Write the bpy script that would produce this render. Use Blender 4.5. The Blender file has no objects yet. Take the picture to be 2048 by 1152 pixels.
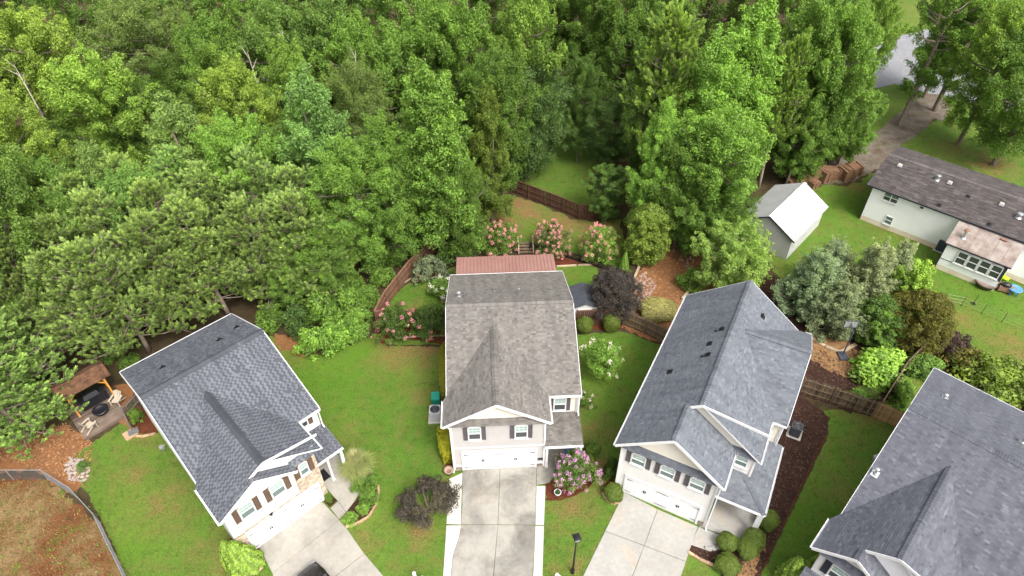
import bpy, math, random
import numpy as np
from mathutils import Vector, Matrix
from mathutils.geometry import delaunay_2d_cdt

# ------------------------------------------------------------------ camera, sky, sun, exposure
scene = bpy.context.scene
H = 41.0; FPX = 1343.86; PITCH = math.radians(42.392); ROLL = math.radians(-0.4685)
_f = Vector((0, math.cos(PITCH), -math.sin(PITCH))); _u = Vector((0, math.sin(PITCH), math.cos(PITCH))); _r = Vector((1, 0, 0))
CR = _r * math.cos(ROLL) + _u * math.sin(ROLL); CU = _u * math.cos(ROLL) - _r * math.sin(ROLL)
cam = bpy.data.cameras.new('camera'); camo = bpy.data.objects.new('camera', cam); scene.collection.objects.link(camo)
cam.sensor_width = 36.0; cam.lens = 36.0 * FPX / 2048.0; cam.clip_start = 0.5; cam.clip_end = 3000
_m = Matrix((CR, CU, -_f)).transposed().to_4x4(); _m.translation = (0, 0, H); camo.matrix_world = _m
scene.camera = camo

SUN_EL, SUN_AZ = math.radians(54), math.radians(146)      # azimuth clockwise from +Y
world = bpy.data.worlds.new('World'); scene.world = world; world.use_nodes = True
wn = world.node_tree; wn.nodes.clear()
sky = wn.nodes.new('ShaderNodeTexSky'); sky.sky_type = 'NISHITA'; sky.sun_disc = False
sky.sun_elevation = SUN_EL; sky.sun_rotation = SUN_AZ; sky.dust_density = 8.0; sky.air_density = 1.0; sky.ozone_density = 0.3
bg = wn.nodes.new('ShaderNodeBackground'); bg.inputs['Strength'].default_value = 0.15
wo = wn.nodes.new('ShaderNodeOutputWorld')
hs = wn.nodes.new('ShaderNodeHueSaturation'); hs.inputs['Saturation'].default_value = 0.35      # thin overcast: nearly white sky
wn.links.new(sky.outputs[0], hs.inputs['Color']); wn.links.new(hs.outputs[0], bg.inputs[0]); wn.links.new(bg.outputs[0], wo.inputs[0])
sl = bpy.data.lights.new('sun', 'SUN'); sl.energy = 1.0; sl.angle = math.radians(13); sl.color = (1.0, 0.97, 0.92)
so = bpy.data.objects.new('sun', sl); scene.collection.objects.link(so)
sd = Vector((math.sin(SUN_AZ) * math.cos(SUN_EL), math.cos(SUN_AZ) * math.cos(SUN_EL), math.sin(SUN_EL)))
so.rotation_euler = sd.to_track_quat('Z', 'Y').to_euler(); so.location = sd * 120
vs = scene.view_settings; vs.view_transform = 'Standard'; vs.look = 'None'; vs.gamma = 1.0; vs.use_curve_mapping = False
vs.exposure = 0.96

# ------------------------------------------------------------------ helpers
COL = scene.collection
rnd = random.Random(7)
def at(px, py, z=0.0):
    """the point at height z seen at a place of the photograph (used to survey the site)"""
    d = _f * FPX + CR * (px - 1024) - CU * (py - 576)
    t = (z - H) / d.z
    return Vector((d.x * t, d.y * t, z))
def tag(o, label=None, cat=None, group=None, kind=None):
    if label: o['label'] = label
    if cat: o['category'] = cat
    if group: o['group'] = group
    if kind: o['kind'] = kind
    return o
def empty(name, loc, rz=0.0):
    o = bpy.data.objects.new(name, None); COL.objects.link(o); o.location = loc; o.rotation_euler = (0, 0, rz); o.empty_display_size = .2
    return o
def link(name, me, parent=None, loc=None):
    o = bpy.data.objects.new(name, me); COL.objects.link(o)
    if parent: o.parent = parent
    if loc is not None: o.location = loc
    return o
def copy_tree(o, parent=None):
    c = o.copy(); COL.objects.link(c)
    if parent: c.parent = parent
    for ch in o.children: copy_tree(ch, c)
    return c
def mesh_np(name, V, F, mat=None, tint=None, smooth=False):
    V = np.asarray(V, np.float32).reshape(-1, 3); F = np.asarray(F, np.int32)
    n, k = F.shape
    me = bpy.data.meshes.new(name)
    me.vertices.add(len(V)); me.vertices.foreach_set('co', V.ravel())
    me.loops.add(n * k); me.loops.foreach_set('vertex_index', F.ravel())
    me.polygons.add(n); me.polygons.foreach_set('loop_start', np.arange(0, n * k, k, dtype=np.int32))
    try: me.polygons.foreach_set('loop_total', np.full(n, k, np.int32))
    except Exception: pass
    if smooth: me.polygons.foreach_set('use_smooth', np.ones(n, bool))
    if tint is not None:
        a = me.attributes.new('tint', 'FLOAT', 'FACE'); a.data.foreach_set('value', np.asarray(tint, np.float32))
    me.update(calc_edges=True)
    if mat: me.materials.append(mat)
    return me

class MB:
    """collects simple solids into ONE mesh"""
    def __init__(s): s.v = []; s.f = []; s.t = []
    def poly(s, pts, tint=.5):
        b = len(s.v); s.v += [tuple(p) for p in pts]; s.f.append(tuple(range(b, b + len(pts)))); s.t.append(tint); return s
    def hexa(s, p, tint=.5):
        b = len(s.v); s.v += [tuple(q) for q in p]
        for q in ((0, 3, 2, 1), (4, 5, 6, 7), (0, 1, 5, 4), (1, 2, 6, 5), (2, 3, 7, 6), (3, 0, 4, 7)):
            s.f.append(tuple(b + i for i in q)); s.t.append(tint)
        return s
    def box(s, c, d, rz=0., tint=.5, taper=1.):
        x, y, z = d[0] / 2, d[1] / 2, d[2] / 2; cs, sn = math.cos(rz), math.sin(rz)
        P = []
        for zz, k in ((-z, 1.), (z, taper)):
            for xx, yy in ((-x, -y), (x, -y), (x, y), (-x, y)):
                P.append((c[0] + cs * xx * k - sn * yy * k, c[1] + sn * xx * k + cs * yy * k, c[2] + zz))
        return s.hexa(P, tint)
    def bar(s, p0, p1, w, h, up=(0, 0, 1), tint=.5):
        """box along p0-p1; w sideways, h along up, centred"""
        p0, p1 = Vector(p0), Vector(p1); d = (p1 - p0).normalized(); up = Vector(up)
        sd_ = d.cross(up)
        if sd_.length < 1e-4: sd_ = d.cross(Vector((1, 0, 0)))
        sd_.normalize(); u = sd_.cross(d).normalized()
        a, b_ = sd_ * w / 2, u * h / 2
        return s.hexa([p0 - a - b_, p0 + a - b_, p0 + a + b_, p0 - a + b_, p1 - a - b_, p1 + a - b_, p1 + a + b_, p1 - a + b_], tint)
    def tube(s, pts, rad, n=7, cap=True, tint=.5):
        pts = [Vector(p) for p in pts]
        if not hasattr(rad, '__len__'): rad = [rad] * len(pts)
        b = len(s.v); prev = None
        for i, p in enumerate(pts):
            d = (pts[min(i + 1, len(pts) - 1)] - pts[max(i - 1, 0)]).normalized()
            if prev is None:
                a = d.cross(Vector((0, 0, 1)))
                if a.length < .05: a = d.cross(Vector((1, 0, 0)))
            else: a = prev - d * prev.dot(d)
            a.normalize(); prev = a; c = d.cross(a)
            for k in range(n):
                t = 2 * math.pi * k / n; s.v.append(tuple(p + (a * math.cos(t) + c * math.sin(t)) * rad[i]))
        for i in range(len(pts) - 1):
            for k in range(n):
                s.f.append((b + i * n + k, b + i * n + (k + 1) % n, b + (i + 1) * n + (k + 1) % n, b + (i + 1) * n + k)); s.t.append(tint)
        if cap:
            s.f.append(tuple(b + k for k in range(n))[::-1]); s.f.append(tuple(b + (len(pts) - 1) * n + k for k in range(n))); s.t += [tint, tint]
        return s
    def lathe(s, c, prof, n=16, tint=.5, sx=1., sy=1.):
        b = len(s.v)
        for r, z in prof:
            for k in range(n):
                t = 2 * math.pi * k / n; s.v.append((c[0] + r * sx * math.cos(t), c[1] + r * sy * math.sin(t), c[2] + z))
        for i in range(len(prof) - 1):
            for k in range(n):
                s.f.append((b + i * n + k, b + i * n + (k + 1) % n, b + (i + 1) * n + (k + 1) % n, b + (i + 1) * n + k)); s.t.append(tint)
        if prof[0][0] > 1e-3: s.f.append(tuple(b + k for k in range(n))[::-1]); s.t.append(tint)
        if prof[-1][0] > 1e-3: s.f.append(tuple(b + (len(prof) - 1) * n + k for k in range(n))); s.t.append(tint)
        return s
    def prism(s, pts, vec, tint=.5):
        """planar polygon extruded by vec"""
        pts = [Vector(p) for p in pts]; vec = Vector(vec); n = len(pts); b = len(s.v)
        s.v += [tuple(p) for p in pts] + [tuple(p + vec) for p in pts]
        s.f.append(tuple(range(b, b + n))); s.f.append(tuple(range(b + 2 * n - 1, b + n - 1, -1))); s.t += [tint, tint]
        for i in range(n):
            j = (i + 1) % n; s.f.append((b + j, b + i, b + n + i, b + n + j)); s.t.append(tint)
        return s
    def mesh(s, name, mat=None, smooth=False):
        me = bpy.data.meshes.new(name); me.from_pydata(s.v, [], s.f)
        a = me.attributes.new('tint', 'FLOAT', 'FACE'); a.data.foreach_set('value', s.t)
        if smooth: me.polygons.foreach_set('use_smooth', [True] * len(me.polygons))
        me.update()
        if mat: me.materials.append(mat)
        return me
    def build(s, name, mat, parent=None, loc=None, smooth=False):
        return link(name, s.mesh(name, mat, smooth), parent, loc)

# ------------------------------------------------------------------ materials (all procedural)
def new_mat(name):
    m = bpy.data.materials.new(name); m.use_nodes = True; nt = m.node_tree; nt.nodes.clear()
    out = nt.nodes.new('ShaderNodeOutputMaterial'); b = nt.nodes.new('ShaderNodeBsdfPrincipled')
    nt.links.new(b.outputs[0], out.inputs[0]); return m, nt, b, out
def nd(nt, t, **kw):
    n = nt.nodes.new(t)
    for k, v in kw.items(): setattr(n, k, v)
    return n
def noise(nt, scale, detail=5, rough=.6, vec=None, coord='Object', dist=0.):
    n = nd(nt, 'ShaderNodeTexNoise'); n.inputs['Scale'].default_value = scale; n.inputs['Detail'].default_value = detail
    n.inputs['Roughness'].default_value = rough; n.inputs['Distortion'].default_value = dist
    if vec is None: vec = nd(nt, 'ShaderNodeTexCoord').outputs[coord]
    nt.links.new(vec, n.inputs['Vector']); return n.outputs['Fac']
def ramp(nt, fac, stops, interp='LINEAR'):
    r = nd(nt, 'ShaderNodeValToRGB'); r.color_ramp.interpolation = interp
    e = r.color_ramp.elements
    while len(e) < len(stops): e.new(.5)
    for i, (p, c) in enumerate(stops): e[i].position = p; e[i].color = (*c, 1) if len(c) == 3 else c
    nt.links.new(fac, r.inputs[0]); return r.outputs[0]
def mixc(nt, fac, a, b, mode='MIX'):
    m = nd(nt, 'ShaderNodeMix', data_type='RGBA', blend_type=mode)
    for s, v in ((m.inputs[0], fac), (m.inputs[6], a), (m.inputs[7], b)):
        if isinstance(v, (int, float)): s.default_value = v
        elif isinstance(v, tuple): s.default_value = (*v, 1) if len(v) == 3 else v
        else: nt.links.new(v, s)
    return m.outputs[2]
def math_(nt, op, a, b=0., clamp=False):
    m = nd(nt, 'ShaderNodeMath', operation=op, use_clamp=clamp)
    for s, v in ((m.inputs[0], a), (m.inputs[1], b)):
        if isinstance(v, (int, float)): s.default_value = v
        else: nt.links.new(v, s)
    return m.outputs[0]
def attr(nt, name, typ='GEOMETRY'):
    a = nd(nt, 'ShaderNodeAttribute', attribute_name=name, attribute_type=typ); return a
def bump(nt, b, fac, strength, dist=.02):
    n = nd(nt, 'ShaderNodeBump'); n.inputs['Strength'].default_value = strength; n.inputs['Distance'].default_value = dist
    nt.links.new(fac, n.inputs['Height']); nt.links.new(n.outputs[0], b.inputs['Normal'])
def pmat(name, c1, c2=None, scale=2., detail=6, rough=.8, bmp=0., bscale=40., metal=0., spec=.3, tint=None, lo=.35, hi=.65):
    """c1..c2 broken up by noise; tint = spread of the per-piece brightness attribute"""
    m, nt, b, out = new_mat(name); c2 = c2 or c1
    col = ramp(nt, noise(nt, scale, detail), [(lo, c1), (hi, c2)])
    if tint:
        t = attr(nt, 'tint').outputs['Fac']
        v = math_(nt, 'ADD', math_(nt, 'MULTIPLY', t, 2 * tint), 1 - tint)
        cc = nd(nt, 'ShaderNodeCombineColor')
        for i in range(3): nt.links.new(v, cc.inputs[i])
        col = mixc(nt, 1., col, cc.outputs[0], 'MULTIPLY')
    nt.links.new(col, b.inputs['Base Color'])
    b.inputs['Roughness'].default_value = rough; b.inputs['Metallic'].default_value = metal; b.inputs['Specular IOR Level'].default_value = spec
    if bmp: bump(nt, b, noise(nt, bscale, 4), bmp)
    return m
def shingle_mat(name, stops, blot=.25, blot_col=(.05, .05, .055), bscale=.35, streak=(1.7, .2, .3)):
    m, nt, b, out = new_mat(name)
    col = ramp(nt, attr(nt, 'tint').outputs['Fac'], stops, 'LINEAR')
    grain = noise(nt, 60, 3); col = mixc(nt, .35, col, ramp(nt, grain, [(.3, (.35, .35, .35)), (.7, (1, 1, 1))]), 'MULTIPLY')
    st = math_(nt, 'MULTIPLY', ramp(nt, noise(nt, bscale, 6, .65), [(.45, (0, 0, 0)), (.75, (1, 1, 1))]), blot)
    col = mixc(nt, st, col, blot_col)
    mp = nd(nt, 'ShaderNodeMapping'); mp.inputs['Scale'].default_value = streak; nt.links.new(nd(nt, 'ShaderNodeTexCoord').outputs['Object'], mp.inputs['Vector'])
    col = mixc(nt, .75, col, ramp(nt, noise(nt, 1., 5, .6, mp.outputs[0]), [(.35, (.74, .74, .75)), (.6, (1.06, 1.06, 1.05))]), 'MULTIPLY')
    nt.links.new(col, b.inputs['Base Color']); b.inputs['Roughness'].default_value = .82; b.inputs['Specular IOR Level'].default_value = .35
    bump(nt, b, grain, .4, .01); return m
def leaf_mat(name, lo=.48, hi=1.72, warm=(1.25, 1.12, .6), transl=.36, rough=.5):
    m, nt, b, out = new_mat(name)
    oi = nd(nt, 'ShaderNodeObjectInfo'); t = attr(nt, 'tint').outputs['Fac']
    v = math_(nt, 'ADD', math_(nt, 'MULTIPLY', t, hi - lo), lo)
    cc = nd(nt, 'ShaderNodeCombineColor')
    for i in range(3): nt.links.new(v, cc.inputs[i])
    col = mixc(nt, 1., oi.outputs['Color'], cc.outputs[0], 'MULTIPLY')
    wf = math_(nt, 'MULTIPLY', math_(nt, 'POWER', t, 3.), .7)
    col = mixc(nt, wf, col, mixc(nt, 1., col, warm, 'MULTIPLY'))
    nt.links.new(col, b.inputs['Base Color']); b.inputs['Roughness'].default_value = rough; b.inputs['Specular IOR Level'].default_value = .3
    tr = nd(nt, 'ShaderNodeBsdfTranslucent'); nt.links.new(mixc(nt, 1., col, (1.3, 1.25, .5), 'MULTIPLY'), tr.inputs[0])
    mx = nd(nt, 'ShaderNodeMixShader'); mx.inputs[0].default_value = transl
    nt.links.new(b.outputs[0], mx.inputs[1]); nt.links.new(tr.outputs[0], mx.inputs[2]); nt.links.new(mx.outputs[0], out.inputs[0])
    return m
def grass_mat(name):
    m, nt, b, out = new_mat(name)
    co = nd(nt, 'ShaderNodeTexCoord').outputs['Object']
    big = noise(nt, .16, 4, .6, co); mid = noise(nt, .9, 5, .65, co); fine = noise(nt, 9, 5, .75, co)
    col = ramp(nt, big, [(.3, (.066, .138, .016)), (.5, (.088, .168, .021)), (.7, (.128, .192, .030))])
    col = mixc(nt, ramp(nt, mid, [(.46, (0, 0, 0)), (.66, (.75, .75, .75))]), col, (.135, .138, .036))
    col = mixc(nt, ramp(nt, noise(nt, 1.7, 5, .7, co), [(.52, (0, 0, 0)), (.68, (.65, .65, .65))]), col, (.045, .085, .012))
    col = mixc(nt, ramp(nt, noise(nt, 2.6, 5, .7, co), [(.55, (0, 0, 0)), (.72, (.5, .5, .5))]), col, (.135, .10, .04))
    dry = attr(nt, 'dry').outputs['Fac']
    dn = math_(nt, 'MULTIPLY', dry, ramp(nt, mid, [(.3, (.35, .35, .35)), (.6, (1.3, 1.3, 1.3))]), True)
    col = mixc(nt, dn, col, ramp(nt, fine, [(.3, (.15, .085, .035)), (.7, (.27, .16, .075))]))
    lush = attr(nt, 'lush').outputs['Fac']; col = mixc(nt, lush, col, (.078, .175, .012))
    col = mixc(nt, .8, col, ramp(nt, fine, [(.3, (.55, .55, .55)), (.7, (1.35, 1.35, 1.3))]), 'MULTIPLY')
    nt.links.new(col, b.inputs['Base Color']); b.inputs['Roughness'].default_value = .9; b.inputs['Specular IOR Level'].default_value = .15
    bump(nt, b, fine, .9, .06); return m
def soil_mat(name, stops, s1=.8, s2=14, green=0., b_=.8):
    m, nt, b, out = new_mat(name)
    co = nd(nt, 'ShaderNodeTexCoord').outputs['Object']
    col = ramp(nt, noise(nt, s1, 6, .65, co), stops)
    if green: col = mixc(nt, ramp(nt, noise(nt, .7, 6, .7, co), [(.55, (0, 0, 0)), (.68, (green,) * 3)]), col, (.10, .13, .025))
    fi = noise(nt, s2, 5, .75, co)
    col = mixc(nt, .85, col, ramp(nt, fi, [(.28, (.45, .45, .45)), (.72, (1.45, 1.42, 1.38))]), 'MULTIPLY')
    nt.links.new(col, b.inputs['Base Color']); b.inputs['Roughness'].default_value = .95; b.inputs['Specular IOR Level'].default_value = .12
    bump(nt, b, fi, b_, .05); return m
def concrete_mat(name, base, stain, amt, warm=(.30, .21, .12), wamt=.3):
    m, nt, b, out = new_mat(name)
    co = nd(nt, 'ShaderNodeTexCoord').outputs['Object']
    col = mixc(nt, math_(nt, 'MULTIPLY', ramp(nt, noise(nt, .38, 7, .62, co, dist=.6), [(.42, (0, 0, 0)), (.66, (1, 1, 1))]), amt), base, stain)
    col = mixc(nt, math_(nt, 'MULTIPLY', ramp(nt, noise(nt, .55, 4, .6, nd(nt, 'ShaderNodeTexCoord').outputs['Object'], dist=1.), [(.52, (0, 0, 0)), (.75, (1, 1, 1))]), wamt), col, warm)
    col = mixc(nt, .5, col, ramp(nt, noise(nt, 3.5, 7, .75, co), [(.3, (.72, .72, .72)), (.7, (1.18, 1.18, 1.16))]), 'MULTIPLY')
    col = mixc(nt, .6, col, ramp(nt, noise(nt, 30, 3, .7, co), [(.3, (.85, .85, .85)), (.7, (1.1, 1.1, 1.1))]), 'MULTIPLY')
    nt.links.new(col, b.inputs['Base Color']); b.inputs['Roughness'].default_value = .88; b.inputs['Specular IOR Level'].default_value = .2
    bump(nt, b, noise(nt, 45, 3), .15, .01); return m
def glass_mat(name, col, rough=.08):
    m, nt, b, out = new_mat(name); b.inputs['Base Color'].default_value = (*col, 1); b.inputs['Roughness'].default_value = rough
    b.inputs['Specular IOR Level'].default_value = .6; return m

M = {}
M['leaf'] = leaf_mat('leaf'); M['needle'] = leaf_mat('needle', .42, 1.75, (1.3, 1.15, .6), .15, .6)
M['petal'] = leaf_mat('petal', .75, 1.3, (1.1, 1.0, 1.0), .25, .6)
M['clip'] = leaf_mat('clipped_leaf', .6, 1.4, (1.35, 1.15, .5), .2, .5)
M['bark'] = pmat('bark', (.13, .10, .075), (.24, .20, .16), 3, bmp=.6, bscale=12)
M['pinebark'] = pmat('pine_bark', (.20, .15, .115), (.34, .28, .23), 2.5, bmp=.6, bscale=10)
M['palebark'] = pmat('pale_bark', (.40, .34, .27), (.55, .50, .42), 3, bmp=.4, bscale=12)
M['grass'] = grass_mat('lawn_grass')
M['floor'] = soil_mat('forest_floor', [(.3, (.035, .028, .016)), (.55, (.07, .05, .028)), (.75, (.055, .062, .018))], green=.5)
M['straw'] = soil_mat('pine_straw', [(.3, (.17, .075, .03)), (.55, (.24, .115, .05)), (.75, (.33, .20, .10))], .5, 16)
M['basin'] = soil_mat('basin_soil', [(.28, (.065, .035, .016)), (.42, (.150, .062, .026)), (.52, (.150, .095, .042)), (.60, (.21, .145, .07)), (.72, (.105, .115, .035))], .36, 9, green=1.)
M['clay'] = soil_mat('clay', [(.3, (.19, .105, .05)), (.6, (.28, .165, .08)), (.8, (.12, .10, .035))], 1.2, 14, green=.35)
M['mulch'] = soil_mat('dark_mulch', [(.3, (.030, .016, .012)), (.6, (.055, .028, .020)), (.8, (.085, .045, .03))], 1.2, 18)
M['redmulch'] = soil_mat('red_mulch', [(.3, (.075, .022, .012)), (.6, (.12, .038, .02)), (.8, (.17, .07, .035))], 1.2, 18)
M['gravel'] = soil_mat('gravel', [(.3, (.09, .065, .045)), (.5, (.15, .125, .10)), (.62, (.19, .165, .14)), (.78, (.09, .10, .03))], .6, 8, green=.6)
M['concA'] = concrete_mat('old_concrete', (.320, .306, .272), (.135, .128, .115), .9, (.33, .27, .19), .3)
M['concB'] = concrete_mat('worn_concrete', (.345, .325, .29), (.20, .19, .168), .65, (.42, .36, .27), .25)
M['concC'] = concrete_mat('pale_concrete', (.35, .342, .318), (.26, .252, .235), .5, (.46, .33, .2), .4)
M['concN'] = concrete_mat('new_concrete', (.50, .48, .44), (.42, .40, .365), .4, (.6, .5, .38), .25)
M['road'] = concrete_mat('road_surface', (.22, .225, .24), (.18, .185, .20), .4, (.5, .46, .4), .2)
M['shA'] = shingle_mat('tan_shingle', [(0, (0.1009, 0.0885, 0.0786)), (0.3, (0.1405, 0.1282, 0.116)), (0.6, (0.18, 0.1679, 0.1536)), (0.85, (0.2195, 0.2077, 0.192)), (1, (0.2063, 0.2095, 0.192))], .3, (.11, .105, .095), .3)
M['shB'] = shingle_mat('blue_grey_shingle', [(0, (0.0701, 0.0762, 0.0917)), (0.28, (0.0827, 0.09, 0.1066)), (0.4, (0.1259, 0.1368, 0.1591)), (1, (0.1547, 0.1671, 0.1918))], .4, (.085, .087, .102), .28)
M['shC'] = shingle_mat('grey_shingle', [(0, (0.0889, 0.0989, 0.1162)), (0.35, (0.1212, 0.1341, 0.1561)), (0.7, (0.1576, 0.1726, 0.1978)), (1, (0.202, 0.2195, 0.2464))], .3, (.12, .125, .14), .3, (.2, 1.7, .3))
M['shD'] = shingle_mat('slate_grey_shingle', [(0, (0.0665, 0.0702, 0.0879)), (0.35, (0.0938, 0.0997, 0.1218)), (0.7, (0.1213, 0.1284, 0.1542)), (1, (0.1603, 0.1691, 0.1973))], .35, (.10, .10, .12), .3)
M['shR'] = shingle_mat('brown_shingle', [(0, (.045, .038, .037)), (.5, (.075, .064, .062)), (1, (.135, .118, .114))], .5, (.06, .05, .05), .4)
M['white'] = pmat('white_trim', (.67, .67, .68), (.74, .74, .74), 2, rough=.5, spec=.4)
M['siding_w'] = pmat('white_siding', (.60, .59, .57), (.66, .65, .63), .8, rough=.6)
M['siding_c'] = pmat('cream_siding', (.64, .605, .52), (.69, .655, .57), .8, rough=.6)
M['siding_g'] = pmat('greige_siding', (.40, .384, .374), (.44, .424, .412), .8, rough=.6)
M['siding_r'] = pmat('ranch_siding', (.76, .76, .76), (.82, .82, .82), .6, rough=.6)
M['stucco'] = pmat('stained_base', (.62, .47, .31), (.72, .66, .58), .9, rough=.8, lo=.3, hi=.7)
M['brick'] = pmat('tan_brick', (.42, .31, .22), (.60, .50, .39), 5, rough=.85, tint=.45)
M['mortar'] = pmat('mortar', (.50, .45, .39), (.56, .51, .45), 4, rough=.9)
M['stone'] = pmat('brown_stone', (.20, .15, .12), (.36, .30, .26), 6, rough=.85, tint=.4)
M['rock'] = pmat('pale_rock', (.22, .18, .155), (.40, .345, .31), 4, rough=.85, tint=.3, bmp=.4, bscale=20)
M['pinkrock'] = pmat('pink_rock', (.22, .14, .11), (.42, .31, .26), 5, rough=.85, bmp=.4, bscale=20)
M['shut_grey'] = pmat('grey_shutter', (.085, .078, .085), (.11, .10, .108), 3, rough=.55)
M['shut_brown'] = pmat('brown_shutter', (.105, .068, .048), (.14, .095, .068), 3, rough=.55)
M['shut_dark'] = pmat('dark_shutter', (.028, .028, .04), (.04, .04, .055), 3, rough=.5)
M['pane_hi'] = glass_mat('pane_with_blind', (.30, .42, .38), .15); M['pane_lo'] = glass_mat('dark_pane', (.055, .065, .065), .06)
M['pane_mid'] = glass_mat('grey_pane', (.13, .18, .17), .08)
M['wire'] = pmat('wire', (.10, .10, .11), (.14, .14, .15), 5, rough=.5)
M['black'] = pmat('black_metal', (.012, .012, .014), (.02, .02, .022), 5, rough=.4)
M['rubber'] = pmat('black_rubber', (.015, .015, .016), (.022, .022, .022), 5, rough=.7)
M['grey_metal'] = pmat('grey_metal', (.22, .22, .23), (.30, .30, .31), 5, rough=.45, metal=.6)
M['galv'] = pmat('galvanised', (.42, .43, .44), (.55, .56, .57), 5, rough=.4, metal=.7)
M['ac_pale'] = pmat('pale_cabinet', (.42, .42, .44), (.48, .48, .50), 4, rough=.5)
M['ac_dark'] = pmat('dark_cabinet', (.05, .055, .068), (.07, .075, .09), 4, rough=.45)
M['metal_red'] = pmat('red_brown_metal', (.265, .140, .120), (.305, .168, .146), .7, rough=.42, spec=.5)
M['metal_white'] = pmat('white_metal', (.55, .56, .565), (.62, .63, .63), .9, rough=.4, spec=.5)
M['metal_beige'] = pmat('beige_metal', (.70, .71, .68), (.76, .77, .74), .9, rough=.5)
M['metal_rust'] = pmat('rusting_metal', (.17, .12, .10), (.34, .30, .27), 1.1, 8, rough=.6, lo=.3, hi=.68)
M['fence_brown'] = pmat('brown_stained_wood', (.062, .030, .020), (.105, .055, .036), 1.5, rough=.75, tint=.25, bmp=.3)
M['fence_old'] = pmat('weathered_wood', (.085, .058, .036), (.17, .125, .082), 2.2, rough=.85, tint=.5, bmp=.4)
M['fence_grey'] = pmat('grey_wood', (.13, .105, .088), (.20, .165, .14), 2, rough=.85, tint=.3, bmp=.4)
M['fence_new'] = pmat('new_wood', (.27, .17, .075), (.36, .24, .115), 2, rough=.75, tint=.25)
M['cedar'] = pmat('cedar_post', (.52, .23, .05), (.62, .31, .08), 3, rough=.6)
M['deck'] = pmat('deck_boards', (.115, .085, .065), (.165, .125, .10), 1.5, rough=.75, tint=.3)
M['timber'] = pmat('edging_timber', (.32, .24, .16), (.45, .36, .25), 2, rough=.8, tint=.2)
M['edge_tan'] = pmat('tan_edging_stone', (.36, .22, .13), (.50, .35, .23), 6, rough=.85, tint=.3)
M['cover'] = pmat('black_cover', (.010, .010, .013), (.018, .018, .022), 4, rough=.35, spec=.5)
M['plastic_tan'] = pmat('tan_plastic', (.42, .36, .28), (.48, .42, .33), 4, rough=.5)
M['green_bin'] = pmat('green_plastic', (.012, .22, .15), (.018, .27, .19), 4, rough=.4)
M['blue'] = pmat('blue_plastic', (.09, .26, .58), (.11, .30, .63), 3, rough=.4)
M['blue_dk'] = pmat('blue_side', (.03, .12, .42), (.04, .15, .5), 3, rough=.4)
M['lime'] = pmat('lime_plastic', (.38, .62, .02), (.45, .70, .04), 3, rough=.45)
M['terra'] = pmat('brown_pot', (.20, .11, .075), (.28, .16, .11), 4, rough=.7)
M['hay'] = pmat('straw_bale', (.13, .068, .038), (.25, .145, .085), 7, 8, rough=.95, bmp=1., bscale=25)
M['car'] = pmat('dark_car_paint', (.012, .010, .010), (.016, .013, .013), 2, rough=.2, spec=.6)
M['carglass'] = glass_mat('car_glass', (.02, .022, .025), .04)
M['lampglass'] = glass_mat('lamp_glass', (.22, .22, .26), .1)
M['soil_pot'] = soil_mat('potting_soil', [(.3, (.03, .02, .015)), (.7, (.06, .04, .03))])

def clear_mat(name, col, alpha):
    m, nt, b, out = new_mat(name); b.inputs['Base Color'].default_value = (*col, 1); b.inputs['Roughness'].default_value = .1
    t = nd(nt, 'ShaderNodeBsdfTransparent'); mx = nd(nt, 'ShaderNodeMixShader'); mx.inputs[0].default_value = alpha
    nt.links.new(t.outputs[0], mx.inputs[1]); nt.links.new(b.outputs[0], mx.inputs[2]); nt.links.new(mx.outputs[0], out.inputs[0]); return m
M['clear'] = clear_mat('clear_acrylic', (.5, .52, .55), .25)

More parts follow.
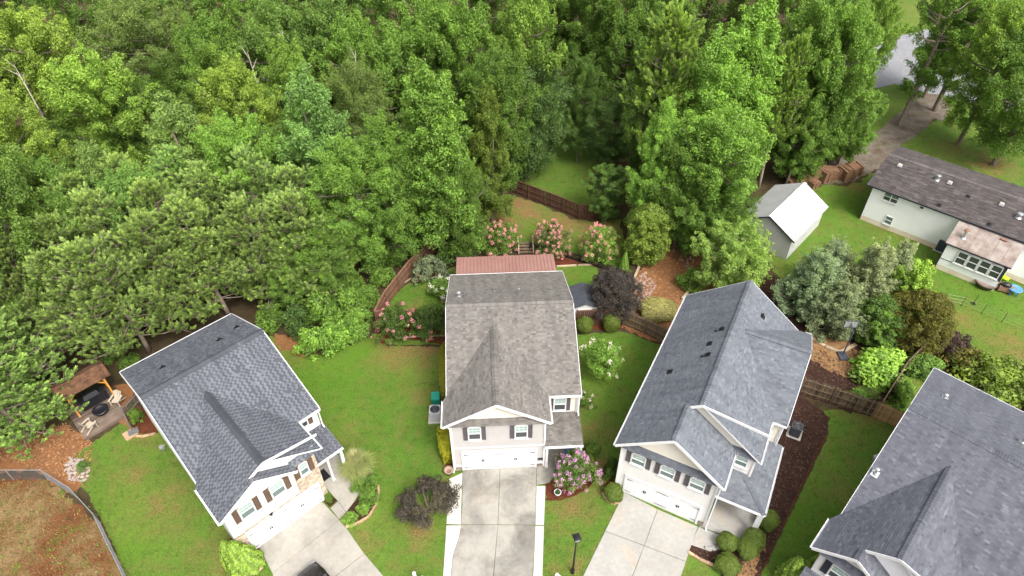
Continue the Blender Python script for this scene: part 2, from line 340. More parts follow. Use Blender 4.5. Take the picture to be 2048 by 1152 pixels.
# ------------------------------------------------------------------ ground, lawns, beds, paving
def P(pts, z=0.0): return [at(x, y, z) for x, y in pts]
def inside(poly, X, Y):
    poly = np.asarray([(p[0], p[1]) for p in poly]); r = np.zeros(len(X), bool); j = len(poly) - 1
    for i in range(len(poly)):
        xi, yi = poly[i]; xj, yj = poly[j]
        if yi != yj:
            c = ((yi > Y) != (yj > Y)) & (X < (xj - xi) * (Y - yi) / (yj - yi) + xi); r ^= c
        j = i
    return r
def sheet(name, pxpoly, z, mat, grid=1.0, res=.35, jit=.12, dry=(), lush=(), seed=1, parent=None):
    rg = np.random.default_rng(seed); poly = P(pxpoly) if len(pxpoly[0]) == 2 else [Vector(p) for p in pxpoly]
    bd = []
    for i, p in enumerate(poly):
        q = poly[(i + 1) % len(poly)]; n = max(1, int((q - p).length / res))
        for k in range(n):
            w = p.lerp(q, k / n); bd.append((w.x + rg.normal(0, jit), w.y + rg.normal(0, jit)))
    B = np.array(bd); mn, mx = B.min(0), B.max(0)
    gx, gy = np.meshgrid(np.arange(mn[0], mx[0], grid), np.arange(mn[1], mx[1], grid)); gx = gx.ravel(); gy = gy.ravel()
    gx = gx + rg.uniform(-.3, .3, len(gx)) * grid; gy = gy + rg.uniform(-.3, .3, len(gy)) * grid
    k = inside(bd, gx, gy); pts = [Vector(p) for p in bd] + [Vector((a, b)) for a, b in zip(gx[k], gy[k])]
    nb = len(bd); edges = [(i, (i + 1) % nb) for i in range(nb)]
    V, E_, F, *_ = delaunay_2d_cdt(pts, edges, [list(range(nb))], 1, 1e-4)
    V = np.array([(v.x, v.y, z) for v in V]); F = np.array([f for f in F if len(f) == 3])
    a, b, c = V[F[:, 0], :2], V[F[:, 1], :2], V[F[:, 2], :2]
    cr = (b[:, 0] - a[:, 0]) * (c[:, 1] - a[:, 1]) - (b[:, 1] - a[:, 1]) * (c[:, 0] - a[:, 0])
    F[cr < 0] = F[cr < 0][:, ::-1]
    me = mesh_np(name, V, F, mat)
    for an, spots in (('dry', dry), ('lush', lush)):
        w = np.zeros(len(V))
        for px, py, r, s in spots:
            g = at(px, py); w = np.maximum(w, s * np.exp(-((V[:, 0] - g.x) ** 2 + (V[:, 1] - g.y) ** 2) / (r * r)))
        me.attributes.new(an, 'FLOAT', 'POINT').data.foreach_set('value', w.astype(np.float32))
    o = link(name, me, parent); return o if parent else tag(o, kind='structure')

g_ = 700.
gm = mesh_np('ground', [(-g_, -60, 0), (g_, -60, 0), (g_, 900, 0), (-g_, 900, 0)], [(0, 1, 2, 3)], M['floor']); tag(link('ground', gm), kind='structure')

LAWN1 = [(150, 908), (160, 962), (192, 1018), (222, 1078), (254, 1155), (292, 1290), (1500, 1290), (1440, 1152), (1560, 850), (1560, 760), (1340, 697), (1250, 664), (1160, 668), (893, 694), (775, 692), (752, 668), (700, 690), (640, 712), (600, 690), (540, 672), (420, 720), (300, 850), (240, 848)]
LAWN2 = [(757, 655), (750, 630), (800, 580), (850, 545), (912, 535), (912, 660), (890, 690), (770, 690)]
LAWN3 = [(1108, 534), (1195, 531), (1200, 630), (1150, 632)]
LAWN4 = [(955, 470), (1000, 385), (1060, 402), (1130, 430), (1160, 442), (1240, 440), (1262, 545), (1200, 529), (1130, 502), (1050, 490), (960, 500)]
LAWN5 = [(1018, 362), (1080, 397), (1150, 420), (1218, 425), (1225, 300), (1235, 150), (1180, 150), (1120, 260), (1050, 330)]
LAWN6 = [(1648, 822), (1700, 818), (1790, 852), (1762, 806), (1815, 745), (1870, 735), (2048, 850), (2250, 1000), (2250, 1290), (1440, 1290), (1522, 1152), (1658, 868)]
LAWN7 = [(1470, 450), (1530, 402), (1580, 374), (1700, 370), (1770, 335), (1800, 275), (1870, 240), (1990, 170), (2048, 190), (2400, 230), (2500, 700), (2060, 800), (1930, 690), (1850, 620), (1560, 560)]
sheet('lawn', LAWN1, .020, M['grass'], .5, .25, .05, seed=1,
      dry=[(330, 1010, 2.0, .45), (255, 955, 1.2, .5), (430, 1110, 1.5, .4), (790, 700, 2.2, .95), (850, 690, 1.6, .9), (590, 690, 2.0, .95), (840, 1060, 1.0, .6), (838, 1092, .45, .9), (840, 790, 1.2, .35), (850, 720, 1.5, .5), (1190, 930, 1.0, .75), (1205, 975, .7, .6), (1150, 1010, 1.3, .55), (1120, 1000, .8, .6), (1110, 1143, .4, .8), (1150, 1130, .5, .55), (700, 860, 1.0, .35), (1190, 860, 1.0, .5), (640, 1000, .8, .3), (720, 1080, 1., .35), (290, 870, 1.2, .4)],
      lush=[(640, 740, 5.5, .55), (720, 700, 2.0, .75), (230, 1000, 1.4, .4), (1240, 720, 3, .25), (250, 1100, 2., .45), (790, 1000, 1.2, .3)])
sheet('lawn', LAWN2, .024, M['grass'], .5, .3, .06, seed=2, dry=[(840, 620, 1.0, .35)])
sheet('lawn', LAWN3, .024, M['grass'], .5, .3, .05, seed=3, dry=[(1140, 548, .5, .45)], lush=[(1150, 570, 3, .4)])
sheet('lawn', LAWN4, .024, M['grass'], .6, .4, .15, seed=4, dry=[(1040, 410, 2.2, .95), (1000, 440, 2.5, .7), (1130, 445, 2.2, .8), (1200, 460, 2.5, .7), (985, 420, 2, .8), (1060, 425, 1.6, .9), (1095, 470, 1.2, .4)])
sheet('lawn', LAWN5, .022, M['grass'], .8, .5, .25, seed=5, dry=[(1210, 190, 3.5, .95), (1180, 200, 2, .8), (1190, 250, 2, .6), (1215, 340, 1.5, .7)])
sheet('lawn', LAWN6, .020, M['grass'], .5, .25, .03, seed=6, lush=[(1600, 1040, 4, .4)], dry=[(1735, 838, .8, .7), (1690, 990, .8, .6)])
sheet('lawn', LAWN7, .020, M['grass'], 1.0, .5, .25, seed=7, lush=[(1690, 400, 5, .25), (1980, 620, 5, .4)],
      dry=[(1712, 375, .8, 1.), (1540, 500, 1.0, .6), (1930, 640, 1.8, .7), (2020, 690, 1.8, .8), (1900, 300, 2, .4), (1985, 330, 2, .8), (1760, 450, 1.2, .5)])
LAWN8 = [(1500, 130), (1640, -20), (2400, -60), (2400, 330), (2048, 260), (1900, 225), (1830, 260), (1740, 290), (1650, 260)]
sheet('lawn', LAWN8, .018, M['grass'], 2.0, .8, .2, seed=33, dry=[(1900, 30, 6, .4)])
sheet('bare_soil', [(-60, 955), (84, 955), (145, 996), (198, 1050), (234, 1115), (264, 1180), (300, 1290), (-120, 1290)], .016, M['basin'], 1.2, .4, .1, seed=8)
sheet('bare_soil', [(-40, 905), (80, 870), (130, 845), (175, 880), (190, 890), (155, 925), (170, 975), (137, 985), (80, 945), (-50, 948)], .010, M['straw'], 1., .4, .2, seed=9)
sheet('bare_soil', [(232, 770), (262, 768), (300, 870), (240, 850)], .028, M['straw'], 1., .4, .12, seed=10)
sheet('bare_soil', [(545, 668), (620, 672), (640, 700), (610, 712), (560, 700)], .028, M['straw'], 1., .3, .2, seed=11)
sheet('bare_soil', [(1243, 655), (1262, 575), (1283, 535), (1320, 470), (1345, 465), (1410, 490), (1450, 560), (1400, 615), (1350, 700)], .028, M['straw'], 1., .3, .12, seed=12)
sheet('bare_soil', [(1610, 655), (1700, 690), (1740, 720), (1700, 760), (1620, 720)], .040, M['clay'], 1., .3, .12, seed=13)
sheet('bare_soil', [(1505, 1095), (1530, 1085), (1500, 1180), (1455, 1180)], .046, M['clay'], .6, .3, .08, seed=14)
sheet('mulch_bed', [(1480, 520), (1560, 560), (1620, 600), (1760, 640), (1880, 640), (1850, 690), (1775, 800), (1745, 836), (1595, 790), (1540, 640)], .030, M['mulch'], 1., .3, .1, seed=15)
sheet('mulch_bed', [(1560, 780), (1600, 790), (1660, 836), (1652, 868), (1520, 1152), (1455, 1290), (1330, 1290), (1462, 1152), (1375, 1103), (1395, 1072), (1510, 1060)], .034, M['mulch'], .8, .25, .04, seed=16)
sheet('mulch_bed', [(758, 662), (800, 655), (892, 660), (893, 690), (790, 676), (762, 690), (752, 672)], .034, M['redmulch'], .8, .25, .06, seed=17)
sheet('mulch_bed', [(1095, 545), (1060, 512), (1122, 513), (1196, 537), (1195, 530), (1112, 534)], .034, M['redmulch'], .8, .25, .04, seed=18)
sheet('mulch_bed', [(1148, 664), (1152, 640), (1250, 636), (1245, 658), (1215, 662), (1190, 660)], .034, M['redmulch'], .8, .25, .06, seed=19)
sheet('mulch_bed', [(1090, 970), (1102, 962), (1180, 925), (1192, 950), (1175, 975), (1140, 992), (1095, 999)], .034, M['redmulch'], .6, .2, .03, seed=20)
sheet('mulch_bed', [(682, 1043), (690, 1028), (724, 985), (705, 960), (730, 930), (757, 962), (755, 1000), (738, 1030), (700, 1052)], .034, M['mulch'], .6, .2, .02, seed=21)
sheet('mulch_bed', [(648, 1003), (660, 990), (675, 1002), (660, 1015)], .072, M['mulch'], .4, .2, .01, seed=22)
sheet('mulch_bed', [(262, 868), (300, 868), (318, 866), (290, 820), (265, 812)], .034, M['redmulch'], .6, .2, .02, seed=23)
sheet('mulch_bed', [(1203, 985), (1215, 955), (1250, 975), (1245, 1000), (1225, 1008)], .034, M['redmulch'], .5, .2, .02, seed=24)
sheet('mulch_bed', [(884, 690), (898, 690), (912, 940), (896, 940), (880, 905), (884, 780)], .034, M['redmulch'], .6, .2, .04, seed=25)
sheet('mulch_bed', [(455, 1085), (470, 1060), (520, 1100), (525, 1130), (500, 1148), (470, 1140)], .034, M['redmulch'], .5, .2, .02, seed=26)
sheet('mulch_bed', [(815, 560), (850, 540), (900, 545), (840, 565)], .034, M['redmulch'], .6, .2, .04, seed=27)
sheet('gravel_drive', [(1560, 352), (1640, 335), (1720, 300), (1775, 245), (1825, 205), (1855, 195), (1885, 215), (1850, 260), (1805, 290), (1760, 335), (1700, 366), (1600, 372)], .032, M['gravel'], 1.2, .3, .10, seed=28)
sheet('road', [(1560, 190), (1660, 130), (1775, 78), (1850, 60), (1930, 57), (2048, 62), (2300, 60), (2300, 90), (1930, 84), (1872, 97), (1850, 118), (1935, 145), (2100, 190), (2300, 250), (2300, 300), (2048, 232), (1930, 203), (1860, 188), (1790, 168), (1700, 190)], .036, M['road'], 3, .8, .05, seed=29)
sheet('gravel_drive', [(1825, 190), (1880, 188), (1900, 215), (1885, 245), (1845, 225)], .040, M['gravel'], 1.2, .3, .10, seed=30)

# kerb along the far road
kb = MB(); kp = P([(1850, 118), (1890, 130), (1935, 145), (2100, 190)])
for a, b in zip(kp, kp[1:]): kb.bar(a + Vector((0, 0, .06)), b + Vector((0, 0, .06)), .25, .14)
tag(kb.build('kerb', M['concN']), kind='structure')

def slab(parent, pxpoly, mat, z0=.0, top=.06, gap=.014):
    pts = P(pxpoly); c = sum(pts, Vector()) / len(pts)
    q = []
    for p in pts:
        d = c - p; q.append(p + d.normalized() * gap * 1.4)
    area = sum(q[i].x * q[(i + 1) % len(q)].y - q[(i + 1) % len(q)].x * q[i].y for i in range(len(q)))
    if area < 0: q = q[::-1]
    mb = MB(); mb.prism([(p.x, p.y, z0) for p in q][::-1], (0, 0, top - z0)) if False else None
    n = len(q); mb.v = [(p.x, p.y, z0) for p in q] + [(p.x, p.y, top - .008) for p in q]
    inn = [(p + (c - p).normalized() * .012) for p in q]; mb.v += [(p.x, p.y, top) for p in inn]
    for i in range(n):
        j = (i + 1) % n; mb.f += [(i, j, n + j, n + i), (n + i, n + j, 2 * n + j, 2 * n + i)]
    mb.f.append(tuple(range(2 * n, 3 * n))); mb.t = [.5] * len(mb.f)
    return mb.build('slab', mat, parent)
dA = tag(empty('driveway', (0, 0, 0)), kind='structure')
slab(dA, [(925, 941), (1000, 937), (996, 1050), (922, 1050), (924, 1010)], M['concA'])
slab(dA, [(1000, 937), (1073, 931), (1071, 1051), (996, 1050)], M['concA'])
slab(dA, [(922, 1050), (996, 1050), (987, 1152), (984, 1290), (893, 1290), (902, 1152), (906, 1110), (918, 1075)], M['concA'])
slab(dA, [(996, 1050), (1071, 1051), (1066, 1152), (1062, 1290), (984, 1290), (987, 1152)], M['concA'])
slab(dA, [(898, 958), (925, 946), (923, 1010), (922, 1050), (893, 1049)], M['concN'])
slab(dA, [(893, 1051), (922, 1051), (918, 1075), (906, 1110), (902, 1152), (893, 1290), (878, 1290), (886, 1152)], M['concN'])
slab(dA, [(1073, 972), (1091, 972), (1088, 1051), (1071, 1051)], M['concN'])
slab(dA, [(1071, 1052), (1088, 1052), (1085, 1152), (1082, 1290), (1062, 1290), (1066, 1152)], M['concN'])
wA = tag(empty('walkway', (0, 0, 0)), kind='structure')
slab(wA, [(1073, 931), (1112, 929), (1108, 950), (1100, 966), (1073, 971)], M['concA'], top=.055)
dB = tag(empty('driveway', (0, 0, 0)), kind='structure')
slab(dB, [(517, 1092), (645, 1004), (679, 1040), (545, 1148)], M['concB'])
slab(dB, [(545, 1148), (679, 1040), (692, 1055), (729, 1108), (674, 1151), (622, 1190), (560, 1190)], M['concB'])
slab(dB, [(674, 1151), (729, 1108), (767, 1152), (850, 1260), (760, 1290), (622, 1190)], M['concB'])
wB = tag(empty('walkway', (0, 0, 0)), kind='structure')
slab(wB, [(679, 1040), (661, 1017), (676, 1003), (693, 1026)], M['concB'], top=.055)
slab(wB, [(676, 1003), (662, 988), (650, 975), (634, 930), (668, 905), (700, 925), (700, 960), (722, 984), (693, 1026)], M['concB'], top=.055)
dC = tag(empty('driveway', (0, 0, 0)), kind='structure')
slab(dC, [(1248, 985), (1315, 1019), (1288, 1092), (1210, 1063)], M['concC'])
slab(dC, [(1315, 1019), (1396, 1054), (1377, 1107), (1372, 1124), (1288, 1092)], M['concC'])
slab(dC, [(1210, 1063), (1288, 1092), (1262, 1160), (1220, 1290), (1105, 1290), (1166, 1152)], M['concC'])
slab(dC, [(1288, 1092), (1372, 1124), (1362, 1152), (1320, 1290), (1220, 1290), (1262, 1160)], M['concC'])
wC = tag(empty('walkway', (0, 0, 0)), kind='structure')
slab(wC, [(1397, 1054), (1445, 1072), (1452, 1085), (1440, 1100), (1420, 1104), (1380, 1090)], M['concC'], top=.055)
slab(wC, [(1411, 1046), (1440, 985), (1535, 1022), (1500, 1082), (1478, 1090), (1446, 1071), (1398, 1053)], M['concC'], top=.058)

# ------------------------------------------------------------------ grass blades on the lawns, loose litter
def tufts(name, lawns, n, excl, mat, hmin, hmax, w, seed, z=.02):
    rg = np.random.default_rng(seed); out = []
    polys = [P(l) for l in lawns]
    for pl in polys:
        A = np.array([(p.x, p.y) for p in pl]); mn, mx = A.min(0), A.max(0)
        ar = abs(sum(A[i - 1][0] * A[i][1] - A[i][0] * A[i - 1][1] for i in range(len(A)))) / 2
        m = int(n * ar * (mx - mn).prod() / max(ar, 1e-6)); X = rg.uniform(mn[0], mx[0], m); Y = rg.uniform(mn[1], mx[1], m)
        k = inside(pl, X + rg.normal(0, .12, m), Y + rg.normal(0, .12, m))
        for e in excl: k &= ~inside(e, X, Y)
        vis = np.ones(m, bool); dx = X; dy = Y * 1.0
        d = dy * math.cos(PITCH) + H * math.sin(PITCH); vis = (np.abs(dx / d) < .80) & (Y > 16)
        k &= vis; out.append(np.stack([X[k], Y[k]], 1))
    XY = np.concatenate(out); m = len(XY)
    th = rg.uniform(0, 6.283, m); c, s = np.cos(th) * w, np.sin(th) * w; h = rg.uniform(hmin, hmax, m); lx, ly = rg.normal(0, .04, m), rg.normal(0, .04, m)
    V = np.empty((m, 3, 3)); V[:, 0] = np.stack([XY[:, 0] - c, XY[:, 1] - s, np.full(m, z)], 1); V[:, 1] = np.stack([XY[:, 0] + c, XY[:, 1] + s, np.full(m, z)], 1)
    V[:, 2] = np.stack([XY[:, 0] + lx, XY[:, 1] + ly, z + h], 1)
    me = mesh_np(name, V.reshape(-1, 3), np.arange(3 * m).reshape(-1, 3), mat, rg.random(m))
    return link(name, me)
EXC = [P(p) for p in ([(925, 941), (1112, 925), (1090, 972), (1085, 1290), (870, 1290), (895, 955)], [(517, 1092), (645, 1000), (634, 925), (668, 900), (722, 984), (757, 962), (750, 1010), (700, 1055), (850, 1260), (760, 1290), (540, 1170)],
      [(1248, 982), (1400, 1046), (1440, 985), (1540, 1020), (1520, 1152), (1455, 1290), (1105, 1290)], [(1090, 970), (1180, 925), (1192, 950), (1140, 992), (1095, 999)], [(1700, 366), (1760, 335), (1805, 290), (1885, 215), (1855, 195), (1775, 245), (1720, 300)], [(1790, 168), (1930, 203), (2300, 300), (2300, 250), (1850, 118), (1700, 110), (1600, 190)])]
g = tufts('grass', [LAWN1, LAWN2, LAWN3, LAWN6], 42, EXC, M['grass'], .03, .085, .035, 3)
tag(g, 'short green lawn grass around the two-storey houses', 'grass', kind='stuff')
g = tufts('grass', [LAWN4, LAWN5, LAWN7], 9, EXC, M['grass'], .03, .07, .045, 4)
tag(g, 'green grass around the low white house and beyond the brown fence', 'grass', kind='stuff')
BAS = [[(-60, 962), (78, 958), (137, 995), (187, 1045), (216, 1110), (240, 1180), (-120, 1180)]]
g = tufts('dry_grass', BAS, 60, [], pmat('dry_grass', (.30, .19, .08), (.20, .11, .045), 1.2, tint=.4), .05, .22, .03, 5)
tag(g, 'dry brown grass inside the chain link fence', 'grass', kind='stuff')
g = tufts('weeds', [BAS[0], [(137, 1000), (187, 1045), (250, 1290), (310, 1290), (210, 1010), (150, 930)]], 5, [], pmat('weed', (.16, .24, .03), (.10, .17, .03), 2, tint=.4), .08, .25, .07, 6)
tag(g, 'yellow-green weeds along the chain link fence', 'weeds', kind='stuff')
def litter(name, pxpoly, n, mat, label, seed, z, size=.09):
    rg = np.random.default_rng(seed); pl = P(pxpoly); A = np.array([(p.x, p.y) for p in pl]); mn, mx = A.min(0), A.max(0)
    X = rg.uniform(mn[0], mx[0], n); Y = rg.uniform(mn[1], mx[1], n); k = inside(pl, X, Y); X, Y = X[k], Y[k]; m = len(X)
    th = rg.uniform(0, 6.283, m); L = size * rg.uniform(.5, 1.4, m); W = L * rg.uniform(.2, .5, m); zz = z + rg.uniform(.005, .05, m)
    c, s = np.cos(th), np.sin(th); V = np.empty((m, 4, 3)); tz = rg.normal(0, .02, (m, 4))
    for i, (a, b) in enumerate(((-1, 0), (0, -1), (1, 0), (0, 1))): V[:, i] = np.stack([X + a * c * L - b * s * W, Y + a * s * L + b * c * W, zz + tz[:, i]], 1)
    return tag(link(name, mesh_np(name, V.reshape(-1, 3), np.arange(4 * m).reshape(-1, 4), mat, rg.random(m))), label, 'mulch', kind='stuff')
mm = pmat('mulch_chip', (.05, .026, .018), (.10, .055, .04), 9, tint=.6); mr = pmat('straw_chip', (.20, .085, .035), (.36, .20, .10), 9, tint=.5)
litter('mulch_chips', [(1560, 780), (1660, 836), (1652, 868), (1520, 1152), (1462, 1152), (1375, 1103), (1510, 1060)], 9000, mm, 'loose dark mulch chips along the right side of the white house', 1, .034)
litter('mulch_chips', [(1600, 680), (1680, 720), (1760, 640), (1860, 680), (1775, 800), (1745, 836), (1595, 790)], 6000, mm, 'loose dark mulch chips behind the weathered fence', 2, .034)
litter('leaf_litter', [(1243, 655), (1262, 575), (1320, 470), (1410, 490), (1450, 560), (1350, 700)], 7000, mr, 'orange pine straw litter around the clipped pale bush', 3, .028)
litter('leaf_litter', [(-40, 905), (80, 870), (130, 845), (190, 890), (170, 975), (80, 945)], 5000, mr, 'orange pine straw litter below the deck', 4, .012)

# ------------------------------------------------------------------ building kit
def clip2d(poly, sub):
    """Sutherland-Hodgman: sub clipped by convex ccw poly (2D)"""
    out = sub
    for i in range(len(poly)):
        ax, ay = poly[i]; bx, by = poly[(i + 1) % len(poly)]; ex, ey = bx - ax, by - ay
        inp = out; out = []
        if not inp: break
        for k in range(len(inp)):
            p, q = inp[k - 1], inp[k]
            dp = ex * (p[1] - ay) - ey * (p[0] - ax); dq = ex * (q[1] - ay) - ey * (q[0] - ax)
            if (dp >= 0) != (dq >= 0):
                t = dp / (dp - dq); out.append((p[0] + t * (q[0] - p[0]), p[1] + t * (q[1] - p[1])))
            if dq >= 0: out.append(q)
    return out
def axes(poly):
    poly = [Vector(p) for p in poly]; n = Vector((0, 0, 0))
    for i in range(len(poly)): n += poly[i].cross(poly[(i + 1) % len(poly)])
    n.normalize(); e1 = Vector((0, 0, 1)).cross(n)
    if e1.length < 1e-3: e1 = Vector((1, 0, 0))
    e1.normalize(); return n, e1, n.cross(e1)
def courses(poly, rowh, wmin, wmax, lift0, lift1, gap=0., seed=0, tintf=None, whole=False, lam=0., wrows=None):
    """rows of overlapping pieces cut to a planar convex polygon (ccw seen from outside); returns an MB"""
    r = random.Random(seed); n, e1, e2 = axes(poly); P2 = [(Vector(p).dot(e1), Vector(p).dot(e2)) for p in poly]; d0 = Vector(poly[0]).dot(n)
    mb = MB(); y0 = min(p[1] for p in P2); y1 = max(p[1] for p in P2); x0 = min(p[0] for p in P2); x1 = max(p[0] for p in P2)
    row = 0; y = y0
    eps = 1e-4
    while y < y1 - eps:
        yt = y + rowh - gap
        x = x0 - (r.random() * wmax if not whole else 0); col_ = 0
        if wmax - wmin < .02: x = x0 - (wmax * .5 if row % 2 else 0)
        while x < x1:
            w = r.uniform(wmin, wmax) if not whole else (x1 - x0)
            c = clip2d(P2, [(x, y), (x + w - gap, y), (x + w - gap, yt), (x, yt)])
            if len(c) >= 3:
                ex = r.choice((0, lam)) if lam else 0
                tv = tintf(r, row, col_, ex) if tintf else r.random()
                pts = []
                for a, b in c:
                    k = (b - y) / rowh; h = (lift0 + ex) * (1 - k) + lift1 * k; pts.append(e1 * a + e2 * b + n * (d0 + h))
                mb.poly(pts, tv)
                lo = [q for q in c if abs(q[1] - y) < eps]
                if len(lo) >= 2:
                    a0, a1 = min(q[0] for q in lo), max(q[0] for q in lo)
                    if a1 - a0 > .01:
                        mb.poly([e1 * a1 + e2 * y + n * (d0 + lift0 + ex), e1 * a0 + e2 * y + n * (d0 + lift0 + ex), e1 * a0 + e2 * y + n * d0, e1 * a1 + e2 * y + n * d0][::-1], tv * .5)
            x += w; col_ += 1
        y += rowh; row += 1
    return mb
SEED = [100]
def shingle_plane(house, poly, mat, deck=.12, tabs=(.16, .34), exp=.143, name='roof', tintf=None):
    """one roof plane: a deck slab carrying rows of shingles"""
    SEED[0] += 1; n, e1, e2 = axes(poly)
    if n.z < 0: poly = poly[::-1]; n, e1, e2 = axes(poly)
    d = MB(); d.prism(poly, -n * deck)
    d.f = [f[::-1] for f in d.f]
    o = d.build(name, M['white'], house)
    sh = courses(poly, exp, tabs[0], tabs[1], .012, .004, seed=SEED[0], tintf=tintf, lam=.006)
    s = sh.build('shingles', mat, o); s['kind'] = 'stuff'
    return o
def ridge_caps(house, p0, p1, mat, w=.21, drop=.10, tone=.3, flip=False):
    p0, p1 = Vector(p0), Vector(p1); d = (p1 - p0); L = d.length; d.normalize(); s = d.cross(Vector((0, 0, 1))).normalized(); r = random.Random(int(L * 100))
    mb = MB(); n = max(1, int(L / .15))
    for i in range(n):
        a = p0 + d * (L * i / n); b = p0 + d * (L * (i + 1) / n + .03); up = Vector((0, 0, 1)); t = min(1, max(0, r.gauss(tone, .12)))
        ha, hb = .065, .035
        for sg in (-1, 1):
            q = [a + up * ha, b + up * hb, b + s * sg * w + up * (hb - drop), a + s * sg * w + up * (ha - drop)]
            mb.poly(q if sg < 0 else q[::-1], t)
            e = a + s * sg * w
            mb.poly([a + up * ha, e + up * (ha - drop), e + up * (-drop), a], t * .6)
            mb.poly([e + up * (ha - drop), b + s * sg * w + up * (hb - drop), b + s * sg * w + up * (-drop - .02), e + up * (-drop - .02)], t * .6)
    o = mb.build('ridge_cap', mat, house); o['kind'] = 'stuff'; return o
def wall(house, poly, mat, lap=.115, thick=.14, name='wall', seed=0, back=None):
    """vertical wall of lapped boards (convex polygon, ccw seen from outside)"""
    n, e1, e2 = axes(poly)
    mb = courses(poly, lap, 1, 1, .014, .002, whole=True, seed=seed)
    mb.prism([Vector(p) - n * .001 for p in poly], -n * thick)
    return mb.build(name, mat, house)
def rect(o, r, up, w, h):
    o, r, up = Vector(o), Vector(r).normalized(), Vector(up).normalized(); return [o, o + r * w, o + r * w + up * h, o + up * h]
UP = Vector((0, 0, 1))
def board(house, p0, p1, w=.05, h=.16, mat=None, name='trim', up=(0, 0, 1)):
    mb = MB(); mb.bar(p0, p1, w, h, up); return mb.build(name, mat or M['white'], house)
def gutter(house, p0, p1, out):
    """U-shaped eave gutter"""
    p0, p1, out = Vector(p0), Vector(p1), Vector(out).normalized(); mb = MB(); z = Vector((0, 0, 1))
    c = out * .055 - z * .07
    mb.bar(p0 + c - z * .05, p1 + c - z * .05, .11, .012); mb.bar(p0 + c + out * .05, p1 + c + out * .05, .012, .11); mb.bar(p0 + c - out * .05, p1 + c - out * .05, .012, .11)
    return mb.build('gutter', M['white'], house)
def downspout(house, top, out, z1=.1):
    t = Vector(top); o = Vector(out); mb = MB(); mb.bar(t, t + o * -.25 - UP * .3, .08, .06, (1, 0, 0)); q = t - o * .25 - UP * .3; mb.bar(q, (q.x, q.y, z1 + .1), .08, .06, (0, 1, 0)); mb.bar((q.x, q.y, z1 + .1), (q.x + o.x * .25, q.y + o.y * .25, z1), .08, .06)
    return mb.build('downspout', M['white'], house)
def window(house, ll, right, out, w, h, shut=None, sw=.32, top='pane_hi', bot='pane_lo', sash=True, cols=1):
    ll, r, o = Vector(ll), Vector(right).normalized(), Vector(out).normalized(); f = MB(); fw = .075
    c = ll + r * w / 2 + UP * h / 2 + o * .03
    for s in (-1, 1): f.bar(c + r * s * (w / 2 - fw / 2) - UP * h / 2, c + r * s * (w / 2 - fw / 2) + UP * h / 2, fw, .09, o)
    for s in (-1, 1): f.bar(c - r * w / 2 + UP * s * (h / 2 - fw / 2), c + r * w / 2 + UP * s * (h / 2 - fw / 2), .10, fw, UP)
    if sash: f.bar(c - r * (w / 2 - fw) , c + r * (w / 2 - fw), .07, .06, UP)
    f.bar(c - r * (w / 2 + .05) - UP * (h / 2 + .03) + o * .02, c + r * (w / 2 + .05) - UP * (h / 2 + .03) + o * .02, .13, .05, UP)
    for k in range(1, cols): f.bar(c + r * (-w / 2 + w * k / cols) - UP * h / 2, c + r * (-w / 2 + w * k / cols) + UP * h / 2, .06, .08, o)
    W = f.build('window', M['white'], house)
    g = ll + o * .022
    for k in range(cols):
        a, b = w * k / cols + fw * .6, w * (k + 1) / cols - fw * .6
        for z0, z1, m in ((fw, h / 2 - .02, bot), (h / 2 + .02, h - fw, top)) if sash else ((fw, h - fw, bot),):
            mb = MB(); mb.prism([g + r * a + UP * z0, g + r * b + UP * z0, g + r * b + UP * z1, g + r * a + UP * z1], -o * .01); mb.build('pane', M[m], W)
            if m == 'pane_hi':
                mu = MB()
                for q in (1, 2): mu.bar(g + r * (a + (b - a) * q / 3) + UP * z0 + o * .006, g + r * (a + (b - a) * q / 3) + UP * z1 + o * .006, .014, .012, o)
                mu.bar(g + r * a + UP * (z0 + z1) / 2 + o * .006, g + r * b + UP * (z0 + z1) / 2 + o * .006, .012, .014, UP); mu.build('muntin', M['white'], W)
    if shut:
        for s in (0, 1):
            b0 = ll + r * (w + .03) if s else ll - r * (sw + .03)
            mb = MB(); cc = b0 + r * sw / 2 + UP * h / 2 + o * .02
            mb.bar(cc - UP * h / 2, cc + UP * h / 2, sw, .035, o)
            for q in (-1, 1): mb.bar(cc + r * q * (sw / 2 - .03) - UP * h / 2 + o * .03, cc + r * q * (sw / 2 - .03) + UP * h / 2 + o * .03, .055, .03, o)
            for q in (-h / 2 + .04, 0, h / 2 - .04): mb.bar(cc - r * (sw / 2 - .05) + UP * q + o * .03, cc + r * (sw / 2 - .05) + UP * q + o * .03, .03, .07, UP)
            for q in range(int(h / .07)): 
                zz = -h / 2 + .09 + q * .07
                if zz < h / 2 - .08: mb.bar(cc - r * (sw / 2 - .05) + UP * zz + o * .022, cc + r * (sw / 2 - .05) + UP * zz + o * .022, .02, .03, UP)
            mb.build('shutter', shut, house)
    return W
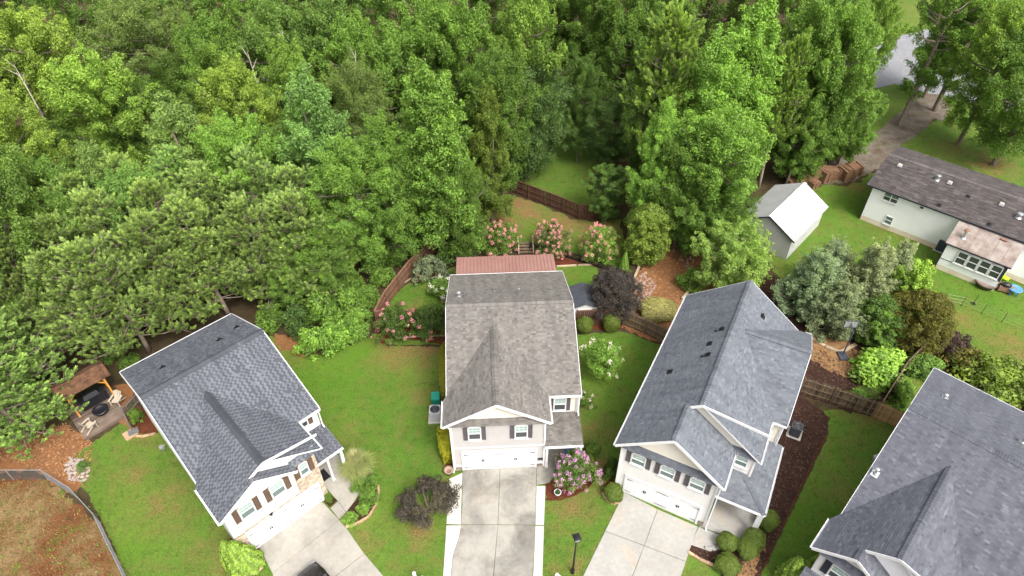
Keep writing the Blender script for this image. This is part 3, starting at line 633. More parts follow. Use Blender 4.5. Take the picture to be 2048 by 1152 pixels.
def garage_door(house, u0, w, h, v=0., hardware=True):
    f = MB()
    f.bar((u0 - .07, v - .03, 0), (u0 - .07, v - .03, h + .14), .14, .10, (0, 1, 0)); f.bar((u0 + w + .07, v - .03, 0), (u0 + w + .07, v - .03, h + .14), .14, .10, (0, 1, 0)); f.bar((u0, v - .03, h + .07), (u0 + w, v - .03, h + .07), .10, .14)
    D = f.build('garage_door', M['white'], house)
    ph = h / 4
    for k in range(4):
        mb = MB(); mb.box((u0 + w / 2, v - .008, ph * (k + .5)), (w, .04, ph - .012))
        for q in range(8): mb.box((u0 + w * (q + .5) / 8, v - .0285, ph * (k + .5)), (w / 8 - .10, .004, ph - .13))
        mb.build('panel', M['white'], D)
    if hardware:
        for uu, dr in ((u0 + .02, 1), (u0 + w - .02, -1), (u0 + w / 2 - .02, -1), (u0 + w / 2 + .02, 1)):
            for zz in (.32, h - .32):
                mb = MB(); mb.hexa([(uu, v - .05, zz - .035), (uu, v - .04, zz - .035), (uu, v - .04, zz + .035), (uu, v - .05, zz + .035), (uu + dr * .42, v - .05, zz - .008), (uu + dr * .42, v - .04, zz - .008), (uu + dr * .42, v - .04, zz + .008), (uu + dr * .42, v - .05, zz + .008)]); mb.build('hinge_strap', M['black'], D)
        for uu in (u0 + w * .27, u0 + w * .73):
            mb = MB()
            for q in (-.06, .06): mb.box((uu + q, v - .06, h * .52), (.045, .03, .20)); mb.box((uu + q, v - .045, h * .52), (.07, .012, .26))
            mb.build('handle', M['black'], D)
    return D
def vent(house, p, h=.35, r=.06, mat='black', cap=True, slope=(0, 0, 1), flash='black'):
    p = Vector(p); mb = MB(); mb.tube([p - UP * .15, p + UP * h], r, 9)
    if cap: mb.lathe(p + UP * h, [(r * 1.1, -.03), (r * 1.9, 0), (r * 1.7, .06), (r * .4, .10)], 10)
    o = mb.build('roof_vent', M[mat], house)
    n = Vector(slope).normalized(); e = n.cross(Vector((1, 0, 0))); e = e.normalized() if e.length > .05 else Vector((0, 1, 0)); a = n.cross(e)
    fl = MB(); fl.prism([p + n * .02 + a * x * .2 + e * y * .2 for x, y in ((-1, -1), (1, -1), (1, 1), (-1, 1))], n * .012); fl.lathe(p, [(r * 2, -.02), (r * 1.3, .08)], 9); fl.build('flashing', M[flash], o)
    return o
def post(house, u, v, z1, s=.2, z0=.05, mat='white'):
    mb = MB(); mb.box((u, v, (z0 + z1) / 2), (s, s, z1 - z0)); mb.box((u, v, z0 + .1), (s + .06, s + .06, .2)); mb.box((u, v, z1 - .06), (s + .06, s + .06, .12)); return mb.build('post', M[mat], house)
def gable_rakes(house, uel, uap, uer, vf, ze, za, left=True, right=True, w=.04, h=.2):
    if left: board(house, (uel, vf - .015, ze - .08), (uap, vf - .015, za - .08), w, h, name='rake_board', up=(-(za - ze), 0, uap - uel))
    if right: board(house, (uap, vf - .017, za - .08), (uer, vf - .017, ze - .08), w, h, name='rake_board', up=((za - ze), 0, uer - uap))

def dark_tab(p):  # mostly light tabs with evenly spaced dark ones
    return lambda r, row, x, ex: (r.uniform(0, .28) if (r.random() < p) else r.uniform(.4, 1))

# ------------------------------------------------------------------ tan roofed house (centre)
A = tag(empty('two_storey_house', (-4.062, 26.105, 0), math.radians(2.414)), 'two-storey house with tan shingle roof, greige siding and white garage door', 'house')
ze, zr, ve, vr, vb = 5.47, 8.20, 1.826, 8.112, 14.40; uml, umr = -.281, 8.738; uel, uer, uap, za, vf, vwr = -.486, 6.533, 3.02, 7.54, -.343, 6.58
sa = (zr - ze) / (vr - ve)
shA = lambda r, row, x, ex: min(1, max(0, r.gauss(.52, .17)))
shingle_plane(A, [(uml, ve, ze), (umr, ve, ze), (umr, vr, zr), (uml, vr, zr)], M['shA'], tabs=(.15, .28), exp=.15, tintf=shA)
shingle_plane(A, [(uml, vr, zr), (umr, vr, zr), (umr, vb, ze), (uml, vb, ze)], M['shA'], tabs=(.15, .28), exp=.15, tintf=shA)
shingle_plane(A, [(uel, vf, ze), (uap, vf, za), (uap, vwr, za), (uel, ve, ze)], M['shA'], tabs=(.15, .28), exp=.15, tintf=shA)
shingle_plane(A, [(uap, vf, za), (uer, vf, ze), (uer, ve, ze), (uap, vwr, za)], M['shA'], tabs=(.15, .28), exp=.15, tintf=shA)
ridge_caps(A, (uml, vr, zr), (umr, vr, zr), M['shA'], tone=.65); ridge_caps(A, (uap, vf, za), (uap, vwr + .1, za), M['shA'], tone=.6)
shingle_plane(A, [(-.05, -.30, 5.36), (6.21, -.30, 5.36), (6.21, 0, 5.77), (-.05, 0, 5.77)], M['shA'], deck=.06, name='pent_roof', tintf=lambda r, row, x, ex: r.uniform(.1, .6))
shingle_plane(A, [(6.18, -.245, 2.70), (8.773, -.245, 2.70), (8.773, 2.30, 3.06), (6.18, 2.30, 3.06)], M['shA'], name='porch_roof', tabs=(.15, .28), exp=.15, tintf=shA)
zt = 5.36
wall(A, rect((0, 0, .35), (1, 0, 0), UP, 6.163, 2.25), M['siding_g']); wall(A, rect((0, -.002, 2.62), (1, 0, 0), UP, 6.163, zt - 2.62), M['siding_g'])
board(A, (0, -.02, 2.60), (6.163, -.02, 2.60), .05, .09)
kz = (za - ze) / (uap - uel)
wall(A, [(.0, .02, zt), (6.163, .02, zt), (6.163, .02, ze + kz * .37 - .12), (uap, .02, za - .14), (0, .02, ze + kz * .486 - .12)], M['siding_c'], .13)
wall(A, [(0, 14.1, .1), (0, 2.3, .1), (0, 2.3, ze), (0, vr, zr - .15), (0, 14.1, ze)], M['siding_g']); wall(A, rect((0, 2.3, .1), (0, -1, 0), UP, 2.3, 5.3), M['siding_g'])
wall(A, rect((6.163, 0, .1), (0, 1, 0), UP, 2.3, 5.3), M['siding_g'])
wall(A, rect((6.163, 2.31, .1), (1, 0, 0), UP, 2.42, 5.35), M['siding_c'])
wall(A, [(8.582, 2.31, .1), (8.582, 14.1, .1), (8.582, 14.1, ze), (8.582, vr, zr - .15), (8.582, 2.31, ze)], M['siding_g'])
wall(A, rect((8.582, 14.1, .1), (-1, 0, 0), UP, 8.58, 5.35), M['siding_g'])
for s, x0, w in ((1, 0, .57), (2, 5.63, .55)):
    mb = courses(rect((x0, -.03, .02), (1, 0, 0), UP, w, .5), .1, .16, .34, .03, .03, .008, seed=s); mb.box((x0 + w / 2, .02, .26), (w, .08, .5)); o = mb.build('stone_base', M['stone'], A); board(A, (x0 - .02, -.05, .55), (x0 + w, -.05, .55), .1, .05)
for u in (0, 6.163): 
    mb = MB(); mb.box((u, -.012, zt / 2 + .05), (.12, .12, zt - .15)); mb.build('corner_board', M['white'], A)
mb = MB(); mb.box((8.582, 2.30, 4.2), (.16, .16, 2.4)); mb.build('corner_board', M['white'], A)
gable_rakes(A, uel, uap, uer, vf, ze, za)
for u in (uml, umr):
    sg = -1 if u < 0 else 1
    board(A, (u + sg * .012, ve, ze - .07), (u + sg * .012, vr, zr - .07), .03, .16, name='rake_board', up=(0, -sa, 1)); board(A, (u + sg * .012, vr, zr - .07), (u + sg * .012, vb, ze - .07), .03, .16, name='rake_board', up=(0, sa, 1))
gutter(A, (uel, vf, ze), (uel, ve, ze), (-1, 0, 0)); gutter(A, (uer, vf, ze), (uer, ve, ze), (1, 0, 0)); gutter(A, (uer, ve, ze), (umr, ve, ze), (0, -1, 0)); gutter(A, (uml, vb, ze), (umr, vb, ze), (0, 1, 0)); gutter(A, (6.2, -.245, 2.70), (8.773, -.245, 2.70), (0, -1, 0))
downspout(A, (8.66, 1.80, 5.36), (0, -1, 0), 3.2); downspout(A, (-.12, -.30, 5.3), (-.3, -.6, 0)); downspout(A, (8.72, -.28, 2.62), (0, -1, 0))
board(A, (6.2, -.22, 2.55), (8.77, -.22, 2.55), .04, .2)
garage_door(A, .66, 4.88, 2.10)
for u0 in (1.09, 4.16): window(A, (u0, 0, 3.53), (1, 0, 0), (0, -1, 0), .87, 1.40, M['shut_grey'], .28)
window(A, (6.95, 2.31, 3.27), (1, 0, 0), (0, -1, 0), .87, 1.40, M['shut_grey'], .26)
window(A, (6.5, 2.31, .95), (1, 0, 0), (0, -1, 0), .8, 1.3)
post(A, 8.6, -.05, 2.58, .22); post(A, 6.35, -.05, 2.58, .16)
mb = MB(); mb.box((7.45, 1.0, .05), (2.5, 2.55, .1)); mb.build('porch_floor', M['concA'], A)
mb = MB(); mb.box((7.95, 2.28, 1.1), (.95, .06, 2.05)); mb.box((7.95, 2.24, 1.5), (.6, .03, .9)); d = mb.build('front_door', M['shut_brown'], A); mb = MB(); mb.box((7.6, 2.2, 1.05), (.04, .08, .12)); mb.build('handle', M['grey_metal'], d)
mb = MB(); mb.box((5.93, -.05, .98), (.34, .08, .12)); mb.bar((5.80, -.06, 1.05), (6.06, -.06, 1.05), .10, .02); mb.build('house_number_plaque', M['black'], A)
vent(A, (.6, 9.65, 7.53), .40, .085, 'galv', slope=(0, sa, 1), flash='galv'); vent(A, (1.0, 10.11, 7.33), .2, .05, 'grey_metal', False, (0, sa, 1), 'grey_metal'); vent(A, (3.18, 10.7, 7.07), .2, .05, 'grey_metal', False, (0, sa, 1), 'grey_metal'); vent(A, (4.96, 9.75, 7.48), .5, .055, 'grey_metal', True, (0, sa, 1), 'grey_metal')
# patio cover behind
PC = tag(empty('patio_cover', A.location.copy(), A.rotation_euler.z), 'red-brown ribbed metal patio roof behind the tan roofed house', 'patio roof')
x0, x1, y0, y1, z0, z1 = .0, 8.62, 14.45, 19.85, 3.45, 2.8
nr = 28
for i in range(nr):
    a = x0 + (x1 - x0) * i / nr; b = x0 + (x1 - x0) * (i + 1) / nr
    mb = MB(); t = .012
    mb.hexa([(a, y0, z0 - t), (b, y0, z0 - t), (b, y1, z1 - t), (a, y1, z1 - t), (a, y0, z0), (b, y0, z0), (b, y1, z1), (a, y1, z1)]); mb.bar((a + .02, y0, z0 + .02), (a + .02, y1, z1 + .02), .028, .055); mb.build('roof_panel', M['metal_red'], PC)
for u in (.15, 4.3, 8.45): mb = MB(); mb.box((u, y1 - .2, z1 / 2 - .06), (.14, .14, z1 - .12)); mb.build('post', M['white'], PC)
mb = MB(); mb.bar((.05, y1 - .2, z1 - .1), (8.57, y1 - .2, z1 - .1), .1, .16); mb.build('beam', M['white'], PC)
mb = MB(); mb.box((4.3, 17.2, .06), (8.4, 5.2, .1)); mb.build('patio_floor', M['concA'], PC)

# ------------------------------------------------------------------ blue-grey roofed house with brick (left)
B = tag(empty('two_storey_house', (-16.951, 19.947, 0), math.radians(43.527)), 'two-storey house with dotted blue-grey roof, brown shutters and tan brick', 'house')
ze, zr, ve, vr, vb = 5.46, 8.293, 2.456, 8.621, 14.786; uml, umr = -.112, 8.167; uel, uer, uap, za, vf, vwr = -.325, 6.567, 3.114, 7.535, -.281, 6.97
vs_, usa, usr, zsa = -.68, 2.23, 4.66, 6.995; sb = (zr - ze) / (vr - ve)
dot = lambda r, row, x, ex: (r.uniform(0, .27) if (x % 2 == 0 and r.random() < .93) or r.random() < .04 else r.uniform(.42, 1))
def planeB(poly, t=None, nm='roof'): return shingle_plane(B, poly, M['shB'], tabs=(.150, .160), exp=.15, tintf=t or dot, name=nm)
planeB([(uml, ve, ze), (umr, ve, ze), (umr, vr, zr), (uml, vr, zr)])
planeB([(uml, vr, zr), (umr, vr, zr), (umr, vb, ze), (uml, vb, ze)], lambda r, row, x, ex: min(1, max(0, r.gauss(.30, .22))))
planeB([(uel, vf, ze), (uap, vf, za), (uap, vwr, za), (uel, ve, ze)]); planeB([(uap, vf, za), (uer, vf, ze), (uer, ve, ze), (uap, vwr, za)])
planeB([(uel, vs_, ze), (usa, vs_, zsa), (usa, vf, zsa), (uel, vf, ze)]); planeB([(usa, vs_, zsa), (usr, vs_, ze), (usr, 0, ze), (usa, 0, zsa)])
planeB([(4.5, -.30, 5.38), (6.25, -.30, 5.38), (6.25, 0, 5.80), (4.5, 0, 5.80)], nm='pent_roof')
planeB([(6.14, .667, 2.89), (8.249, .667, 2.89), (8.249, 2.86, 3.46), (6.14, 2.86, 3.46)], nm='porch_roof')
dk = .12
ridge_caps(B, (uml, vr, zr), (umr, vr, zr), M['shB'], .25, .11, tone=.02); ridge_caps(B, (uap, vf, za), (uap, vwr + .1, za), M['shB'], .25, .15, tone=.02)
kz = (za - ze) / (uap - uel)
# lower front: brick, gable above, jettied bay to the left
def bricks(house, poly, seed):
    n, e1, e2 = axes(poly); mb = courses(poly, .078, .205, .225, .016, .016, .011, seed=seed); o = mb.build('bricks', M['brick'], house); o['kind'] = 'stuff'
    b = MB(); b.prism([Vector(p) + n * .004 for p in poly], -n * .14); b.build('wall', M['mortar'], house)
bricks(B, rect((5.66, 0, .05), (1, 0, 0), UP, .467, 5.3), 1); bricks(B, rect((4.42, 0, 2.22), (1, 0, 0), UP, 1.24, 3.13), 2); bricks(B, rect((.72, 0, 2.22), (1, 0, 0), UP, 3.70, .63), 3); bricks(B, rect((0, 0, .05), (1, 0, 0), UP, .72, 2.8), 4)
wall(B, [(0, .02, 5.3), (6.127, .02, 5.3), (6.127, .02, ze + kz * .4 - .12), (uap, .02, za - .14), (0, .02, ze + kz * .325 - .12)], M['siding_w'], .13)
wall(B, [(0, -.20, 2.85), (4.40, -.20, 2.85), (4.40, -.20, ze + .1), (usa, -.20, zsa - .14), (0, -.20, ze + .1)], M['siding_w'], .13)
wall(B, rect((0, 0, 2.85), (0, -1, 0), UP, .20, 2.62)[::1], M['siding_w']); wall(B, rect((4.40, -.20, 2.85), (0, 1, 0), UP, .20, 2.62), M['siding_w'])
board(B, (-.02, -.23, 2.87), (4.42, -.23, 2.87), .06, .16); 
for u in (.02, 4.38): mb = MB(); mb.box((u, -.22, 4.15), (.12, .06, 2.7)); mb.build('corner_board', M['white'], B)
mb = MB(); mb.prism([(0, -.20, 2.83), (4.4, -.20, 2.83), (4.4, 0, 2.83), (0, 0, 2.83)], (0, 0, -.03)); mb.build('soffit', M['white'], B)
wall(B, [(0, 14.5, .1), (0, 2.8, .1), (0, 2.8, ze), (0, vr, zr - .15), (0, 14.5, ze)], M['siding_w']); wall(B, rect((0, 2.8, .1), (0, -1, 0), UP, 2.8, 5.3), M['siding_w'])
wall(B, rect((6.127, 0, .1), (0, 1, 0), UP, 2.86, 5.3), M['siding_w']); wall(B, rect((6.127, 2.86, .1), (1, 0, 0), UP, 1.92, 5.3), M['siding_w'])
wall(B, [(8.05, 2.86, .1), (8.05, 14.5, .1), (8.05, 14.5, ze), (8.05, vr, zr - .15), (8.05, 2.86, ze)], M['siding_w']); wall(B, rect((8.05, 14.5, .1), (-1, 0, 0), UP, 8.05, 5.3), M['siding_w'])
gable_rakes(B, usa - .05, uap, uer, vf, zsa, za); gable_rakes(B, uel, usa, usr, vs_, ze, zsa)
for u in (uml, umr):
    sg = -1 if u < 0 else 1
    board(B, (u + sg * .02, ve, ze - .09), (u + sg * .02, vr, zr - .09), .05, .2, name='rake_board', up=(0, -sb, 1)); board(B, (u + sg * .02, vr, zr - .09), (u + sg * .02, vb, ze - .09), .05, .2, name='rake_board', up=(0, sb, 1))
gutter(B, (uel, vs_, ze), (uel, ve, ze), (-1, 0, 0)); gutter(B, (uer, vf, ze), (uer, ve, ze), (1, 0, 0)); gutter(B, (uer, ve, ze), (umr, ve, ze), (0, -1, 0)); gutter(B, (6.14, .667, 2.89), (8.249, .667, 2.89), (0, -1, 0)); gutter(B, (uml, vb, ze), (umr, vb, ze), (0, 1, 0))
downspout(B, (8.1, 2.42, 5.36), (0, -1, 0), 3.5)
garage_door(B, .76, 4.88, 2.06, hardware=True)
for u0 in (.83, 2.86): window(B, (u0, -.20, 3.80), (1, 0, 0), (0, -1, 0), .92, 1.30, M['shut_brown'], .34, bot='pane_mid')
window(B, (4.92, 0, 3.75), (1, 0, 0), (0, -1, 0), .62, 1.20, M['shut_brown'], .34, bot='pane_mid')
window(B, (6.75, 2.86, 4.15), (1, 0, 0), (0, -1, 0), .55, 1.1, M['shut_brown'], .3)
post(B, 8.08, .85, 2.76, .2); post(B, 7.05, .85, 2.76, .14)
mb = MB(); mb.box((7.55, 2.82, 1.1), (.95, .06, 2.05)); mb.box((7.55, 2.78, 1.5), (.6, .03, .9)); d = mb.build('front_door', M['shut_brown'], B)
mb = MB(); mb.box((2.4, -.08, 2.42), (.16, .16, .22)); mb.box((2.4, -.06, 2.56), (.22, .2, .05)); mb.build('wall_lamp', M['black'], B)
for u, v in ((2.06, 11.5), (5.9, 10.94), (7.39, 11.52)): vent(B, (u, v, zr - sb * (v - vr)), .22, .05, 'black', False, (0, sb, 1))

# ------------------------------------------------------------------ grey roofed white house (right of centre)
Cc = tag(empty('two_storey_house', (6.922, 24.608, 0), math.radians(-27.811)), 'white two-storey house with light grey roof and three shuttered windows over its garage', 'house')
ze, za, zm = 5.30, 7.951, 8.55; uel, uer, uap, um, umr = -.413, 6.459, 3.02, 3.797, 7.986; vf, vm, vb = -.383, 2.41, 15.03
vcr, vcf, uce, ucv, zcr = 10.5, 5.93, 8.90, 4.54, 7.976; kc = (za - ze) / (uap - uel)
zm = ze + kc * (um - uel); zcr = zm - (zm - ze) / (umr - um) * (ucv - um)
shc = lambda r, row, x, ex: min(1, max(0, r.gauss(.5, .17)))
def planeC(poly, nm='roof'): return shingle_plane(Cc, poly, M['shC'], tabs=(.12, .32), exp=.143, tintf=shc, name=nm)
planeC([(uel, vf, ze), (uap, vf, za), (uap, vm, za), (uel, vm, ze)]); planeC([(uel, vm, ze), (um, vm, zm), (um, vb, zm), (uel, vb, ze)])
planeC([(uap, vf, za), (uer, vf, ze), (uer, 2.76, ze), (uap, 2.76, za)]); planeC([(um, vm, zm), (umr, vm, ze), (umr, vb, ze), (um, vb, zm)])
vcb = 2 * vcr - vcf
planeC([(umr, vcf, ze), (uce, vcf, ze), (uce, vcr, zcr), (ucv, vcr, zcr)]); planeC([(ucv, vcr, zcr), (uce, vcr, zcr), (uce, vcb, ze), (umr, vcb, ze)])
planeC([(6.12, .775, 2.71), (9.188, .775, 2.71), (7.21, 2.753, 3.31), (6.12, 2.753, 3.31)], 'porch_roof'); planeC([(9.188, .775, 2.71), (9.188, 6.42, 2.71), (7.21, 6.42, 3.31), (7.21, 2.753, 3.31)], 'porch_roof')
ridge_caps(Cc, (um, vm, zm), (um, vb, zm), M['shC'], tone=.7); ridge_caps(Cc, (uap, vf, za), (uap, vm + .2, za), M['shC'], tone=.7); ridge_caps(Cc, (ucv + .1, vcr, zcr), (uce, vcr, zcr), M['shC'], tone=.55); ridge_caps(Cc, (9.188, .775, 2.72), (7.5, 2.463, 3.24), M['shC'], .14, .05, tone=.4)
shingle_plane(Cc, [(-.05, -.30, 5.18), (6.16, -.30, 5.18), (6.16, 0, 5.62), (-.05, 0, 5.62)], M['shC'], deck=.06, name='pent_roof', tintf=lambda r, row, x, ex: r.uniform(0, .5))
shingle_plane(Cc, [(5.3, 2.46, 5.18), (7.75, 2.46, 5.18), (7.75, 2.76, 5.62), (5.3, 2.76, 5.62)], M['shC'], deck=.06, name='pent_roof', tintf=lambda r, row, x, ex: r.uniform(0, .5))
wall(Cc, rect((0, 0, .1), (1, 0, 0), UP, 6.109, 5.1), M['siding_w'])
wall(Cc, [(0, .02, 5.18), (6.109, .02, 5.18), (6.109, .02, ze + .15), (uap, .02, za - .14), (0, .02, ze + .2)], M['siding_c'], .13)
wall(Cc, rect((0, 14.8, .1), (0, -1, 0), UP, 14.8, 5.2), M['siding_w']); wall(Cc, rect((6.109, 0, .1), (0, 1, 0), UP, 2.76, 5.2), M['siding_w'])
wall(Cc, [(3.0, 2.76, 5.18), (7.7, 2.76, 5.18), (7.7, 2.76, ze + .1), (um, 2.76, zm - .14), (3.0, 2.76, zm - .75)], M['siding_c'], .13); wall(Cc, rect((6.109, 2.76, .1), (1, 0, 0), UP, 1.59, 5.1), M['siding_w'])
wall(Cc, rect((7.7, 2.76, .1), (0, 1, 0), UP, 3.5, 5.2), M['siding_w']); wall(Cc, rect((7.7, 6.25, .1), (1, 0, 0), UP, .95, 5.15), M['siding_c'])
wall(Cc, [(8.65, 6.25, .1), (8.65, 14.75, .1), (8.65, 14.75, ze), (8.65, vcr, zcr - .15), (8.65, 6.25, ze)], M['siding_w']); wall(Cc, [(7.7, 14.75, .1), (0, 14.75, .1), (0, 14.75, ze), (um, 14.75, zm - .15), (7.7, 14.75, ze)], M['siding_w']); wall(Cc, rect((8.65, 14.75, .1), (-1, 0, 0), UP, .95, 5.2), M['siding_w'])
for u, v, z0, z1 in ((0, -.012, .1, 5.15), (6.109, -.012, .1, 5.15), (7.7, 2.75, 3.2, 5.2), (8.65, 6.24, .1, 5.2)): mb = MB(); mb.box((u, v, (z0 + z1) / 2), (.12, .12, z1 - z0)); mb.build('corner_board', M['white'], Cc)
gable_rakes(Cc, uel, uap, uer, vf, ze, za); gable_rakes(Cc, uap + .15, um, umr, vm, za + kc * .15, zm)
board(Cc, (uce + .02, vcf, ze - .07), (uce + .02, vcr, zcr - .07), .03, .16, name='rake_board', up=(0, -.57, 1)); board(Cc, (uce + .02, vcr, zcr - .07), (uce + .02, vcb, ze - .07), .03, .16, name='rake_board', up=(0, .57, 1))
board(Cc, (uel, vb + .02, ze - .07), (um, vb + .02, zm - .07), .03, .14, name='rake_board', up=(-kc, 0, 1)); board(Cc, (um, vb + .02, zm - .07), (umr, vb + .02, ze - .07), .03, .14, name='rake_board', up=(kc, 0, 1))
gutter(Cc, (uel, vf, ze), (uel, vb, ze), (-1, 0, 0)); gutter(Cc, (uer, vf, ze), (uer, 2.6, ze), (1, 0, 0)); gutter(Cc, (umr, vm, ze), (umr, vcf, ze), (1, 0, 0)); gutter(Cc, (umr, vcf, ze), (uce, vcf, ze), (0, -1, 0)); gutter(Cc, (umr + .5, vcb, ze), (uce, vcb, ze), (0, 1, 0))
gutter(Cc, (6.2, .775, 2.71), (9.188, .775, 2.71), (0, -1, 0)); gutter(Cc, (9.188, .775, 2.71), (9.188, 6.42, 2.71), (1, 0, 0))
downspout(Cc, (8.75, 5.9, 5.2), (0, -1, 0), .1); downspout(Cc, (6.35, -.3, 5.2), (.3, -.5, 0)); downspout(Cc, (9.2, .8, 2.62), (.2, -.3, 0))
board(Cc, (6.15, .80, 2.56), (9.17, .80, 2.56), .05, .2); board(Cc, (9.165, .80, 2.56), (9.165, 6.4, 2.56), .05, .2)
garage_door(Cc, .653, 4.88, 2.0)
for u0 in (.66, 2.56, 4.46): window(Cc, (u0, 0, 3.62), (1, 0, 0), (0, -1, 0), .96, 1.12, M['shut_grey'], .30, bot='pane_mid')
window(Cc, (6.5, 2.76, 3.85), (1, 0, 0), (0, -1, 0), .85, 1.05, None, bot='pane_mid')
post(Cc, 8.98, .98, 2.6, .24); post(Cc, 8.98, 3.6, 2.6, .2)
mb = courses(rect((5.62, -.03, .02), (1, 0, 0), UP, .5, .45), .1, .16, .34, .03, .03, .008, seed=9); mb.box((5.87, .02, .25), (.5, .08, .45)); mb.build('stone_base', M['stone'], Cc)
kv = lambda u: ze + kc * (u - uel)
for u, v, big in ((3.12, 9.75, 1), (2.73, 8.35, 0), (2.9, 7.2, 1), (.95, 6.0, 0)):
    vent(Cc, (u, v, kv(u)), .24, .055, 'black', False, (-kc, 0, 1))
    if big:
        mb = MB(); q = Vector((u - .3, v - .1, kv(u - .3))); mb.hexa([q + Vector(p) * .5 for p in ((-.2, -.18, -.1), (.15, -.18, .15), (.15, .18, .15), (-.2, .18, -.1), (-.2, -.14, .08), (.1, -.14, .22), (.1, .14, .22), (-.2, .14, .08))]); mb.build('roof_vent', M['black'], Cc)
vent(Cc, (5.33, 13.0, zm - kc * (5.33 - um)), .3, .055, 'black', False, (kc, 0, 1))

# ------------------------------------------------------------------ slate grey roofed house (lower right corner)
D = tag(empty('two_storey_house', (17.575, 18.087, 0), math.radians(-43.78)), 'slate grey roofed house cut off by the lower right corner of the photo', 'house')
ze, zr, ve, vr, vb = 5.385, 8.629, 1.189, 9.064, 16.94; uml, umr = -.183, 9.2; uel, uap, za, vf, vwr = -.517, 3.078, 7.825, -.338, 7.109; uer = 2 * uap - uel
vs_ = -1.14; usa = 1.55; kz = (za - ze) / (uap - uel); zsa = ze + kz * (usa - uel); usr = 2 * usa - uel; sb = (zr - ze) / (vr - ve)
shd = lambda r, row, x, ex: min(1, max(0, r.gauss(.5, .17)))
def planeD(poly, nm='roof'): return shingle_plane(D, poly, M['shD'], tabs=(.14, .32), exp=.15, tintf=shd, name=nm)
planeD([(uml, ve, ze), (umr, ve, ze), (umr, vr, zr), (uml, vr, zr)]); planeD([(uml, vr, zr), (umr, vr, zr), (umr, vb, ze), (uml, vb, ze)])
planeD([(uel, vf, ze), (uap, vf, za), (uap, vwr, za), (uel, ve, ze)]); planeD([(uap, vf, za), (uer, vf, ze), (uer, ve, ze), (uap, vwr, za)])
planeD([(uel, vs_, ze), (usa, vs_, zsa), (usa, vf, zsa), (uel, vf, ze)]); planeD([(usa, vs_, zsa), (usr, vs_, ze), (usr, 0, ze), (usa, 0, zsa)])
planeD([(-.1, -1.15, 5.28), (3.4, -1.15, 5.28), (3.4, -.80, 5.7), (-.1, -.80, 5.7)], 'pent_roof'); planeD([(-.3, -1.75, 2.6), (3.6, -1.75, 2.6), (3.6, -.82, 3.0), (-.3, -.82, 3.0)], 'pent_roof')
ridge_caps(D, (uml, vr, zr), (umr, vr, zr), M['shD'], tone=.4); ridge_caps(D, (uap, vf, za), (uap, vwr + .1, za), M['shD'], .2, .1, tone=.6); ridge_caps(D, (usa, vs_, zsa), (usa, vf, zsa), M['shD'], tone=.5)
wall(D, [(0, -.80, .1), (3.3, -.80, .1), (3.3, -.80, 5.3), (usa, -.80, zsa - .14), (0, -.80, 5.5)], M['siding_w']); wall(D, [(0, .02, .1), (6.2, .02, .1), (6.2, .02, ze), (uap, .02, za - .14), (0, .02, ze)], M['siding_r'])
wall(D, rect((3.3, -.8, .1), (0, 1, 0), UP, .8, 5.2), M['siding_w']); wall(D, [(0, 16.6, .1), (0, 1.6, .1), (0, 1.6, ze), (0, vr, zr - .15), (0, 16.6, ze)], M['siding_w']); wall(D, rect((0, 1.6, .1), (0, -1, 0), UP, 2.4, 5.2), M['siding_w']); wall(D, rect((6.2, 0, .1), (0, 1, 0), UP, 1.6, 5.2), M['siding_w']); wall(D, rect((6.2, 1.6, .1), (1, 0, 0), UP, 2.7, 5.2), M['siding_w']); wall(D, [(8.9, 1.6, .1), (8.9, 16.6, .1), (8.9, 16.6, ze), (8.9, vr, zr - .15), (8.9, 1.6, ze)], M['siding_w']); wall(D, rect((8.9, 16.6, .1), (-1, 0, 0), UP, 8.9, 5.2), M['siding_w'])
gable_rakes(D, usa + .1, uap, uer, vf, zsa + kz * .1, za); gable_rakes(D, uel, usa, usr, vs_, ze, zsa)
for u in (uml, umr):
    sg = -1 if u < 0 else 1
    board(D, (u + sg * .012, ve, ze - .07), (u + sg * .012, vr, zr - .07), .03, .14, name='rake_board', up=(0, -sb, 1)); board(D, (u + sg * .012, vr, zr - .07), (u + sg * .012, vb, ze - .07), .03, .14, name='rake_board', up=(0, sb, 1))
gutter(D, (uel, vs_, ze), (uel, ve, ze), (-1, 0, 0)); gutter(D, (uml, vb, ze), (umr, vb, ze), (0, 1, 0)); gutter(D, (uer, ve, ze), (umr, ve, ze), (0, -1, 0))
window(D, (.75, -.80, 3.5), (1, 0, 0), (0, -1, 0), 1.0, 1.35, M['shut_dark'], .36)
for u, v, m, h in ((.15, 4.6, 'galv', .45), (1.18, 12.84, 'galv', .25), (5.62, 12.1, 'galv', .4)): vent(D, (u, v, zr - sb * abs(v - vr)), h, .07, m, True, (0, sb if v > vr else -sb, 1), 'galv')

# ------------------------------------------------------------------ low white house (upper right)
R_ = tag(empty('single_storey_house', (35.305, 54.822, 0), math.radians(-42.278)), 'low white house with long brown shingle roof and rust stained base', 'house')
ze, zr, vr = 4.18, 5.45, 4.325; vb = 2 * vr + .36; L = 21.
shr = lambda r, row, x, ex: min(1, max(0, r.gauss(.5, .22)))
shingle_plane(R_, [(-.54, -.36, ze), (L, -.36, ze), (L, vr, zr), (-.54, vr, zr)], M['shR'], tabs=(.4, .8), exp=.16, tintf=shr); shingle_plane(R_, [(-.54, vr, zr), (L, vr, zr), (L, vb, ze), (-.54, vb, ze)], M['shR'], tabs=(.4, .8), exp=.16, tintf=shr)
ridge_caps(R_, (-.54, vr, zr), (L, vr, zr), M['shR'], tone=.9)
wall(R_, rect((0, 0, .55), (1, 0, 0), UP, L - .3, 3.55), M['siding_r'], .2); wall(R_, rect((0, .005, .02), (1, 0, 0), UP, L - .3, .53), M['stucco'], .6)
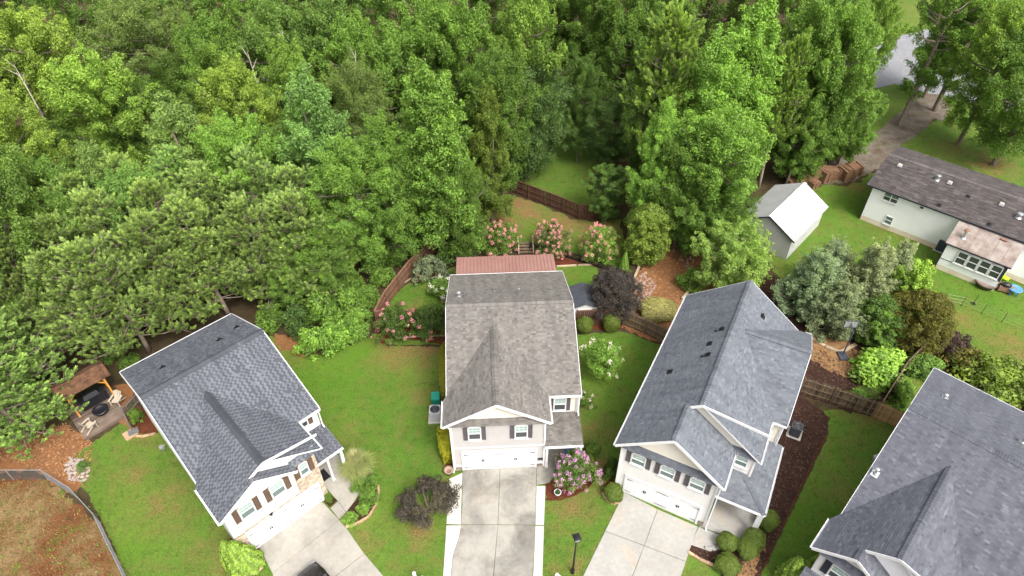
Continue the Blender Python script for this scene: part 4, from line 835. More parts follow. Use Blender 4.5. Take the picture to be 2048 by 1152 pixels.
wall(R_, [(0, 8.65, .02), (0, 0, .02), (0, 0, 4.1), (0, vr, zr - .15), (0, 8.65, 4.1)], M['siding_r'], .2); wall(R_, rect((L - .3, 8.65, .02), (-1, 0, 0), UP, L - .3, 4.1), M['siding_r'], .2); wall(R_, [(L - .3, 0, .02), (L - .3, 8.65, .02), (L - .3, 8.65, 4.1), (L - .3, vr, zr - .15), (L - .3, 0, 4.1)], M['siding_r'], .2)
board(R_, (-.54, -.37, ze - .09), (L, -.37, ze - .09), .04, .15, M['shut_dark'], 'fascia'); board(R_, (-.02, -.02, .1), (-.02, -.02, 4.1), .05, .05, M['shut_dark'], 'corner_board', (0, 1, 0))
sr = (zr - ze) / (vr + .36)
board(R_, (-.555, -.36, ze - .07), (-.555, vr, zr - .07), .03, .15, M['shut_dark'], 'rake_board', (0, -sr, 1)); board(R_, (-.555, vr, zr - .07), (-.555, vb, ze - .07), .03, .15, M['shut_dark'], 'rake_board', (0, sr, 1))
window(R_, (1.15, 0, 3.0), (1, 0, 0), (0, -1, 0), 1.4, 1.0, None, top='pane_mid', cols=2); window(R_, (2.1, 0, .62), (1, 0, 0), (0, -1, 0), .75, .95, None, top='pane_mid', bot='pane_mid'); window(R_, (4.4, 0, 3.45), (1, 0, 0), (0, -1, 0), .45, .4, None, sash=False)
for u, v in ((.91, 3.2), (5.5, 3.2), (10.1, 2.8)):
    z = zr - sr * abs(v - vr); mb = MB(); mb.box((u, v, z + .09), (.42, .42, .16), taper=.85); o = mb.build('roof_vent', M['ac_pale'], R_); mb = MB(); mb.box((u, v, z + .19), (.30, .30, .03)); mb.build('lid', M['plastic_tan'], o)
vent(R_, (4.44, 3.1, 5.12), .45, .12, 'galv', True, (0, -sr, 1), 'galv'); vent(R_, (11.76, 2.0, 4.85), .4, .14, 'galv', True, (0, -sr, 1), 'galv')
for u, v in ((7.44, 2.4), (5.81, .2), (10.08, .1)): vent(R_, (u, v, zr - sr * abs(v - vr)), .2, .05, 'black', False, (0, -sr, 1))
# sun room on its garden side
SR = tag(empty('sunroom', R_.location.copy(), R_.rotation_euler.z), 'white sun room with four windows under a rust streaked metal roof', 'sun room')
a, b, vf = 8.1, 13.0, -2.92
wall(SR, rect((a, vf, .02), (1, 0, 0), UP, b - a, .5), M['stucco'], .5); wall(SR, rect((a, vf - .003, .52), (1, 0, 0), UP, b - a, .75), M['siding_r'], .3); wall(SR, rect((a, vf - .002, 1.27), (1, 0, 0), UP, 1.05, 1.45), M['siding_r'], .3); wall(SR, rect((a, vf, 1.27), (1, 0, 0), UP, b - a, 1.6), M['siding_r'], .4)
wall(SR, [(a, 0, .02), (a, vf, .02), (a, vf, 2.8), (a, 0, 3.8)], M['siding_r'], .3); wall(SR, [(b, vf, .02), (b, 0, .02), (b, 0, 3.8), (b, vf, 2.8)], M['siding_r'], .3)
board(SR, (a - .02, vf - .02, .02), (a - .02, vf - .02, 2.8), .06, .06, M['shut_dark'], 'corner_board', (0, 1, 0)); board(SR, (b - .1, vf - .02, 1.2), (b - .1, vf - .02, 2.8), .3, .04, M['shut_dark'], 'corner_board', (0, 1, 0)); board(SR, (a, vf - .03, 1.27), (b, vf - .03, 1.27), .03, .04, M['shut_dark'])
for k in range(4): window(SR, (a + 1.08 + k * .92, vf - .02, 1.32), (1, 0, 0), (0, -1, 0), .86, 1.35, None, top='pane_lo')
for k in range(6):
    x0 = 7.9 + 5.35 * k / 6; x1 = 7.9 + 5.35 * (k + 1) / 6; mb = MB(); mb.hexa([(x0, -3.05, 2.93), (x1, -3.05, 2.93), (x1, -.1, 3.95), (x0, -.1, 3.95), (x0, -3.05, 2.98), (x1, -3.05, 2.98), (x1, -.1, 4.0), (x0, -.1, 4.0)]); mb.bar((x0 + .01, -3.05, 2.99), (x0 + .01, -.1, 4.01), .03, .03); mb.build('roof_panel', M['metal_rust'], SR)
board(SR, (7.9, -3.07, 2.9), (13.25, -3.07, 2.9), .04, .12, M['shut_dark'], 'fascia')
vent(SR, (8.9, -1.9, 3.35), .75, .13, 'galv', True, (0, -.35, 1), 'galv')
mb = MB(); mb.lathe((8.9, -1.9, 4.12), [(.15, 0), (.26, .06), (.2, .16), (.05, .2)], 10); mb.build('vent_cap', M['terra'], SR)
mb = MB(); mb.box((11.7, -.7, 3.87), (.5, .22, .12)); mb.build('roof_vent', M['terra'], SR)

# ------------------------------------------------------------------ metal barn shed
S = tag(empty('metal_shed', (25.841, 48.498, 0), math.radians(-42.73)), 'gabled beige metal shed with a bright white corrugated roof', 'shed')
w, l, ze, zr, o, of = 5.08, 7.22, 2.352, 3.884, .28, .155
def ribbed(poly, rib, mat, name, step=.23, t=.012):
    n, e1, e2 = axes(poly); mb = courses(poly, 99, 1, 1, 0, 0, whole=True); mb.prism(poly, -n * .03)
    P2 = [(Vector(p).dot(e1), Vector(p).dot(e2)) for p in poly]; d0 = Vector(poly[0]).dot(n); x = min(p[0] for p in P2) + .05; x1 = max(p[0] for p in P2)
    while x < x1 - .05:
        c = clip2d(P2, [(x - .02, -999), (x + .02, -999), (x + .02, 999), (x - .02, 999)])
        if len(c) > 2:
            y0, y1 = min(q[1] for q in c), max(q[1] for q in c); mb.bar(e1 * x + e2 * (y0 + .01) + n * (d0 + t / 2), e1 * x + e2 * (y1 - .01) + n * (d0 + t / 2), .04, t, n)
        x += step
    return mb.build(name, mat, S)
ribbed([(-w / 2, -of, zr), (o, -of, ze), (o, l + of, ze), (-w / 2, l + of, zr)], 1, M['metal_white'], 'roof', .26, .055); ribbed([(-w - o, -of, ze), (-w / 2, -of, zr), (-w / 2, l + of, zr), (-w - o, l + of, ze)], 1, M['metal_white'], 'roof', .26, .055)
ribbed([(-w, 0, .02), (0, 0, .02), (0, 0, ze), (-w / 2, 0, zr - .08), (-w, 0, ze)], 1, M['metal_beige'], 'wall'); ribbed(rect((0, 0, .02), (0, 1, 0), UP, l, ze), 1, M['metal_beige'], 'wall'); ribbed([(0, l, .02), (-w, l, .02), (-w, l, ze), (-w / 2, l, zr - .08), (0, l, ze)], 1, M['metal_beige'], 'wall'); ribbed(rect((-w, l, .02), (0, -1, 0), UP, l, ze), 1, M['metal_beige'], 'wall')
mb = MB(); mb.bar((-w / 2, -of, zr + .02), (-w / 2, l + of, zr + .02), .3, .05); mb.build('ridge_cap', M['metal_white'], S)
board(S, (-w - o, -of - .02, ze - .03), (-w / 2, -of - .02, zr - .03), .04, .12, M['shut_dark'], 'rake_board', (-.6, 0, 1)); board(S, (-w / 2, -of - .02, zr - .03), (o, -of - .02, ze - .03), .04, .12, M['shut_dark'], 'rake_board', (.6, 0, 1))

# ------------------------------------------------------------------ plants: prototypes
def unit(a): return a / np.maximum(np.linalg.norm(a, axis=-1, keepdims=True), 1e-6)
def leaf_quads(rg, pos, nrm, size, asp=.55, jit=.45, curl=.12, droop=0.):
    m = len(pos); n = unit(nrm + rg.normal(0, jit, (m, 3))); t = rg.normal(0, 1, (m, 3)); t[:, 2] -= droop; t = unit(np.cross(n, np.cross(t, n))); b = np.cross(n, t)
    L = (size * rg.uniform(.65, 1.35, m))[:, None]; W = L * asp
    V = np.stack([pos - t * L * .5, pos + b * W * .5 + n * L * curl, pos + t * L * .5, pos - b * W * .5 + n * L * curl], 1)
    return V.reshape(-1, 3)
def clumps(rg, C, Rr, per, size, squash=.75, up=.35, asp=.55, shell=.55, droop=0., ct=None, jit=.45):
    K = len(C); n = np.maximum(3, (per * (Rr / Rr.mean()) ** 2).astype(int)); idx = np.repeat(np.arange(K), n); m = len(idx)
    d = rg.normal(0, 1, (m, 3)); d[:, 2] += up * 1.5; d = unit(d)
    rad = Rr[idx] * (shell + (1.08 - shell) * np.sqrt(rg.random(m)))
    pos = C[idx] + d * rad[:, None] * np.array([1, 1, squash]); nr = d * .7 + np.array([0, 0, up])
    if ct is None: ct = rg.random(K)
    tint = np.clip(ct[idx] * .55 + rg.random(m) * .45, 0, 1)
    return leaf_quads(rg, pos, nr, size, asp, jit, droop=droop), tint
def leaf_mesh(name, parts, mat):
    V = np.concatenate([p[0] for p in parts]); T = np.concatenate([p[1] for p in parts]); return mesh_np(name, V, np.arange(len(V)).reshape(-1, 4), mat, T)
def spread_pts(rg, n, fn, dmin, tries=6000):
    out = []
    for _ in range(tries):
        p = fn()
        if all((p[0] - q[0]) ** 2 + (p[1] - q[1]) ** 2 + (p[2] - q[2]) ** 2 > dmin * dmin for q in out):
            out.append(p)
            if len(out) >= n: break
    return np.array(out)
def broad_tree(seed, Hh=17., R=4., z0=3.5, shape='round', nl=92, per=112, size=.185, tr=.22, droop=0., sub=6, cr=1.1, name='broadleaf'):
    """crown mesh and trunk mesh of one broadleaf tree"""
    rg = np.random.default_rng(seed)
    def prof(t):
        if shape == 'round': return math.sqrt(max(0, 1 - (2 * t - 1) ** 2)) ** .8 if t > .5 else (.55 + .9 * t) if t > .05 else .5
        if shape == 'tall': return (max(0, 1 - t)) ** .62 * (1.0 if t > .25 else .6 + 1.6 * t) * 1.12
        if shape == 'vase': return math.sqrt(max(0, 1 - max(0, (t - .62) / .38) ** 2)) * (.35 + .65 * min(1, t / .6))
        return 1.
    lump = rg.uniform(.78, 1.12, 12); ph = rg.uniform(0, 6.28, 3)
    def pt():
        t = rg.random() ** .9; a = rg.uniform(0, 6.283); k = prof(t) * (1 + .16 * math.sin(3 * a + ph[0] + 5 * t) + .10 * math.sin(5 * a + ph[1] - 8 * t))
        q = rg.uniform(.60, 1.) if rg.random() < .8 else rg.uniform(.1, .6)
        return (R * k * q * math.cos(a), R * k * q * math.sin(a), z0 + (Hh - z0 - .4) * t)
    T = spread_pts(rg, nl, pt, R * .215)
    C = []; Rr = []; ct = []; base = rg.random(len(T)); k4 = R / 4.
    for i, p in enumerate(T):
        rad = math.hypot(p[0], p[1]); out = np.array([p[0], p[1], 0]) / max(rad, .1)
        ax_ = unit(out * .6 * min(1, rad / (R * .4)) + np.array([0, 0, .72 - droop * .5]) + rg.normal(0, .28, 3)); Lp = rg.uniform(1.2, 2.1) * k4
        for k in range(sub):
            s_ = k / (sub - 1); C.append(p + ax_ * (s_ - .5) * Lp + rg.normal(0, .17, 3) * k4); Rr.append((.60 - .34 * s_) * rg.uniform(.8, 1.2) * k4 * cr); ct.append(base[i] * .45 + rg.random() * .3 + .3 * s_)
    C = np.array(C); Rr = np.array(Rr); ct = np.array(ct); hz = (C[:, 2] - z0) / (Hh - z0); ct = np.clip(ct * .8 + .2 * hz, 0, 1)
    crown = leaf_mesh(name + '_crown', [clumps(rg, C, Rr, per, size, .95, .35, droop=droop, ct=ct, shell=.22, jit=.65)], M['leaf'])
    mb = MB(); r = random.Random(seed); top = z0 + (Hh - z0) * .8
    bx, by = r.uniform(-.4, .4), r.uniform(-.4, .4)
    ax = lambda z: Vector((bx * z / Hh * 2, by * z / Hh * 2, z))
    mb.tube([ax(z) for z in (-.3, .3, top * .35, top * .7, top)], [tr * 1.5, tr * 1.1, tr * .9, tr * .6, tr * .25], 8)
    order = sorted(range(len(T)), key=lambda i: -math.hypot(T[i][0], T[i][1]))[:18]
    for i in order:
        p = Vector(T[i]); zb = max(z0 * .55, min(p.z - R * .35, top * .95)); b = ax(zb); mid = b.lerp(p, .5) + Vector((r.uniform(-.3, .3), r.uniform(-.3, .3), -.25))
        mb.tube([b, mid, p + (p - b).normalized() * .35], [tr * .42, tr * .26, tr * .07], 5, False)
        for _ in range(2):
            q = p + Vector((r.uniform(-1, 1), r.uniform(-1, 1), r.uniform(-.1, .8))) * R * .2; mb.tube([mid.lerp(p, .4), q], [tr * .16, tr * .04], 4, False)
    return crown, mb.mesh(name + '_trunk', M['bark'], True)
def pine_tree(seed, Hh=13., R=2.9, z0=3.2, tufts_=620, tl=.50):
    rg = np.random.default_rng(seed); r = random.Random(seed); mb = MB(); tr = .17
    ph = r.uniform(0, 6.28); ax = lambda z: Vector((.35 * math.sin(z * .22 + ph), .35 * math.cos(z * .18 + ph), z))
    mb.tube([ax(z) for z in np.linspace(-.3, Hh * .95, 8)], [tr * (1.15 - .95 * i / 7) for i in range(8)], 8)
    tips = []; dirs = []; nw = 16
    for w in range(nw):
        t = (w + .5) / nw; z = z0 + (Hh - .6 - z0) * t; k = (1 - t) ** .5
        for j in range(r.randint(4, 6)):
            a = r.uniform(0, 6.283); L = R * k * r.uniform(.7, 1.15); up = .15 + .75 * t; b = ax(z + r.uniform(-.3, .3)); e = b + Vector((math.cos(a) * L, math.sin(a) * L, L * up * r.uniform(.3, .8) + .2))
            mid = b.lerp(e, .5) - Vector((0, 0, .10 * L)); mb.tube([b, mid, e], [.05, .032, .014], 5, False)
            n = max(4, int(tufts_ / (nw * 5) * (.5 + L / R)))
            for q in range(n):
                s = 1 - r.random() ** 1.5 * .72; c = (b.lerp(mid, s * 2) if s < .5 else mid.lerp(e, s * 2 - 1)); off = Vector((r.gauss(0, 1), r.gauss(0, 1), abs(r.gauss(.2, .7)))) * (.26 + .34 * L / R) * (1.15 - .4 * s)
                p = c + off
                if off.length > .35 and q % 2 == 0: mb.tube([c, p], [.014, .008], 3, False)
                tips.append(p); dirs.append((off.normalized() * .5 + Vector((math.cos(a), math.sin(a), 0)) * .35 + Vector((0, 0, .75))).normalized())
    for q in range(10): tips.append(ax(Hh - .7) + Vector((r.gauss(0, .25), r.gauss(0, .25), r.uniform(-.2, .6)))); dirs.append(Vector((r.gauss(0, .2), r.gauss(0, .2), 1)).normalized())
    Tp = np.array(tips); Dr = np.array(dirs); K = len(Tp); per = 54; idx = np.repeat(np.arange(K), per); m = len(idx); d = Dr[idx]
    rd = rg.normal(0, 1, (m, 3)); s = rg.random(m)[:, None]; nd_ = unit(d * (.55 + .9 * s) + unit(rd) * .62); base = Tp[idx] + d * (s - .6) * tl
    Ln = tl * rg.uniform(.38, .58, m)[:, None]; sd_ = unit(np.cross(nd_, rg.normal(0, 1, (m, 3)))) * .026
    V = np.stack([base - sd_, base + sd_, base + nd_ * Ln + sd_ * .7, base + nd_ * Ln - sd_ * .7], 1).reshape(-1, 3)
    ct = rg.random(K); tint = np.clip(ct[idx] * .3 + .5 * s[:, 0] ** 1.3 + rg.random(m) * .2, 0, 1)
    return mesh_np('pine_crown', V, np.arange(4 * m).reshape(-1, 4), M['needle'], tint), mb.mesh('pine_trunk', M['pinebark'], True)
def cypress_tree(seed, Hh=7.5, R=2.6):
    """feathery grey-green conifer with upswept sprays"""
    return broad_tree(seed, Hh, R, .35, 'tall', nl=125, per=62, size=.125, tr=.15, sub=6, cr=.95, name='cypress')
def shrub(seed, R=1., h=1.4, n=60, per=60, size=.13, cr=(.2, .34), loose=1., base=.1, stems=6, mat='leaf', up=.3, asp=.55, form='dome'):
    """natural shrub: leaf clumps over a dome, with stems"""
    rg = np.random.default_rng(seed); C = []; Rr = []
    for i in range(n):
        a = rg.uniform(0, 6.283); t = rg.random(); k = math.sqrt(max(0, 1 - (t * .96) ** 2.4)) if form == 'dome' else max(.05, 1 - abs(2 * t * .97 - .9) ** 2.6) ** .55; q = rg.uniform(.6, 1.) if rg.random() < .8 else rg.uniform(0, .6)
        k *= 1 + .14 * loose * math.sin(3 * a + seed); C.append((R * k * q * math.cos(a), R * k * q * math.sin(a), base + (h - base - .15) * t + rg.normal(0, .06 * loose))); Rr.append(rg.uniform(*cr))
    cr_ = leaf_mesh('shrub_foliage', [clumps(rg, np.array(C), np.array(Rr), per, size, .85, up, asp=asp)], M[mat])
    mb = MB()
    for i in range(stems): p = Vector(C[i]); mb.tube([(p.x * .15, p.y * .15, -.05), (p.x * .5, p.y * .5, p.z * .6), p], [.03, .02, .008], 5, False)
    return cr_, mb.mesh('shrub_stem', M['bark'], True), np.array(C)
def clipped(seed, n=15000, size=.075, p=2.0, flat=.0):
    """sheared shrub of unit radius: leaves packed on a smooth dome"""
    rg = np.random.default_rng(seed); d = unit(rg.normal(0, 1, (n, 3))); k = (np.abs(d) ** p).sum(1) ** (-1 / p); lum = 1 + .05 * np.sin(5 * d[:, 0] + seed) + .05 * np.sin(6 * d[:, 1] + 2 * d[:, 2]) + .03 * np.sin(13 * d[:, 0] + 11 * d[:, 1])
    pos = d * (k * lum)[:, None] * rg.uniform(.86, 1.02, n)[:, None]
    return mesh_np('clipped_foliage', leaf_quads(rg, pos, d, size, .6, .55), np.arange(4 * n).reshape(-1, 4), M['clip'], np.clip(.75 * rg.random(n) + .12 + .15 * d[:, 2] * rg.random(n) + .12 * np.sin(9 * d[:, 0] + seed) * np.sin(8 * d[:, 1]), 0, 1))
def cone_thuja(seed, n=9000, R=.62, h=2.6):
    """golden thuja: pointed cone of upright sprays"""
    rg = np.random.default_rng(seed); t = rg.random(n) ** 1.2; a = rg.uniform(0, 6.283, n); k = R * (1 - t) ** .62 * np.minimum(1, .72 + t * 2.5) * (1 + .10 * np.sin(7 * a + 9 * t + seed) + .07 * np.sin(11 * a - 13 * t)); q = rg.uniform(.75, 1.03, n)
    pos = np.stack([k * q * np.cos(a), k * q * np.sin(a), .05 + (h - .1) * t], 1); nr = np.stack([np.cos(a), np.sin(a), np.full(n, .5)], 1)
    V = leaf_quads(rg, pos, nr, .13, .38, .5, droop=-1.4)
    return mesh_np('thuja_foliage', V, np.arange(4 * n).reshape(-1, 4), M['clip'], np.clip(.25 + .5 * rg.random(n) + .25 * np.sin(7 * a + 9 * t + seed), 0, 1))
def blade_clump(seed, n=1500, h=1.5, spread=1.2, w=.010):
    rg = np.random.default_rng(seed); a = rg.uniform(0, 6.283, n); L = rg.uniform(.6, 1., n) * spread; hh = h * rg.uniform(.45, 1.1, n) * (1.2 - .45 * L / spread); b = rg.uniform(0, .3, n); L = L * rg.uniform(.35, 1., n)
    c, s = np.cos(a), np.sin(a); px, py = -s * w, c * w; V = []
    for t in (0, .45, .8, 1.):
        rr = b + L * t ** 1.4; z = hh * (1 - (1 - t) ** 1.7) - .55 * hh * max(0, t - .6) ** 1.3 * 1.6; k = (1 - t * .85)
        V.append(np.stack([np.stack([c * rr - px * k, s * rr - py * k, z], 1), np.stack([c * rr + px * k, s * rr + py * k, z], 1)], 1))
    V = np.stack(V, 1).reshape(n, 8, 3); F = []
    o = np.arange(n)[:, None] * 8
    F = np.concatenate([o + np.array([0, 1, 3, 2]), o + np.array([2, 3, 5, 4]), o + np.array([4, 5, 7, 6])])
    return mesh_np('grass_blades', V.reshape(-1, 3), F, M['leaf'], np.tile(rg.random(n), 3))
def blossoms(seed, C, per, r, size, mat='petal'):
    rg = np.random.default_rng(seed); C = np.asarray(C); Rr = np.full(len(C), r) * rg.uniform(.7, 1.3, len(C))
    return leaf_mesh('blossom_mesh', [clumps(rg, C, Rr, per, size, 1.1, .2, asp=.8, shell=.2)], M[mat])

def plant(name, label, cat, loc, crown, trunk, col, rz=0., sc=(1, 1, 1), group=None, crown_name='crown', trunk_name='trunk', raw=False):
    if not raw and col[1] > col[0] * 1.05 and col[1] > col[2]: col = (min(max(col[0], .58 * col[1]), .71 * col[1]) * 1.42, col[1] * 1.46, min(max(col[2], .20 * col[1]), .31 * col[1]) * 1.3)
    e = tag(empty(name, loc, rz), label, cat, group); e.scale = sc
    c = link(crown_name, crown, e); c.color = (*col, 1)
    if trunk: link(trunk_name, trunk, e)
    return e

# ------------------------------------------------------------------ the wood: every tree is its own thing
BT = {'r1': broad_tree(11, 16, 4.0, 2.6, 'round'), 'r2': broad_tree(12, 16, 4.0, 3.0, 'round', nl=98, size=.165), 'r3': broad_tree(13, 16, 4.0, 2.5, 'vase', nl=84, per=105),
      't1': broad_tree(21, 18, 4.0, 2.0, 'tall', nl=112, per=110), 't2': broad_tree(22, 18, 4.0, 2.0, 'tall', nl=108, per=108, size=.17), 't3': broad_tree(23, 18, 4.0, 1.5, 'tall', nl=120, per=104, size=.20),
      'd1': broad_tree(31, 15, 4.6, 2.4, 'round', nl=105, per=115, size=.165, droop=.7), 'o1': broad_tree(41, 16, 4.6, 3.5, 'vase', nl=95, per=120, size=.15, cr=1.)}
SPEC = {k: (s_[0], s_[1]) for k, s_ in {'r1': (16, 4.), 'r2': (16, 4.), 'r3': (16, 4.), 't1': (18, 4.), 't2': (18, 4.), 't3': (18, 4.), 'd1': (15, 4.6), 'o1': (16, 4.6)}.items()}
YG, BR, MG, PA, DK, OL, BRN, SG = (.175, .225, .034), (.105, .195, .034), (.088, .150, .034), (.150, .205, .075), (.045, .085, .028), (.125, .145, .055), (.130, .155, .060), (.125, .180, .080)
WOOD = [ # top pixel x, y, height, radius, kind, colour, label
 (30, 20, 18, 4.2, 'r1', YG, 'yellow-green tree filling the top left corner of the wood'),
 (-30, 190, 17, 3.6, 'r2', YG, 'yellow-green tree cut by the left edge, below the top left corner'),
 (150, 108, 17, 4.3, 'r1', (.17, .25, .02), 'bright lime tree with a bare snag beside it, upper left wood'),
 (265, 2, 17.5, 5.2, 'o1', OL, 'wide dull olive tree with pale bare limbs at the top, left of centre'),
 (245, 165, 13, 3.9, 'd1', (.07, .115, .028), 'dark olive tree in the dip below the wide olive tree'),
 (400, 40, 17, 4.0, 'r2', MG, 'mid green tree right of the wide olive tree at the top'),
 (455, 135, 16.5, 3.3, 'r3', YG, 'small yellow-green tree between the two pale green trees'),
 (415, 90, 16.5, 3.0, 'r1', (.10, .17, .035), 'soft green tree behind the small yellow-green one'),
 (335, 203, 16, 4.3, 't1', PA, 'pale silvery tree with bright tips above the pines, left of centre'),
 (450, 245, 15, 3.6, 'r2', (.12, .215, .04), 'light green tree just right of the pale silvery one'),
 (172, 292, 14.5, 3.1, 't2', SG, 'pale blue-green tree standing behind the leftmost pines'),
 (60, 330, 13.5, 3.6, 'r1', MG, 'mid green tree at the left edge above the pines'),
 (240, 345, 13, 3.0, 'r2', (.10, .19, .05), 'light green tree tucked behind the tallest pines'),
 (120, 400, 12, 2.8, 'r3', (.075, .16, .04), 'small green tree at the back of the left pines'),
 (525, 8, 18, 3.8, 'r2', (.10, .165, .04), 'grey-green tree with bare twigs at the top edge, left of centre'),
 (565, 95, 16.5, 3.0, 'r3', (.12, .185, .03), 'thin yellowish tree with grey dead twigs in its top'),
 (620, 0, 18.5, 4.2, 'r1', MG, 'broad mid green tree at the top edge above the pale tree'),
 (700, 45, 17, 4.0, 'r2', (.095, .175, .03), 'fresh green tree behind the bronze tinted one'),
 (785, 50, 17.5, 4.2, 'r1', (.075, .16, .03), 'green tree with a rounded top behind the tall bright tree'),
 (605, 150, 18.5, 4.3, 't1', (.125, .205, .065), 'tall pale green tree, brightest of the wood left of the tall bright one'),
 (700, 132, 17, 3.3, 'd1', BRN, 'bronze tinted tree between the pale tree and the tall bright one'),
 (850, 128, 19.5, 4.4, 't3', BR, 'tall bright green tree rising behind the tan roofed house'),
 (752, 238, 15.5, 3.2, 't2', (.075, .175, .025), 'green tree merging with the left flank of the tall bright one'),
 (690, 290, 14, 3.4, 'r2', (.085, .185, .035), 'leafy tree below the bronze one, behind the pines'),
 (700, 335, 10.5, 2.7, 'r1', (.075, .18, .02), 'low green tree up left of the red-brown fence corner'),
 (975, 178, 15, 2.7, 't2', (.115, .150, .018), 'narrow yellowish tree right of the tall bright one'),
 (900, -12, 20, 4.0, 'r1', BR, 'bright green tree at the top edge, just left of centre'),
 (1052, -8, 20, 3.6, 'r3', (.12, .205, .035), 'light green tree with a hanging dead branch at the top centre'),
 (1000, 110, 17, 3.3, 'r2', (.055, .125, .025), 'dark green tree behind the narrow yellowish one'),
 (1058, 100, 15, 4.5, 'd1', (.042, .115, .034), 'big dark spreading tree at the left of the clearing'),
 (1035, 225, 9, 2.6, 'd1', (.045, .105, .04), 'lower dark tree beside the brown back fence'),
 (1152, -55, 15, 3.2, 'r2', (.05, .125, .022), 'dark tree at the top edge above the clearing'),
 (1285, 10, 17, 3.6, 'r1', (.055, .14, .022), 'deep green tree right of the clearing at the top'),
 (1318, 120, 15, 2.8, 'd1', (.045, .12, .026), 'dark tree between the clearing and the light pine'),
 (1168, 118, 12.5, 2.5, 'd1', (.05, .12, .03), 'dark tree added to shade the far end of the clearing'),  # extra tree, added for the shade it throws on the clearing's grass
 (1228, 195, 8.5, 3.3, 'd1', (.055, .13, .04), 'round dark tree standing alone in the clearing'),
 (1222, 338, 6.5, 2.4, 'r3', (.055, .13, .03), 'low bushy tree over the bend of the brown back fence'),
 (1335, 205, 15, 2.6, 't2', (.125, .24, .025), 'slim bright tree with a pointed top behind the fences'),
 (1395, 260, 13, 3.2, 'r2', (.065, .155, .025), 'mid green tree right of the slim pointed one'),
 (1525, 0, 21, 4.6, 't3', (.135, .25, .025), 'tallest bright green tree, behind the white roofed shed'),
 (1445, 70, 19, 4.2, 't1', (.125, .23, .028), 'bright tree left of the tallest one behind the shed'),
 (1460, 220, 15, 4.0, 'r1', (.095, .205, .025), 'leafy tree in front of the two bright tall ones'),
 (1400, 375, 8, 2.8, 'r3', (.060, .15, .03), 'low dark tree behind the grey fence panel'),
 (1470, 350, 9, 2.7, 'd1', (.055, .14, .025), 'shaded low tree left of the white roofed shed'),
 (1655, 5, 19, 3.9, 'r1', (.07, .165, .022), 'green tree right of the light pine at the top'),
 (1715, 30, 18.5, 3.6, 'r3', (.115, .205, .028), 'light green tree left of the leaning ivy clad one'),
 (1778, -5, 16, 2.7, 'r3', (.115, .20, .03), 'light tree hiding the left part of the far road'),
 (1672, 140, 13, 3.5, 'd1', (.055, .14, .022), 'ivy covered tree over the row of straw bales'),
 (1728, 182, 9.5, 3.0, 'r1', (.085, .18, .022), 'leafy low tree at the bend of the gravel drive'),
 (1622, 215, 9.5, 2.7, 'r2', (.065, .155, .022), 'dark leafy tree behind the straw bales'),
 
 (2060, 0, 17, 4.2, 'r2', (.14, .215, .03), 'light tree cut by the right edge near the top'),
 (1965, -75, 17, 4.0, 'r1', (.12, .20, .03), 'tree at the top edge beyond the far road'),
 
]
ORD = ['leftmost', 'second', 'third', 'fourth', 'fifth', 'sixth', 'seventh', 'eighth', 'ninth', 'tenth', 'eleventh', 'twelfth', 'thirteenth', 'fourteenth', 'fifteenth', 'sixteenth', 'seventeenth', 'eighteenth']
for k, (px, py) in enumerate([(-60, -70), (90, -110), (220, -90), (360, -80), (470, -85), (580, -110), (690, -85), (800, -75), (960, -110), (1110, -110), (1215, -95), (1330, -75), (1440, -95), (1580, -95), (1690, -95),]):
    WOOD.append((px, py, 18 + (k % 3), 4.2, ('r1', 'r2', 't1', 'r3')[k % 4], (MG, (.09, .17, .03), (.06, .14, .025))[k % 3], ORD[k] + ' tree from the left in the backmost row along the top edge'))
WOOD.append((-110, 60, 18, 4.2, 'r1', YG, 'tree mostly outside the left edge near the top')); WOOD.append((-90, 300, 18, 4.2, 'r2', MG, 'tree mostly outside the left edge above the pines'))
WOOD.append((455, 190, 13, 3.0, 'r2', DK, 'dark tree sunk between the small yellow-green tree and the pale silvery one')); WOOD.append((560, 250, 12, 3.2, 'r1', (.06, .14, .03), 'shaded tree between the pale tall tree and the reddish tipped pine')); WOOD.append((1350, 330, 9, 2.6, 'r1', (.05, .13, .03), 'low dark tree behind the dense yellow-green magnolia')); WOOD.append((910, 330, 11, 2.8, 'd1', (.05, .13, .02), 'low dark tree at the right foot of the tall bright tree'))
WOOD.append((90, 250, 11, 3.2, 'd1', (.055, .12, .025), 'dark low tree below the bright lime tree near the left edge')); WOOD.append((330, 120, 13, 3.2, 'd1', (.05, .115, .025), 'dark low tree right below the wide olive tree')); WOOD.append((860, 90, 15, 3., 'd1', (.05, .12, .025), 'dark tree peeking over the tall bright tree')); pass
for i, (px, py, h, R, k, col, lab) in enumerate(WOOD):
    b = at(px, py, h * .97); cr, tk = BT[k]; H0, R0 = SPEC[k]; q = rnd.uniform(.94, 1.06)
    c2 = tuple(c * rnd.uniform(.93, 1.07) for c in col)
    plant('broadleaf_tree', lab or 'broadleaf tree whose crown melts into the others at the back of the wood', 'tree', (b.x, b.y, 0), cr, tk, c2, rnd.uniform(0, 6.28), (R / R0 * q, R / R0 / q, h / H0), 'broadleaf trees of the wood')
PT = [pine_tree(51, 13, 3.3, 2.0, 1000), pine_tree(52, 13, 3.4, 1.8, 1050), pine_tree(53, 13, 3.1, 2.4, 950), pine_tree(54, 13, 2.9, 5.0, 800)]
PG = (.150, .212, .070)
